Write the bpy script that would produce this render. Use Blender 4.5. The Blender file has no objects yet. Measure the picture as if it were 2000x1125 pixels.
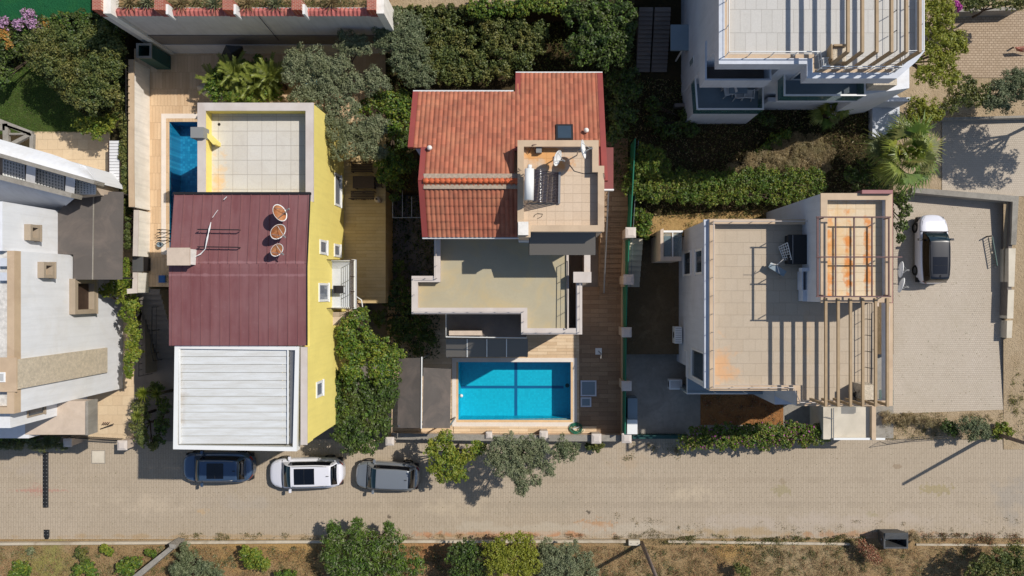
import bpy, math, random
import numpy as np
from mathutils import Vector, Matrix
R = math.radians
S = bpy.context.scene
COL = S.collection
# ---------------------------------------------------------------- camera, sky, sun
H, F, NX, NY = 44.5, 1380.0, 1050.0, 568.0      # drone height, focal length in px of a 2000 px wide frame, point straight below
cam = bpy.data.cameras.new('camera'); camo = bpy.data.objects.new('camera', cam); COL.objects.link(camo)
camo.location = (0, 0, H); cam.sensor_width = 36; cam.lens = F/2000*36
cam.shift_x = -(NX-1000)/2000; cam.shift_y = (NY-562.5)/2000
cam.clip_end = 3000; S.camera = camo
SX, SY = 0.757, 0.4277                           # shadow run per metre of height
w = bpy.data.worlds.new('World'); S.world = w; w.use_nodes = True
nt = w.node_tree; bg = nt.nodes['Background']; sky = nt.nodes.new('ShaderNodeTexSky')
sky.sky_type = 'NISHITA'; sky.sun_disc = False
elev = math.atan2(1, math.hypot(SX, SY)); az = math.atan2(SX, SY)
sky.sun_elevation = elev; sky.sun_rotation = az; sky.air_density = 1.0; sky.dust_density = 0.6
nt.links.new(sky.outputs[0], bg.inputs[0]); bg.inputs[1].default_value = 0.097
sun = bpy.data.lights.new('sun', 'SUN'); suno = bpy.data.objects.new('sun', sun); COL.objects.link(suno)
sun.energy = 4.2; sun.angle = R(0.55); sun.color = (1, 0.945, 0.86)
suno.rotation_euler = Vector((SX, SY, 1)).to_track_quat('Z', 'Y').to_euler(); suno.location = (20, 12, 40)
S.view_settings.view_transform = 'Standard'; S.view_settings.look = 'None'
S.view_settings.exposure = 0.07; S.view_settings.gamma = 1
S.render.resolution_x = 1024; S.render.resolution_y = 576
# ---------------------------------------------------------------- helpers
def W(px, py, z): return Vector(((px-NX)*(H-z)/F, -(py-NY)*(H-z)/F, z))
def wx(px, z): return (px-NX)*(H-z)/F
def wy(py, z): return -(py-NY)*(H-z)/F
def lin(c): return tuple(((v/255)/12.92 if v/255 <= .04045 else ((v/255+.055)/1.055)**2.4) for v in c)
def rootloc(o):
    v = Vector((0, 0, 0))
    while o is not None: v = v+Vector(o.location); o = o.parent
    return v
class MB:
    def __init__(s): s.v = []; s.f = []; s.m = []; s.mi = 0; s.sm = False
    def face(s, pts):
        b = len(s.v); s.v += [tuple(p) for p in pts]; s.f.append(tuple(range(b, b+len(pts)))); s.m.append(s.mi)
    def mesh(s, verts, faces):
        b = len(s.v); s.v += [tuple(p) for p in verts]
        for f in faces: s.f.append(tuple(b+i for i in f)); s.m.append(s.mi)
    def prismw(s, xy, z0, z1, bottom=False):
        a = sum(xy[i][0]*xy[(i+1) % len(xy)][1]-xy[(i+1) % len(xy)][0]*xy[i][1] for i in range(len(xy)))
        if a < 0: xy = xy[::-1]
        n = len(xy); zz1 = z1 if hasattr(z1, '__len__') else [z1]*n
        if a < 0 and hasattr(z1, '__len__'): zz1 = z1[::-1]
        v = [(p[0], p[1], z0) for p in xy]+[(p[0], p[1], q) for p, q in zip(xy, zz1)]
        f = [(i, (i+1) % n, n+(i+1) % n, n+i) for i in range(n)]+[tuple(range(n, 2*n))]
        if bottom: f.append(tuple(range(n-1, -1, -1)))
        s.mesh(v, f)
    def prism(s, pts, z1, z0, bottom=False):      # outline in px at the top height
        s.prismw([tuple(W(x, y, z1)[:2]) for x, y in pts], z0, z1, bottom)
    def pbox(s, x0, y0, x1, y1, z1, z0): s.prism([(x0, y0), (x1, y0), (x1, y1), (x0, y1)], z1, z0, True)
    def box(s, x0, x1, y0, y1, z0, z1): s.prismw([(x0, y0), (x1, y0), (x1, y1), (x0, y1)], z0, z1, True)
    def sheet(s, pts, z): 
        q = [W(x, y, z) for x, y in pts]
        if sum(q[i].x*q[(i+1) % len(q)].y-q[(i+1) % len(q)].x*q[i].y for i in range(len(q))) < 0: q = q[::-1]
        s.face(q)
    def beam(s, a, b, w_, h_, up=(0, 0, 1)):
        a = Vector(a); b = Vector(b); d = (b-a).normalized(); u = Vector(up)
        if abs(d.dot(u)) > .95: u = Vector((1, 0, 0))
        r = d.cross(u).normalized(); u = r.cross(d)
        v = []
        for p in (a, b):
            for i, j in ((-1, -1), (1, -1), (1, 1), (-1, 1)): v.append(p+r*i*w_/2+u*j*h_/2)
        s.mesh(v, [(0, 1, 2, 3), (7, 6, 5, 4), (0, 4, 5, 1), (1, 5, 6, 2), (2, 6, 7, 3), (3, 7, 4, 0)])
    def tube(s, path, r, n=8, cap=True):
        path = [Vector(p) for p in path]; rr = r if hasattr(r, '__len__') else [r]*len(path)
        b = len(s.v); 
        for i, p in enumerate(path):
            d = (path[min(i+1, len(path)-1)]-path[max(i-1, 0)]).normalized()
            u = Vector((0, 0, 1)) if abs(d.z) < .9 else Vector((1, 0, 0))
            x = d.cross(u).normalized(); y = x.cross(d)
            for k in range(n):
                t = 2*math.pi*k/n; s.v.append(tuple(p+(x*math.cos(t)+y*math.sin(t))*rr[i]))
        for i in range(len(path)-1):
            for k in range(n):
                s.f.append((b+i*n+k, b+i*n+(k+1) % n, b+(i+1)*n+(k+1) % n, b+(i+1)*n+k)); s.m.append(s.mi)
        if cap:
            s.f.append(tuple(b+k for k in range(n))[::-1]); s.m.append(s.mi)
            s.f.append(tuple(b+(len(path)-1)*n+k for k in range(n))); s.m.append(s.mi)
    def ring(s, xy, t, z0, z1, t2=0.0):           # closed wall ring, t inward, t2 outward
        a = sum(xy[i][0]*xy[(i+1) % len(xy)][1]-xy[(i+1) % len(xy)][0]*xy[i][1] for i in range(len(xy)))
        if a < 0: xy = xy[::-1]
        i_ = offs(xy, t); o_ = offs(xy, -t2) if t2 else xy; n = len(xy)
        v = [(p[0], p[1], z1) for p in o_]+[(p[0], p[1], z1) for p in i_]+[(p[0], p[1], z0) for p in o_]+[(p[0], p[1], z0) for p in i_]
        f = []
        for k in range(n):
            j = (k+1) % n
            f += [(k, j, n+j, n+k), (2*n+k, 2*n+j, j, k), (3*n+j, 3*n+k, n+k, n+j), (3*n+k, 3*n+j, 2*n+j, 2*n+k)]
        s.mesh(v, f)
    def lathe(s, prof, c=(0, 0, 0), n=16, M=None):
        b = len(s.v); M = M or Matrix()
        for r_, z_ in prof:
            for k in range(n):
                t = 2*math.pi*k/n; s.v.append(tuple(M @ Vector((r_*math.cos(t), r_*math.sin(t), z_))+Vector(c)))
        for i in range(len(prof)-1):
            for k in range(n):
                s.f.append((b+i*n+k, b+i*n+(k+1) % n, b+(i+1)*n+(k+1) % n, b+(i+1)*n+k)); s.m.append(s.mi)
    def grid(s, fn, us, vs):
        b = len(s.v); nv = len(vs)
        for u in us:
            for v in vs: s.v.append(tuple(fn(u, v)))
        for i in range(len(us)-1):
            for j in range(nv-1):
                s.f.append((b+i*nv+j, b+(i+1)*nv+j, b+(i+1)*nv+j+1, b+i*nv+j+1)); s.m.append(s.mi)
    def build(s, name, mats, parent=None, smooth=False, bevel=0):
        me = bpy.data.meshes.new(name); L = rootloc(parent)
        me.from_pydata([(x-L.x, y-L.y, z-L.z) for x, y, z in s.v], [], s.f)
        for m in (mats if isinstance(mats, (list, tuple)) else [mats]): me.materials.append(m)
        me.polygons.foreach_set('material_index', s.m)
        if smooth: me.polygons.foreach_set('use_smooth', [True]*len(s.f))
        me.update(); o = bpy.data.objects.new(name, me); COL.objects.link(o); o.parent = parent
        if bevel:
            b = o.modifiers.new('bevel', 'BEVEL'); b.width = bevel; b.segments = 2; b.limit_method = 'ANGLE'
        return o
def offs(xy, t):
    n = len(xy); out = []
    for i in range(n):
        p, c, q = Vector(xy[i-1]), Vector(xy[i]), Vector(xy[(i+1) % n])
        d1 = (c-p).normalized(); d2 = (q-c).normalized()
        n1 = Vector((-d1.y, d1.x)); n2 = Vector((-d2.y, d2.x)); m = (n1+n2)
        m = m/max(.2, m.dot(n1)); r_ = c+m*t; out.append((r_.x, r_.y))
    return out
def pxy(pts, z): return [tuple(W(x, y, z)[:2]) for x, y in pts]
def tag(o, label=None, cat=None, group=None, kind=None):
    if label: o['label'] = label
    if cat: o['category'] = cat
    if group: o['group'] = group
    if kind: o['kind'] = kind
    return o
def thing(name, label, cat, loc=(0, 0, 0), group=None):
    o = bpy.data.objects.new(name, None); COL.objects.link(o); o.location = loc; o.empty_display_size = .2
    return tag(o, label, cat, group)
def struct(name, b, m, **k): return tag(b.build(name, m, **k), kind='structure')
def copy_tree(o, parent=None):
    c = o.copy(); COL.objects.link(c); c.parent = parent
    for ch in list(o.children): copy_tree(ch, c)
    return c
# ---------------------------------------------------------------- materials
def newmat(name):
    m = bpy.data.materials.new(name); m.use_nodes = True; n = m.node_tree
    return m, n, n.nodes['Principled BSDF']
def N(n, t, **k):
    x = n.nodes.new('ShaderNode'+t)
    for a, b in k.items(): setattr(x, a, b)
    return x
def mixc(n, fac, a, b, mode='MIX'):
    m = N(n, 'Mix', data_type='RGBA', blend_type=mode)
    for sck, v in ((m.inputs[0], fac), (m.inputs[6], a), (m.inputs[7], b)):
        if hasattr(v, 'is_output'): n.links.new(v, sck)
        elif isinstance(v, (int, float)): sck.default_value = v
        else: sck.default_value = (*v[:3], 1)
    return m.outputs[2]
def ma(n, op, a, b=0.0, c=None, clamp=False):
    m = N(n, 'Math', operation=op); m.use_clamp = clamp
    for i, v in enumerate((a, b, c)):
        if v is None: continue
        if hasattr(v, 'is_output'): n.links.new(v, m.inputs[i])
        else: m.inputs[i].default_value = v
    return m.outputs[0]
def noise(n, vec, scale, detail=4, rough=.55, lo=.35, hi=.65, dist=0):
    t = N(n, 'TexNoise'); t.inputs['Scale'].default_value = scale; t.inputs['Detail'].default_value = detail
    t.inputs['Roughness'].default_value = rough; t.inputs['Distortion'].default_value = dist
    n.links.new(vec, t.inputs['Vector'])
    r_ = N(n, 'MapRange'); r_.inputs[1].default_value = lo; r_.inputs[2].default_value = hi
    n.links.new(t.outputs[0], r_.inputs[0]); return r_.outputs[0]
def pos(n, obj=False):
    if obj: return N(n, 'TexCoord').outputs['Object']
    return N(n, 'NewGeometry').outputs['Position']
def stain(n, P, px, py, rx, ry, z, soft=1.0, amp=.5, ns=1.5):       # an irregular stain of its own shape, px coords
    c = W(px, py, z); k = (H-z)/F; rx *= k; ry *= k
    s_ = N(n, 'SeparateXYZ'); n.links.new(P, s_.inputs[0])
    dx = ma(n, 'MULTIPLY', ma(n, 'SUBTRACT', s_.outputs[0], c.x), 1/rx); dy = ma(n, 'MULTIPLY', ma(n, 'SUBTRACT', s_.outputs[1], c.y), 1/ry)
    d = ma(n, 'SQRT', ma(n, 'ADD', ma(n, 'MULTIPLY', dx, dx), ma(n, 'MULTIPLY', dy, dy)))
    d = ma(n, 'ADD', d, ma(n, 'MULTIPLY', ma(n, 'SUBTRACT', noise(n, P, ns, 4, .6, .3, .7), .5), amp))
    return ma(n, 'MULTIPLY', ma(n, 'SUBTRACT', 1.0, d), 1/soft, clamp=True)
def bump(n, bs, h, dist, strength=1.0):
    b = N(n, 'Bump'); b.inputs['Distance'].default_value = dist; b.inputs['Strength'].default_value = strength
    n.links.new(h, b.inputs['Height']); n.links.new(b.outputs[0], bs.inputs['Normal'])
def plain(name, c, rough=.6, var=.12, scale=1.2, metal=0, coat=0, fine=30, bmp=.0, dirt=None, dirtamt=.4, obj=False, spec=.5, streak=0):
    m, n, bs = newmat(name); P = pos(n, obj)
    c = lin(c) if max(c) > 1 else c
    a = mixc(n, noise(n, P, scale, 5), tuple(v*(1-var) for v in c), tuple(min(1, v*(1+var)) for v in c))
    a = mixc(n, ma(n, 'MULTIPLY', noise(n, P, fine, 2), .5), a, tuple(v*(1-var*1.2) for v in c))
    if dirt:
        a = mixc(n, ma(n, 'MULTIPLY', noise(n, P, .55, 8, .65, .48, .72, 1.0), dirtamt), a, lin(dirt))
    if streak:      # rain streaks running down the wall
        mp = N(n, 'Mapping'); mp.inputs['Scale'].default_value = (3.2, 3.2, .22); n.links.new(P, mp.inputs[0])
        a = mixc(n, ma(n, 'MULTIPLY', noise(n, mp.outputs[0], 1.3, 6, .65, .46, .75), streak), a, tuple(x*.62 for x in c))
    n.links.new(a, bs.inputs['Base Color']); bs.inputs['Roughness'].default_value = rough
    bs.inputs['Metallic'].default_value = metal; bs.inputs['Coat Weight'].default_value = coat; bs.inputs['Specular IOR Level'].default_value = spec
    bs.inputs['Coat Roughness'].default_value = .04
    if bmp: bump(n, bs, noise(n, P, fine, 4), bmp)
    return m
def tiles(name, c1, c2, mort, tw, th, msize=.012, rough=.7, rot=0, off=.5, stains=(), big=.25, bscale=.35, bcol=None, smooth=.15, z=0, extra=None, fine=.15):
    m, n, bs = newmat(name); P = pos(n)
    v = P
    if rot:
        mp = N(n, 'Mapping'); mp.inputs['Rotation'].default_value = (0, 0, R(rot)); n.links.new(P, mp.inputs['Vector']); v = mp.outputs[0]
    b = N(n, 'TexBrick'); b.offset = off; n.links.new(v, b.inputs['Vector'])
    for k, q in (('Scale', 1), ('Mortar Size', msize), ('Mortar Smooth', smooth), ('Bias', 0), ('Brick Width', tw), ('Row Height', th)): b.inputs[k].default_value = q
    for k, q in (('Color1', c1), ('Color2', c2), ('Mortar', mort)): b.inputs[k].default_value = (*lin(q), 1)
    a = b.outputs[0]
    bc = lin(bcol) if bcol else tuple(x*.75 for x in lin(c1))
    a = mixc(n, ma(n, 'MULTIPLY', noise(n, P, bscale, 8, .62, .35, .7, .6), big), a, bc)
    a = mixc(n, ma(n, 'MULTIPLY', noise(n, P, 14, 5), fine), a, tuple(x*.55 for x in lin(c1)))
    for (px, py, rx, ry, col, amt, soft, ns) in stains:
        a = mixc(n, ma(n, 'MULTIPLY', stain(n, P, px, py, rx, ry, z, soft, 1.5, ns), amt), a, lin(col))
    a = mixc(n, ma(n, 'MULTIPLY', noise(n, P, 1.7, 9, .72, .52, .78, 1.2), .3 if big < .4 else .4), a, tuple(x*.72 for x in bc))
    n.links.new(a, bs.inputs['Base Color']); bs.inputs['Roughness'].default_value = rough; bs.inputs['Specular IOR Level'].default_value = .3
    bump(n, bs, b.outputs['Fac'], -.008)
    return m
def leafmat(name, c1, c2, c3=None, trans=.25, rough=.5):
    m, n, bs = newmat(name); P = pos(n); g = N(n, 'NewGeometry'); rnd = g.outputs['Random Per Island']
    a = mixc(n, rnd, c1, c2)
    if c3: a = mixc(n, ma(n, 'MULTIPLY', noise(n, P, .9, 4, .6, .42, .66), .75), a, c3)
    a = mixc(n, ma(n, 'MULTIPLY', noise(n, P, 2.2, 3, .5, .5, .7), .4), a, tuple(x*.5 for x in c1))
    n.links.new(a, bs.inputs['Base Color']); bs.inputs['Roughness'].default_value = rough; bs.inputs['Specular IOR Level'].default_value = .35
    tr = N(n, 'BsdfTranslucent'); mx = N(n, 'MixShader'); mx.inputs[0].default_value = trans
    n.links.new(mixc(n, .5, a, tuple(min(1, x*1.6) for x in c2)), tr.inputs[0])
    n.links.new(bs.outputs[0], mx.inputs[1]); n.links.new(tr.outputs[0], mx.inputs[2])
    n.links.new(mx.outputs[0], n.nodes['Material Output'].inputs[0]); return m
def glassy(name, tint, alpha=.5, rough=.06):
    m, n, bs = newmat(name); bs.inputs['Base Color'].default_value = (*lin(tint), 1); bs.inputs['Roughness'].default_value = rough
    bs.inputs['Alpha'].default_value = alpha; bs.inputs['Specular IOR Level'].default_value = .7; return m
def soilmat(name, cols, scales=(.25, .9, 3.5), z=0, stains=()):
    m, n, bs = newmat(name); P = pos(n); a = lin(cols[0]); a = mixc(n, noise(n, P, scales[0], 7, .65, .38, .62, .5), a, lin(cols[1]))
    a = mixc(n, ma(n, 'MULTIPLY', noise(n, P, scales[1], 8, .7, .5, .72, .8), .8), a, lin(cols[2]))
    a = mixc(n, ma(n, 'MULTIPLY', noise(n, P, scales[2], 8, .75, .5, .75), .7), a, lin(cols[3]))
    a = mixc(n, ma(n, 'MULTIPLY', noise(n, P, 18, 6, .7, .45, .75), .5), a, tuple(x*.45 for x in lin(cols[0])))
    for (px, py, rx, ry, col, amt, soft, ns) in stains:
        a = mixc(n, ma(n, 'MULTIPLY', stain(n, P, px, py, rx, ry, z, soft, .8, ns), amt), a, lin(col))
    n.links.new(a, bs.inputs['Base Color']); bs.inputs['Roughness'].default_value = .95; bs.inputs['Specular IOR Level'].default_value = .1
    bump(n, bs, noise(n, P, 9, 8, .7, .2, .8), .06); return m
M = {}
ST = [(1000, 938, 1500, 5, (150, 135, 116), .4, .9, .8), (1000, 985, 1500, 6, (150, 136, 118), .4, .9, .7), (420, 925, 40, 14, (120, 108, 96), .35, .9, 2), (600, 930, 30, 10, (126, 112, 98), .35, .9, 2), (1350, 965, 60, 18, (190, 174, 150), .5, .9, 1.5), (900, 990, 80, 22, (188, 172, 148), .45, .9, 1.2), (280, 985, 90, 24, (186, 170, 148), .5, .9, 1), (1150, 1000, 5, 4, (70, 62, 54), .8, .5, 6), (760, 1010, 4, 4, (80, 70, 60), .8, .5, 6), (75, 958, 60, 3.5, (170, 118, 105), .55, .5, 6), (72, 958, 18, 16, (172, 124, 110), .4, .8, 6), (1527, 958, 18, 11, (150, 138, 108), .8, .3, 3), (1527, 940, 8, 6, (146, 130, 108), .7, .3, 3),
      (1828, 955, 32, 12, (152, 138, 104), .8, .3, 3), (1752, 910, 8, 6, (140, 122, 100), .7, .3, 3), (1700, 1006, 14, 6, (152, 140, 110), .7, .4, 3), (398, 999, 12, 6, (184, 152, 110), .5, .6, 3),
      (1990, 975, 60, 55, (146, 139, 130), .5, .7, 1), (1165, 1025, 38, 12, (172, 130, 92), .7, .3, 3), (1000, 1043, 210, 7, (178, 128, 92), .8, .5, 1.2), (560, 1048, 500, 5, (160, 134, 98), .6, .6, 1.0),
      (1100, 1032, 300, 12, (176, 164, 146), .7, .5, .8), (1620, 1018, 260, 20, (172, 158, 142), .8, .7, .8), (1450, 1040, 150, 10, (160, 136, 100), .6, .7, 1.5), (1700, 1045, 160, 8, (160, 120, 86), .7, .6, 1.5),
      (465, 983, 70, 22, (166, 156, 144), .35, .9, 1), (1060, 980, 180, 30, (156, 144, 126), .4, .8, .8), (1230, 900, 45, 30, (170, 148, 122), .45, .9, 1.5), (60, 915, 60, 20, (162, 150, 138), .4, .8, 1.5)]
M['street'] = tiles('street_pavers', (173, 158, 138), (178, 163, 143), (161, 146, 127), .62, .155, .013, .85, stains=ST, big=.45, bscale=.16, bcol=(158, 143, 122), fine=.3, rot=90)
M['parking'] = tiles('parking_setts', (184, 171, 155), (190, 178, 162), (176, 163, 147), .13, .13, .010, .85, big=.35, bscale=.4, bcol=(170, 158, 138), fine=.2)
M['brickpave'] = tiles('courtyard_setts', (168, 148, 124), (184, 164, 140), (132, 112, 92), .24, .15, .018, .85, big=.3, bscale=.4, bcol=(150, 126, 102), fine=.3)
M['woodtile'] = tiles('patio_planks', (196, 166, 132), (212, 184, 150), (176, 146, 114), .20, 1.0, .006, .6, big=.25, bscale=.5, bcol=(180, 146, 112), fine=.12)
M['sidetile'] = tiles('side_yard_planks', (196, 170, 124), (208, 184, 142), (172, 146, 106), 1.2, .20, .006, .65, big=.35, bscale=.6, bcol=(160, 134, 92), fine=.2)
M['decktile'] = tiles('pool_deck_planks', (202, 174, 140), (226, 202, 170), (176, 148, 116), 1.2, .2, .006, .6, big=.25, bscale=.8, bcol=(184, 150, 112), fine=.15)
M['pathtile'] = tiles('path_planks', (138, 112, 88), (162, 136, 108), (112, 90, 70), 1.1, .28, .006, .7, big=.35, bscale=1, bcol=(122, 98, 78), fine=.25)
M['beigepave'] = tiles('beige_paving', (202, 178, 146), (210, 188, 156), (190, 166, 134), .6, .6, .006, .8, big=.2, bscale=.6, bcol=(186, 160, 128))
M['terrace1'] = tiles('pale_terrace_slabs', (198, 193, 184), (206, 202, 194), (166, 158, 148), .76, .76, .010, .7, off=0, big=.3, bscale=.8, bcol=(188, 178, 164), z=8.4, stains=[(412, 350, 18, 60, (216, 176, 120), .7, .9, 2), (600, 378, 90, 14, (180, 150, 120), .3, .8, 3)])
M['terrace2'] = plain('olive_terrace', (168, 159, 134), .8, .05, .8, fine=8, dirt=(186, 164, 118), dirtamt=.6)
M['terrace3'] = tiles('house_terrace_tiles', (176, 160, 139), (180, 165, 145), (170, 154, 134), .62, .62, .006, .75, off=.5, big=.35, bscale=1.2, bcol=(190, 174, 154), z=8.3, stains=[(1405, 725, 42, 55, (208, 156, 106), .7, .8, 1.2), (1575, 660, 9, 120, (196, 160, 120), .3, 1, 2)])
M['terrace3'].name = 'terrace_tiles'
M['box3'] = tiles('rusty_roof_tiles', (208, 188, 158), (214, 195, 166), (196, 172, 138), .44, .44, .01, .75, off=0, big=.2, bscale=1, bcol=(206, 180, 140), z=10.4,
    stains=[(1621, 510, 10, 105, (204, 130, 62), .9, .7, 2.2), (1658, 505, 9, 100, (206, 122, 50), .95, .7, 2.2), (1697, 500, 10, 100, (208, 132, 64), .9, .7, 2.2), (1640, 480, 40, 90, (216, 172, 110), .5, .9, 2)])
M['pent2'] = tiles('beige_roof_tiles', (198, 176, 152), (204, 183, 160), (188, 165, 140), .42, .42, .007, .75, off=0, big=.2, bscale=1, bcol=(212, 188, 158), z=10.9, stains=[(1060, 300, 60, 40, (212, 152, 84), .85, .8, 1.6), (1095, 325, 25, 14, (206, 138, 72), .8, .8, 2)])
M['terrace4'] = tiles('white_roof_planks', (186, 183, 177), (193, 190, 185), (172, 167, 160), .5, 1.1, .01, .7, rot=0, off=.5, big=.3, bscale=.5, bcol=(178, 174, 168))
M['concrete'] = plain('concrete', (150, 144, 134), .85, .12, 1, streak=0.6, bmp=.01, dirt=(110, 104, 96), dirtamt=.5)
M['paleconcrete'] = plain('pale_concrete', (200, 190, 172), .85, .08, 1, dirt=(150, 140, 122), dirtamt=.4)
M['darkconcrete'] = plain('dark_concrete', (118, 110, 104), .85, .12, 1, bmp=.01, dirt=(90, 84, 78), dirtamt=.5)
M['beige'] = plain('beige_render', (196, 178, 160), .8, .06, 1.5, streak=0.3, dirt=(168, 148, 128), dirtamt=.5)
M['cap'] = plain('pinkish_coping', (196, 186, 178), .7, .06, 1.5, dirt=(172, 154, 140), dirtamt=.4)
M['tancap'] = plain('tan_coping', (190, 166, 138), .7, .07, 1.5, dirt=(160, 134, 108), dirtamt=.5)
M['yellow'] = plain('yellow_render', (232, 214, 122), .85, .035, .8, streak=0.22, fine=4, dirt=(222, 202, 112), dirtamt=.35)
M['white'] = plain('white_render', (218, 219, 222), .85, .03, .8, streak=0.3, fine=5, dirt=(196, 190, 180), dirtamt=.35)
M['whitewall'] = plain('weathered_white_wall', (228, 223, 215), .85, .05, 1.2, streak=0.6, dirt=(190, 182, 168), dirtamt=.5)
M['bluewhite'] = plain('bluish_white_render', (196, 200, 208), .85, .04, .8, streak=0.3, dirt=(170, 170, 172), dirtamt=.4)
M['tan'] = plain('tan_stucco', (206, 192, 170), .9, .16, 6, fine=22, bmp=.02)
M['brown'] = plain('brown_window_surround', (158, 143, 124), .8, .08)
M['paint'] = plain('white_paint', (220, 220, 218), .5, .03)
M['metal'] = plain('grey_metal', (150, 150, 150), .4, .06, metal=.8)
M['darkmetal'] = plain('dark_metal', (40, 38, 40), .5, .1, metal=.3)
M['rust'] = plain('rusty_frame_paint', (86, 52, 52), .6, .2, 5)
M['rustdish'] = plain('rusted_dish', (158, 96, 54), .8, .35, 4, fine=25, dirt=(196, 150, 110), dirtamt=.8)
M['pergola'] = plain('pergola_timber', (160, 136, 104), .7, .1, 3, fine=20)
M['green'] = plain('green_mesh', (14, 104, 78), .6, .1)
M['darkgreen'] = plain('dark_green_sheet', (18, 70, 66), .5, .15)
M['black'] = plain('black_rubber', (26, 26, 28), .7, .1)
M['grey'] = plain('grey_plastic', (130, 130, 128), .6, .05)
M['screen'] = plain('dark_shade_cloth', (88, 82, 78), .85, .10, 1.0, fine=40, dirt=(116, 104, 96), dirtamt=.7)
M['screen'].name = 'shade_cloth'
M['brick'] = tiles('red_brick', (150, 70, 56), (176, 92, 72), (190, 160, 140), .2, .07, .012)
M['redcap'] = None
M['wood'] = plain('dark_wood', (62, 46, 38), .6, .2, 5)
M['pole'] = plain('weathered_pole', (120, 106, 98), .85, .2, 6)
M['bark'] = plain('bark', (78, 64, 50), .9, .3, 6, bmp=.02)
M['redroof'] = plain('dark_red_sheet', (124, 58, 54), .55, .06)
M['glass'] = plain('window_glass', (52, 66, 78), .08, .1, spec=.9)
M['bluefloor'] = plain('blue_grey_floor', (120, 136, 146), .6, .06)
M['greenglass'] = glassy('green_glass', (60, 110, 104), .45)
M['clearglass'] = glassy('clear_glass', (150, 170, 176), .28)
M['smoke'] = glassy('smoked_panel', (104, 99, 92), .95, .35); M['blockglass'] = plain('block_glass', (138, 146, 146), .15, .1, spec=.8); M['pale_pane'] = plain('pale_window_pane', (112, 118, 130), .12, .1, spec=.8)
M['water_heater'] = plain('heater_white', (222, 222, 220), .3, .02)
M['tubes'] = plain('collector_tubes', (58, 52, 60), .15, .2, spec=.9)
M['orangetop'] = plain('orange_plastic', (196, 74, 34), .6)
M['turquoise'] = plain('turquoise_plastic', (60, 130, 150), .5)
M['blue'] = plain('blue_plastic', (30, 90, 150), .5)
M['mauve'] = plain('mauve_trim', (150, 100, 100), .7, .08)
M['whitesheet'] = plain('white_corrugated', (214, 214, 216), .5, .05)
M['drysoil'] = soilmat('dry_brown_soil', [(118, 100, 78), (104, 88, 66), (136, 118, 92), (88, 78, 54)])
M['kerbstone'] = plain('kerbstone', (186, 174, 154), .9, .12, 2.5, fine=14, dirt=(140, 122, 96), dirtamt=.8)
M['turf'] = soilmat('green_turf', [(34, 92, 58), (28, 84, 52), (44, 100, 56), (26, 74, 48)])
M['lawn'] = soilmat('lawn', [(74, 92, 44), (64, 84, 38), (92, 102, 56), (50, 70, 32)])
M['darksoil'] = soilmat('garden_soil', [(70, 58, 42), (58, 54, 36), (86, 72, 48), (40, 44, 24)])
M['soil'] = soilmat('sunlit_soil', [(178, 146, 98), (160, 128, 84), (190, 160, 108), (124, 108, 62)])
M['orangesoil'] = soilmat('orange_soil', [(160, 112, 70), (142, 98, 60), (172, 126, 80), (120, 84, 50)])
M['verge'] = soilmat('dry_verge', [(160, 136, 100), (150, 122, 88), (170, 150, 118), (122, 108, 72)], (.12, .6, 2.5), 0,
    [(90, 1100, 75, 60, (138, 136, 76), .8, .8, 1), (600, 1070, 300, 60, (176, 140, 84), .6, .8, .6), (860, 1090, 160, 60, (164, 112, 72), .7, .8, .8), (1560, 1090, 180, 50, (158, 142, 112), .7, .8, .7), (1440, 1080, 60, 30, (172, 136, 80), .7, .8, 1)])
M['dirt'] = soilmat('pale_dirt', [(172, 152, 124), (182, 162, 134), (160, 138, 108), (146, 128, 98)])
# street-pavers keep their own colour; metal roof with faint bands across its fold
def roofmat():
    m, n, bs = newmat('maroon_sheet'); P = pos(n)
    mp = N(n, 'Mapping'); mp.inputs['Scale'].default_value = (3, .35, 1); n.links.new(P, mp.inputs[0])
    a = mixc(n, noise(n, mp.outputs[0], 1.2, 6, .6, .3, .7), lin((110, 66, 67)), lin((126, 84, 84)))
    a = mixc(n, ma(n, 'MULTIPLY', noise(n, P, .5, 6, .6, .4, .7), .5), a, lin((132, 98, 98)))
    a = mixc(n, ma(n, 'MULTIPLY', noise(n, P, 6, 8, .75, .58, .75), .35), a, lin((152, 124, 120)))
    for py in (512, 537): a = mixc(n, ma(n, 'MULTIPLY', stain(n, P, 465, py, 900, 3.0, 9.6, .8, 1.2, 2.5), .45), a, lin((158, 120, 122)))
    n.links.new(a, bs.inputs['Base Color']); bs.inputs['Roughness'].default_value = .45; return m
M['maroon'] = roofmat()
def canopymat():
    m, n, bs = newmat('white_canopy_sheet'); P = pos(n)
    mp = N(n, 'Mapping'); mp.inputs['Scale'].default_value = (.5, 4, 1); n.links.new(P, mp.inputs[0])
    a = mixc(n, noise(n, mp.outputs[0], 1.5, 6, .65, .35, .75), lin((206, 208, 208)), lin((186, 184, 178)))
    a = mixc(n, ma(n, 'MULTIPLY', stain(n, P, 352, 770, 30, 130, 8.2, .9, .8, 2), .75), a, lin((166, 154, 138)))
    n.links.new(a, bs.inputs['Base Color']); bs.inputs['Roughness'].default_value = .5; return m
M['canopy'] = canopymat()
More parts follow.
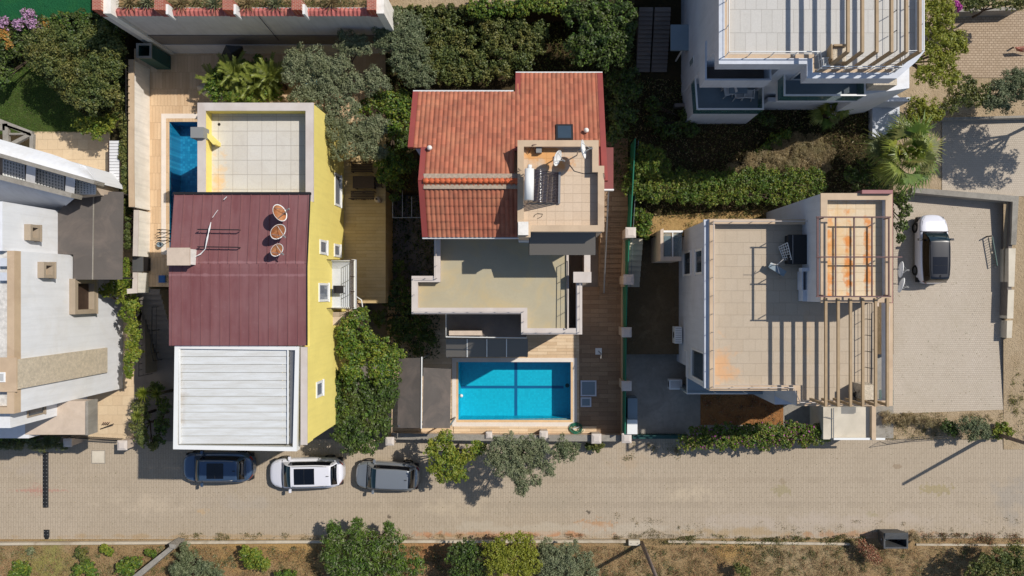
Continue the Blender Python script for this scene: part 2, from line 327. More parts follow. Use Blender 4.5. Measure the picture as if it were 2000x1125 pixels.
def tilemat(name, c, dx=0.225, dy=0.31):
    m, n, bs = newmat(name); P = pos(n)
    s_ = N(n, 'SeparateXYZ'); n.links.new(P, s_.inputs[0])
    cb = N(n, 'CombineXYZ'); n.links.new(ma(n, 'FLOOR', ma(n, 'DIVIDE', s_.outputs[0], dx)), cb.inputs[0]); n.links.new(ma(n, 'FLOOR', ma(n, 'DIVIDE', s_.outputs[1], dy)), cb.inputs[1])
    wn = N(n, 'TexWhiteNoise', noise_dimensions='2D'); n.links.new(cb.outputs[0], wn.inputs[0])
    c = lin(c); a = mixc(n, wn.outputs[0], tuple(x*.78 for x in c), tuple(x*1.2 for x in c))
    a = mixc(n, ma(n, 'MULTIPLY', noise(n, P, 1.0, 6, .6, .45, .7), .4), a, lin((188, 130, 96)))
    a = mixc(n, ma(n, 'MULTIPLY', noise(n, P, 3.2, 7, .7, .52, .72), .5), a, lin((112, 78, 66)))
    n.links.new(a, bs.inputs['Base Color']); bs.inputs['Roughness'].default_value = .8; return m
M['rooftile'] = tilemat('terracotta_tile', (158, 92, 68))
M['redcap'] = tilemat('red_coping_tile', (166, 92, 86), .11, .2)
M['ridgetile'] = plain('ridge_tile', (196, 96, 56), .8, .15, 3)
M['mortar'] = plain('mortar', (166, 150, 132), .9, .2, 8)
M['verge_board'] = plain('red_verge_board', (140, 62, 56), .6, .1)
def poolmat(name, c, c2, cell=.12):
    m, n, bs = newmat(name); P = pos(n)
    b = N(n, 'TexBrick'); b.offset = 0; n.links.new(P, b.inputs[0])
    for k, q in (('Scale', 1), ('Mortar Size', .006), ('Brick Width', cell), ('Row Height', cell)): b.inputs[k].default_value = q
    b.inputs['Color1'].default_value = (*lin(c), 1); b.inputs['Color2'].default_value = (*lin(c2), 1); b.inputs['Mortar'].default_value = (*lin(c), 1)
    n.links.new(b.outputs[0], bs.inputs['Base Color']); bs.inputs['Roughness'].default_value = .4; return m
M['poolfloor'] = poolmat('pool_mosaic', (6, 170, 196), (14, 184, 208))
M['poolfloor1'] = poolmat('blue_mosaic', (14, 108, 150), (40, 140, 180), .15)
M['poolline'] = plain('pool_line_tile', (6, 96, 140), .4, .05)
def watermat():
    m, n, bs = newmat('pool_water'); P = pos(n)
    tr = N(n, 'BsdfTransparent'); tr.inputs[0].default_value = (.80, .96, .98, 1); gl = N(n, 'BsdfGlossy'); gl.inputs['Roughness'].default_value = .03
    fr = N(n, 'Fresnel'); fr.inputs[0].default_value = 1.33; mx = N(n, 'MixShader')
    b = N(n, 'Bump'); b.inputs['Distance'].default_value = .02; b.inputs['Strength'].default_value = .35; n.links.new(noise(n, P, 4, 4, .5, .2, .8), b.inputs['Height'])
    n.links.new(b.outputs[0], gl.inputs['Normal']); n.links.new(b.outputs[0], fr.inputs['Normal'])
    n.links.new(fr.outputs[0], mx.inputs[0]); n.links.new(tr.outputs[0], mx.inputs[1]); n.links.new(gl.outputs[0], mx.inputs[2])
    n.links.new(mx.outputs[0], n.nodes['Material Output'].inputs[0]); return m
M['water'] = watermat()
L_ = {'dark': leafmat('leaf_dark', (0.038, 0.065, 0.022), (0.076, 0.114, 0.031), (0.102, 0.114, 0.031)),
      'olive': leafmat('leaf_olive', (0.138, 0.163, 0.086), (0.264, 0.283, 0.163), (0.196, 0.206, 0.104), .15, .6),
      'olivedark': leafmat('leaf_olive_deep', (0.081, 0.112, 0.055), (0.163, 0.194, 0.099), (0.122, 0.145, 0.059), .15, .6),
      'yellowgreen': leafmat('leaf_yellow_green', (0.169, 0.196, 0.022), (0.302, 0.299, 0.039), (0.226, 0.256, 0.028)),
      'lime': leafmat('leaf_lime', (0.120, 0.174, 0.021), (0.239, 0.276, 0.036), (0.319, 0.305, 0.043)),
      'bright': leafmat('leaf_bright', (0.054, 0.129, 0.016), (0.128, 0.212, 0.030), (0.163, 0.227, 0.030)),
      'mixed': leafmat('leaf_mixed', (0.085, 0.113, 0.033), (0.168, 0.197, 0.052), (0.244, 0.207, 0.055)),
      'palm': leafmat('leaf_palm', (0.124, 0.168, 0.033), (0.268, 0.299, 0.066), None, .2, .4),
      'dry': leafmat('leaf_dry', (0.255, 0.188, 0.094), (0.443, 0.341, 0.188), (0.205, 0.188, 0.086)),
      'red': leafmat('leaf_red', (0.248, 0.093, 0.054), (0.465, 0.202, 0.124), (0.279, 0.155, 0.093)),
      'pink': leafmat('flower_pink', (.45, .25, .42), (.66, .42, .62)), 'orange': leafmat('flower_orange', (.45, .20, .05), (.60, .32, .08)),
      'magenta': leafmat('flower_magenta', (.40, .05, .30), (.60, .12, .45)), 'grass': leafmat('grass_blade', (.050, .075, .020), (.100, .120, .035), (.160, .130, .060))}
# ---------------------------------------------------------------- ground, street, terraces of the plots
def slab(name, pts, z1, m, z0=-.6):
    b = MB(); b.prism(pts, z1, z0); return struct(name, b, M[m])
def sheet(name, pts, z, m):
    b = MB(); b.sheet(pts, z); return struct(name, b, M[m])
def rect(x0, y0, x1, y1): return [(x0, y0), (x1, y0), (x1, y1), (x0, y1)]
b = MB(); gx0, gx1, gy0, gy1 = wx(890, 0), wx(1120, 0), wy(825, 0), wy(700, 0)      # one sheet with an opening for the sunken pool
for q in ((-300, gx0, -300, 300), (gx1, 300, -300, 300), (gx0, gx1, -300, gy0), (gx0, gx1, gy1, 300)): b.face([(q[0], q[2], -.03), (q[1], q[2], -.03), (q[1], q[3], -.03), (q[0], q[3], -.03)])
struct('ground', b, M['verge'])
sheet('street', [(-900, 835), (3000, 800), (3000, 1050), (-900, 1054)], .0, 'street')
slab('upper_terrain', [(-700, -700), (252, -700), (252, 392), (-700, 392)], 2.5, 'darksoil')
sheet('lawn', [(-300, 150), (60, 130), (190, 252), (150, 262), (-300, 262)], 2.53, 'lawn')
sheet('lawn', [(-300, 255), (60, 252), (150, 262), (62, 262), (-300, 262)], 2.526, 'lawn')
sheet('turf', [(-300, -200), (205, -200), (180, 34), (120, 40), (-300, 38)], 3.1, 'turf')
sheet('patio', [(60, 257), (215, 258), (213, 391), (-200, 391), (-200, 300), (60, 300)], 2.535, 'beigepave')
slab('side_yard', [(-700, 392), (262, 392), (262, 560), (-700, 560)], .30, 'beigepave')
slab('side_yard', [(-700, 560), (262, 560), (262, 860), (-700, 860)], .10, 'beigepave')
b = MB(); po = rect(331, 238, 440, 497); zz = 2.5                # patio around the narrow pool
for q in (rect(262, 95, 753, 238), rect(262, 238, 331, 497), rect(440, 238, 560, 497), rect(262, 497, 560, 560)): b.prism(q, zz, -.6)
struct('patio', b, M['woodtile'])
slab('patio', rect(560, 238, 753, 592), 2.5, 'sidetile')
slab('front_yard', rect(262, 560, 560, 862), .10, 'darkconcrete'); slab('front_yard', rect(560, 592, 757, 858), .104, 'darkconcrete')
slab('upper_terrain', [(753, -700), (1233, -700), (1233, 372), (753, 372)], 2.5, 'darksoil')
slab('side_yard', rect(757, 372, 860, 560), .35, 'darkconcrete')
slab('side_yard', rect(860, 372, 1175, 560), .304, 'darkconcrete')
slab('terrace_path', rect(1140, 270, 1226, 402), 2.53, 'pathtile')
b = MB(); po2 = (895, 706, 1115, 820)                              # deck around the swimming pool
for q in (rect(757, 560, 895, 850), rect(895, 560, 1115, 706), rect(895, 820, 1115, 850), rect(1115, 560, 1131, 850)): b.prism(q, .30, -1.8)
struct('pool_deck', b, M['decktile'])
slab('terrace_path', rect(1131, 560, 1222, 850), .28, 'pathtile')
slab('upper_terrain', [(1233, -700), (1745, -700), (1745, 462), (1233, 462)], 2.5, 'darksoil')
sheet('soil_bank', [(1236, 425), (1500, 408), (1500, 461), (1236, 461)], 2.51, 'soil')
slab('side_yard', rect(1222, 462, 1745, 692), .9, 'drysoil')
slab('front_yard', rect(1222, 692, 1745, 856), .2, 'concrete')
sheet('soil_bed', rect(1368, 765, 1530, 830), .22, 'orangesoil')
slab('upper_terrain', [(1745, -700), (2900, -700), (2900, 378), (1745, 378)], .75, 'dirt')
sheet('courtyard', rect(1862, 22, 2600, 152), .77, 'brickpave')
sheet('driveway', [(1840, 232), (2600, 228), (2600, 384), (1990, 383), (1840, 372)], .78, 'parking')
sheet('parking', [(1745, 370), (1990, 370), (1978, 650), (1962, 800), (1745, 808)], .12, 'parking')
b = MB()
q = [W(1960, 378, .75), W(2900, 378, .75), W(2900, 878, .02), W(1960, 878, .02)]; b.face(q[::-1]); struct('dirt_track', b, M['dirt'])
slab('roadside_strip', [(1720, 803), (1966, 800), (1950, 858), (1720, 858)], .10, 'dirt')
slab('upper_terrain', [(200, -700), (742, -700), (742, 22), (200, 22)], 8.0, 'verge')
sheet('road', [(742, -300), (1010, -300), (1010, 12), (742, 16)], 5.4, 'dirt')
slab('upper_terrain', [(742, -700), (1240, -700), (1240, 6), (742, 18)], 5.3, 'darksoil')
# ---------------------------------------------------------------- stairs
def stair(name, label, x0, x1, y0, z0, y1, z1, n, m, group=None):     # steps between py y0 (height z0) and y1 (height z1), x in px at mid height
    zm = (z0+z1)/2; X0, X1 = wx(x0, zm), wx(x1, zm); Y0, Y1 = wy(y0, z0), wy(y1, z1)
    r_ = thing(name, label, 'stairs', (0, 0, 0), group)
    lo = min(z0, z1)
    for i in range(n):
        b = MB(); a = Y0+(Y1-Y0)*i/n; c = Y0+(Y1-Y0)*(i+1)/n; z = z0+(z1-z0)*(i+.5)/n
        nose = .03*(1 if Y1 > Y0 else -1)*(1 if z1 > z0 else -1)
        b.box(X0, X1, min(a, c), max(a, c), lo-.3, z-.035); 
        b.box(X0-.01, X1+.01, min(a, c)-.015, max(a, c)+.015, z-.035, z); b.build('step', M[m], r_)
    return r_
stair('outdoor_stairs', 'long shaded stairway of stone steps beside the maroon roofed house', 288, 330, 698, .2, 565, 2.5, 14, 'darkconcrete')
stair('outdoor_stairs', 'tan plank steps climbing past the red tiled house along the green fence', 1172, 1222, 580, .3, 402, 2.52, 18, 'pathtile')
stair('outdoor_stairs', 'pale steps on the far side of the green fence by the soil bank', 1228, 1252, 560, .95, 466, 2.5, 9, 'paleconcrete')
stair('outdoor_stairs', 'few beige steps below the balcony of the yellow house', 672, 706, 640, .8, 592, 2.5, 6, 'beige')
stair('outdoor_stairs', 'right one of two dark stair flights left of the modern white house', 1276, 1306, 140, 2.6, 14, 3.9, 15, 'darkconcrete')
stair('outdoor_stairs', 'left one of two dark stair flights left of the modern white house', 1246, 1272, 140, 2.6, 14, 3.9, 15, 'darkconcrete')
# ---------------------------------------------------------------- walls, fences, kerbs
def wall(name, label, cat, pts, th, z1, z0, m, capm=None, capo=.03, group=None):
    r_ = thing(name, label, cat, W(pts[0][0], pts[0][1], z0), group)
    P = pxy(pts, z1); 
    xy = []
    n = len(P); L = []; Rr = []
    for i in range(n):
        p = Vector(P[max(i-1, 0)]); q = Vector(P[min(i+1, n-1)]); c = Vector(P[i])
        d1 = (c-p).normalized() if i else (q-c).normalized(); d2 = (q-c).normalized() if i < n-1 else d1
        n1 = Vector((-d1.y, d1.x)); n2 = Vector((-d2.y, d2.x)); mm = n1+n2; mm = mm/max(.3, mm.dot(n1)); L.append((c, mm))
    def strip(t): return [tuple(c+mm*t/2) for c, mm in L]+[tuple(c-mm*t/2) for c, mm in L[::-1]]
    b = MB(); b.prismw(strip(th), z0, z1-(.06 if capm else 0)); b.build('wall_body', M[m], r_)
    if capm:
        b = MB(); b.prismw(strip(th+capo*2), z1-.06, z1, True); b.build('coping', M[capm], r_)
    return r_
def pillar(label, px, py, s_, z1, z0, m='beige', capm='cap', group='pillars of garden walls'):
    c = W(px, py, z1); r_ = thing('wall_pillar', label, 'pillar', (c.x, c.y, z0), group)
    b = MB(); b.box(c.x-s_/2, c.x+s_/2, c.y-s_/2, c.y+s_/2, z0, z1-.08); b.build('shaft', M[m], r_)
    b = MB(); h = s_/2+.05; b.prismw([(c.x-h, c.y-h), (c.x+h, c.y-h), (c.x+h, c.y+h), (c.x-h, c.y+h)], z1-.08, z1-.03, True)
    t = s_*.3; v = [(c.x-h, c.y-h, z1-.03), (c.x+h, c.y-h, z1-.03), (c.x+h, c.y+h, z1-.03), (c.x-h, c.y+h, z1-.03), (c.x-t, c.y-t, z1+.03), (c.x+t, c.y-t, z1+.03), (c.x+t, c.y+t, z1+.03), (c.x-t, c.y+t, z1+.03)]
    b.mesh(v, [(0, 1, 5, 4), (1, 2, 6, 5), (2, 3, 7, 6), (3, 0, 4, 7), (4, 5, 6, 7)]); b.build('pillar_cap', M[capm], r_)
    return r_
# street kerb wall and rails
wall('kerb_wall', 'long low pale kerb wall between the street and the dry verge, left stretch', 'kerb', [(-200, 1064), (700, 1058), (1222, 1058)], .16, .22, -.1, 'kerbstone')
wall('kerb_wall', 'broken right stretch of the low pale kerb wall half buried in dry weeds', 'kerb', [(1305, 1058), (1660, 1063)], .14, .12, -.1, 'kerbstone')
wall('kerb_wall', 'faint last stretch of low kerb right of the dumpster', 'kerb', [(1790, 1064), (2300, 1066)], .12, .06, -.1, 'kerbstone')
c = W(1239, 1061, .35); r_ = thing('concrete_block', 'short pale concrete block lying at the end of the kerb by the leaning pole', 'concrete block', (c.x, c.y, 0))
b = MB(); b.box(c.x-.36, c.x+.36, c.y-.16, c.y+.16, 0, .35); b.build('block_body', M['paleconcrete'], r_, bevel=.03)
b = MB(); b.beam(c+Vector((-.2, 0, 0)), c+Vector((-.2, 0, .06)), .02, .02); b.beam(c+Vector((.2, 0, 0)), c+Vector((.2, 0, .06)), .02, .02); b.build('lifting_hook', M['darkmetal'], r_)
r_ = thing('sloping_wall', 'diagonal weathered concrete wall crossing the dry verge at lower left', 'wall', W(338, 1068, 0))
b = MB(); z = 1.0; b.prism([(333, 1066), (342, 1069), (268, 1132), (255, 1128)], z, -.1); b.build('wall_body', M['concrete'], r_)
b = MB(); b.prism([(330, 1062), (343, 1064), (342, 1072), (331, 1070)], 1.15, -.1); b.build('end_post', M['concrete'], r_)
# retaining wall at the back of the yellow house's plot
r_ = thing('retaining_wall', 'tall grey concrete retaining wall with tiled top along the upper edge', 'retaining wall', W(460, 60, 2.5))
b = MB(); zt = 8.2
def wy2(y, z): return wy(y, z)
Yt = wy(28, zt); X0 = wx(196, zt); X1 = wx(740, zt)
b.box(X0, X1, Yt, Yt+.35, 2.0, zt); M['wallgrey'] = plain('pale_grey_wall', (196, 192, 190), .85, .06, 1, streak=.5, dirt=(160, 154, 150), dirtamt=.4); b.build('wall_body', M['wallgrey'], r_)
b = MB(); b.box(X0+.3, X1+1.5, Yt-.05, Yt, 3.9, 5.3); b.build('dark_band', M['darkconcrete'], r_)
b = MB(); b.box(X0+.3, X1+1.5, Yt-.09, Yt, 2.0, 3.9); b.build('footing_wall', M['wallgrey'], r_)
b = MB(); b.tube([(wx(505, 8.1), Yt-.06, 8.1), (wx(525, 6.4), Yt-.06, 6.4), (wx(545, 4.6), Yt-.07, 4.6)], .018, 5); b.build('hanging_cable', M['black'], r_)
rc = MB()
nx = int((X1-X0)/.05)
def capf(u, v): 
    x = X0+(X1-X0)*u; yy = Yt-.1+v*.42; return (x, yy, zt+.02+.12*(1-abs(2*v-1))+.035*math.sin(x*2*math.pi/.22))
rc.grid(lambda u, v: capf(v, u)[:3], [0, .25, .49, .51, .75, 1], [i/nx for i in range(nx+1)]); rc.build('tile_coping', M['redcap'], r_)
for i, px in enumerate((322, 455, 590)):
    X = wx(px-9, 8.9); p_ = thing('brick_pillar', ('left one of three red brick pillars with white scroll on the tiled retaining wall', 'middle one of three red brick pillars with white scroll on the tiled retaining wall', 'right one of three red brick pillars with white scroll on the tiled retaining wall')[i], 'pillar', (X, Yt, 8.2), 'brick pillars on the retaining wall')
    b = MB(); b.box(X-.3, X+.2, Yt-.05, Yt+.5, 8.0, 8.9); b.build('pillar_shaft', M['brick'], p_)
    b = MB(); b.mi = 0
    b.box(X+.2, X+.32, Yt-.2, Yt+.3, 7.9, 8.75); b.build('pillar_side_scroll', M['paint'], p_)
for px, lb in ((190, 'brick corner pier at the left end of the tiled retaining wall'), (728, 'brick corner pier at the right end of the tiled retaining wall')):
    X = wx(px, 9); p_ = thing('brick_pillar', lb, 'pillar', (X, Yt, 8.0))
    b = MB(); b.box(X-.32, X+.12, Yt-.05, Yt+.6, 8.0, 8.9); b.build('pillar_shaft', M['brick'], p_); b = MB(); b.box(X-.34, X+.12, Yt-.05, Yt+1.2, 2.0, 8.0); b.build('pillar_base', M['wallgrey'], p_)
    b = MB(); b.box(X+.12, X+.5, Yt-.15, Yt+1.0, 2.0, 8.7); b.build('pillar_side', M['whitewall'], p_)
# long white boundary wall left of the yellow house
wall('boundary_wall', 'long weathered white boundary wall with tan coping left of the narrow pool', 'wall', [(256, 116), (256, 330), (257, 404)], .2, 4.25, .0, 'whitewall', 'tancap', .06)
wall('boundary_wall', 'lower stretch of the white boundary wall beside the hanging lime vine', 'wall', [(266, 410), (264, 500)], .22, 3.8, .0, 'whitewall', 'cap', .03)
wall('boundary_wall', 'last stretch of white boundary wall with a notch above the dark stairway', 'wall', [(264, 532), (263, 568), (248, 569)], .22, 3.7, .0, 'whitewall', 'cap', .03)
wall('boundary_wall', 'stepped dark side wall going down left of the shaded stairway', 'wall', [(280, 560), (281, 730)], .18, 1.4, .0, 'darkconcrete')
b = MB(); c = W(268, 516, 3.4); r_ = thing('meter_cabinet', 'dark grey cabinet set in the gap of the white boundary wall', 'cabinet', (c.x, c.y, .1))
b.box(c.x-.28, c.x+.28, c.y-.4, c.y+.4, .1, 3.3); b.build('cabinet_body', M['darkmetal'], r_, bevel=.02); b = MB(); b.box(c.x-.31, c.x+.31, c.y-.43, c.y+.43, 3.3, 3.34); b.build('cabinet_lid', M['metal'], r_)
def railing(name, label, pts, z1, z0, m, nb=3, post=1.1, r_=.02, cat='railing', root=None, bars=False, group=None):
    rt = root or thing(name, label, cat, W(pts[0][0], pts[0][1], z0[0] if hasattr(z0, '__len__') else z0), group)
    if not hasattr(z0, '__len__'): z0 = [z0]*len(pts)
    P = [W(x, y, z1 if not hasattr(z1, '__len__') else z1[i]) for i, (x, y) in enumerate(pts)]
    Z0 = z0
    a = MB(); a.tube(P, r_*1.3, 6); a.build('top_rail' if not root else 'railing_top', M[m], rt)
    a = MB()
    for k in range(1, nb+1):
        f = k/(nb+1); a.tube([Vector((p.x, p.y, z+(p.z-z)*f)) for p, z in zip(P, Z0)], r_*.6, 5)
    if nb: a.build('crossbar', M[m], rt)
    for i in range(len(P)-1):
        d = (P[i+1]-P[i]).length; n = max(1, int(d/post))
        for k in range(n+(i == len(P)-2)):
            f = k/n; p = P[i].lerp(P[i+1], f); z = Z0[i]*(1-f)+Z0[i+1]*f
            a = MB(); a.tube([(p.x, p.y, z), p], r_, 6); a.build('post' if not root else 'railing_post', M[m], rt)
    return rt
railing('iron_fence', 'dark iron fence among leaves between the boundary wall and the tree', [(246, 112), (246, 232)], 4.6, 2.5, 'darkmetal', 2, .35)
railing('iron_fence', 'rusty fence strip behind the lime vine at left', [(272, 580), (271, 735)], 1.6, .1, 'darkmetal', 2, .35)
railing('stair_handrail', 'dark handrail of the shaded stairway', [(297, 600), (296, 690), (300, 705)], [2.6, 1.3, 1.2], [1.6, .3, .2], 'darkmetal', 1, 1.2)
railing('stair_handrail', 'thin pale handrail down the plank steps beside the red tiled house', [(1189, 375), (1180, 572)], [3.9, 1.5], [2.9, .4], 'metal', 2, 1.3)
# green fence with pillars between plots two and three
r_ = thing('green_fence', 'long green mesh fence on a tan wall right of the pool deck', 'fence', W(1220, 600, .3))
def gf(y0, y1, zt0, zt1, x0, x1, zb0, zb1):
    a = W(x0, y0, zt0); c_ = W(x1, y1, zt1); mb = MB()
    mb.mesh([(a.x-.03, a.y, zb0), (c_.x-.03, c_.y, zb1), (c_.x-.03, c_.y, zt1), (a.x-.03, a.y, zt0), (a.x+.03, a.y, zb0), (c_.x+.03, c_.y, zb1), (c_.x+.03, c_.y, zt1), (a.x+.03, a.y, zt0)],
            [(0, 1, 2, 3), (7, 6, 5, 4), (3, 2, 6, 7)]); mb.build('mesh_panel', M['green'], r_)
gf(270, 460, 4.6, 3.6, 1241, 1231, 2.5, .9); gf(466, 540, 3.5, 2.9, 1229, 1226, .9, .6); gf(552, 645, 2.8, 2.1, 1225, 1223, .6, .3); gf(655, 750, 2.1, 2.0, 1223, 1222, .3, .3); gf(760, 848, 2.0, 2.0, 1222, 1221, .2, .2)
b = MB(); 
for (y0, y1, z, x) in ((405, 560, 1.9, 1219), (560, 850, .9, 1217)): b.prism(rect(x-2, y0, x+5, y1), z, 0)
b.build('base_wall', M['tancap'], r_)
b = MB(); b.tube([W(1247, 275, 3.9), W(1236, 460, 3.1), W(1232, 560, 2.0)], .02, 6); b.build('side_rail', M['metal'], r_)
for (x, y, z, lb) in ((1232, 454, 3.9, 'tan pillar of the green fence next to the plank steps'), (1228, 546, 3.2, 'tan pillar of the green fence level with the roof terrace corner'), (1224, 649, 2.3, 'tan pillar of the green fence level with the long terrace parapet'), (1224, 754, 2.1, 'tan pillar of the green fence beside the pool hatches')):
    pillar(lb, x, y, .5, z, .1)
# walls and pillars on the street front
wall('front_wall', 'long beige front garden wall with grey coping below the pool deck', 'wall', [(764, 852), (1000, 856), (1215, 856)], .3, .95, 0, 'beige', 'concrete', .04)
pillar('beige end pillar of the front wall beside the big street tree', 761, 862, .42, 1.3, 0); pillar('front wall pillar behind the grey olive tree on the street', 1062, 850, .42, 1.25, 0)
pillar('front wall pillar nearest the small round olive bush', 1165, 857, .5, 1.3, 0); pillar('front wall corner pillar at the end of the green fence', 1224, 856, .5, 1.4, 0); pillar('front wall pillar just left of the grey olive tree', 955, 850, .3, 1.1, 0)
pillar('cube lamp pillar left of the sliding gate at lower left', 131, 865, .42, 1.2, 0); pillar('cube lamp pillar right of the sliding gate at lower left', 238, 870, .5, 1.3, 0)
r_ = thing('sliding_gate', 'low dark steel sliding gate between two pillars at lower left', 'gate', W(180, 858, 0))
b = MB(); b.beam(W(138, 855, .75), W(230, 860, .75), .05, .06); b.beam(W(138, 855, .15), W(230, 860, .15), .05, .06); b.build('gate_frame', M['darkmetal'], r_)
b = MB(); 
for i in range(26): 
    p = W(138, 855, .75).lerp(W(230, 860, .75), i/25); b.beam((p.x, p.y, .15), (p.x, p.y, .75), .02, .02)
b.build('gate_bars', M['darkmetal'], r_)
wall('front_wall', 'low dark wall of the left plot behind the shaggy street hedge', 'wall', [(-60, 866), (122, 858)], .25, .9, 0, 'darkconcrete', 'concrete')
wall('front_wall', 'shadowed low wall with dark gate track in front of the right house', 'wall', [(1236, 854), (1345, 854)], .2, .7, 0, 'darkgreen')
railing('wire_fence', 'thin wire fence on posts along the dry strip below the parking', [(1732, 868), (1800, 858), (1880, 852)], .9, 0, 'darkmetal', 2, 1.8, .014)
# walls round the parking
r_ = thing('parking_wall', 'dark stepped concrete retaining wall around the top and right of the parking', 'retaining wall', W(1960, 380, .1))
b = MB(); P0 = [(1782, 366), (1990, 383), (1985, 478), (1975, 478), (1978, 394), (1782, 376)]; b.prism(P0, 1.0, -.1); b.build('upper_wall', M['concrete'], r_)
b = MB(); b.prism([(1972, 396), (1978, 396), (1975, 622), (1966, 622)], .8, -.1); b.build('inner_wall', M['darkconcrete'], r_)
b = MB(); b.prism([(1970, 485), (1984, 485), (1981, 560), (1970, 560)], .9, -.1); b.prism([(1969, 566), (1981, 566), (1979, 622), (1967, 622)], .85, -.1); b.prism([(1967, 626), (1978, 626), (1976, 660), (1966, 660)], .7, -.1); b.build('wall_block', M['paleconcrete'], r_)
r_ = thing('gate_leaf', 'green steel gate leaf leaning open at the right side of the parking', 'gate', W(1944, 490, .1))
b = MB(); b.beam(W(1938, 461, 0.55), W(1948, 519, 0.55), .05, .05); b.beam(W(1938, 461, .3), W(1948, 519, .3), .04, .04)
for i in range(13):
    p = W(1938, 461, 0.55).lerp(W(1948, 519, 0.55), i/12); b.beam((p.x, p.y, .15), (p.x, p.y, 0.55), .02, .02)
b.build('gate_frame', M['darkgreen'], r_); b = MB(); b.tube([(wx(1936, .6), wy(461, .6), .1), (wx(1936, .6), wy(461, .6), .7)], .04); b.build('gate_post', M['darkmetal'], r_)
wall('garden_wall', 'thin concrete edging wall above the shaded driveway at right', 'wall', [(1842, 232), (2060, 226)], .14, 1.3, .5, 'concrete')
wall('garden_wall', 'thin grey wall above the sunlit brick courtyard', 'wall', [(1870, 20), (1990, 16)], .2, 1.7, .5, 'concrete')
wall('garden_wall', 'low shaded wall of the dark garden behind the hedge', 'wall', [(1318, 205), (1500, 203), (1740, 208)], .2, 3.0, 2.2, 'darkconcrete')
slab('garage_roof', [(1704, 192), (1750, 184), (1757, 190), (1757, 243), (1722, 268), (1704, 268)], 3.0, 'bluewhite', 2.0)
# ---------------------------------------------------------------- pools
def pool(label, x0, y0, x1, y1, zd, depth, fl, cop, cw, lines=False):
    c = W((x0+x1)/2, (y0+y1)/2, zd); r_ = thing('swimming_pool', label, 'pool', (c.x, c.y, zd))
    A = W(x0, y1, zd); B = W(x1, y0, zd); e = .004
    X0, Y0, X1, Y1 = A.x+e, A.y+e, B.x-e, B.y-e; zb = zd-depth
    b = MB(); b.mesh([(X0, Y0, zb), (X1, Y0, zb), (X1, Y1, zb), (X0, Y1, zb), (X0, Y0, zd), (X1, Y0, zd), (X1, Y1, zd), (X0, Y1, zd)], [(0, 1, 2, 3), (0, 4, 5, 1), (1, 5, 6, 2), (2, 6, 7, 3), (3, 7, 4, 0)])
    b.build('basin', M[fl], r_)
    b = MB(); b.ring([(X0-cw, Y0-cw), (X1+cw, Y0-cw), (X1+cw, Y1+cw), (X0-cw, Y1+cw)], cw, zd, zd+.04); b.build('pool_edge', M[cop], r_)
    if lines:
        xm, ym = wx(1007.5, zb), wy(756, zb); b = MB(); 
        b.face([(xm-.1, Y0, zb+.004), (xm+.1, Y0, zb+.004), (xm+.1, Y1, zb+.004), (xm-.1, Y1, zb+.004)])
        for a, c_ in ((X0, xm-.1), (xm+.1, X1-.4)): b.face([(a, ym-.09, zb+.004), (c_, ym-.09, zb+.004), (c_, ym+.09, zb+.004), (a, ym+.09, zb+.004)])
        b.build('lane_line', M['poolline'], r_)
        b = MB(); 
        for (px, py) in ((1108, 753),): 
            q = W(px, py, zb); b.lathe([(0, zb+.03), (.12, zb+.03), (.14, zb+.004)], (q.x, q.y, 0), 12)
        b.build('drain_cover', M['darkgreen'], r_)
    b = MB(); b.grid(lambda u, v: (X0+(X1-X0)*u, Y0+(Y1-Y0)*v, zd-.12), [i/8 for i in range(9)], [i/8 for i in range(9)]); b.build('water', M['water'], r_, smooth=True)
    return r_
M['orangecop'] = plain('sandstone_coping', (214, 178, 132), .7, .12, 2); M['whitecop'] = plain('white_coping', (218, 206, 194), .7, .05, 2)
pool('bright turquoise rectangular swimming pool with crossed dark lines', 895, 706, 1115, 820, .3, 1.5, 'poolfloor', 'orangecop', .22, True)
pool('narrow deep blue pool beside the yellow house', 331, 238, 440, 497, 2.5, 1.3, 'poolfloor1', 'woodtile', .3)
b = MB(); b.ring(pxy(rect(315, 222, 470, 497), 2.54), .28, 2.5, 2.545); o = struct('pool_surround', b, M['whitecop'])
b = MB(); b.ring(pxy(rect(883, 699, 1127, 833), .35), .26, .3, .345); struct('pool_surround', b, M['whitecop'])
slab('pool_deck', rect(886, 833, 1165, 846), .36, 'decktile', .2)
c = W(901, 773, .2); r_ = thing('pool_thermometer', 'small white and green float in the turquoise pool near its left side', 'pool float', (c.x, c.y, .17))
b = MB(); b.lathe([(0, -.03), (.09, -.02), (.11, .02), (.05, .07), (0, .08)], (c.x, c.y, .19), 12); b.build('float_body', M['paint'], r_, True); b = MB(); b.tube([(c.x-.16, c.y+.08, .2), (c.x, c.y, .22)], .025); b.build('probe', M['green'], r_)
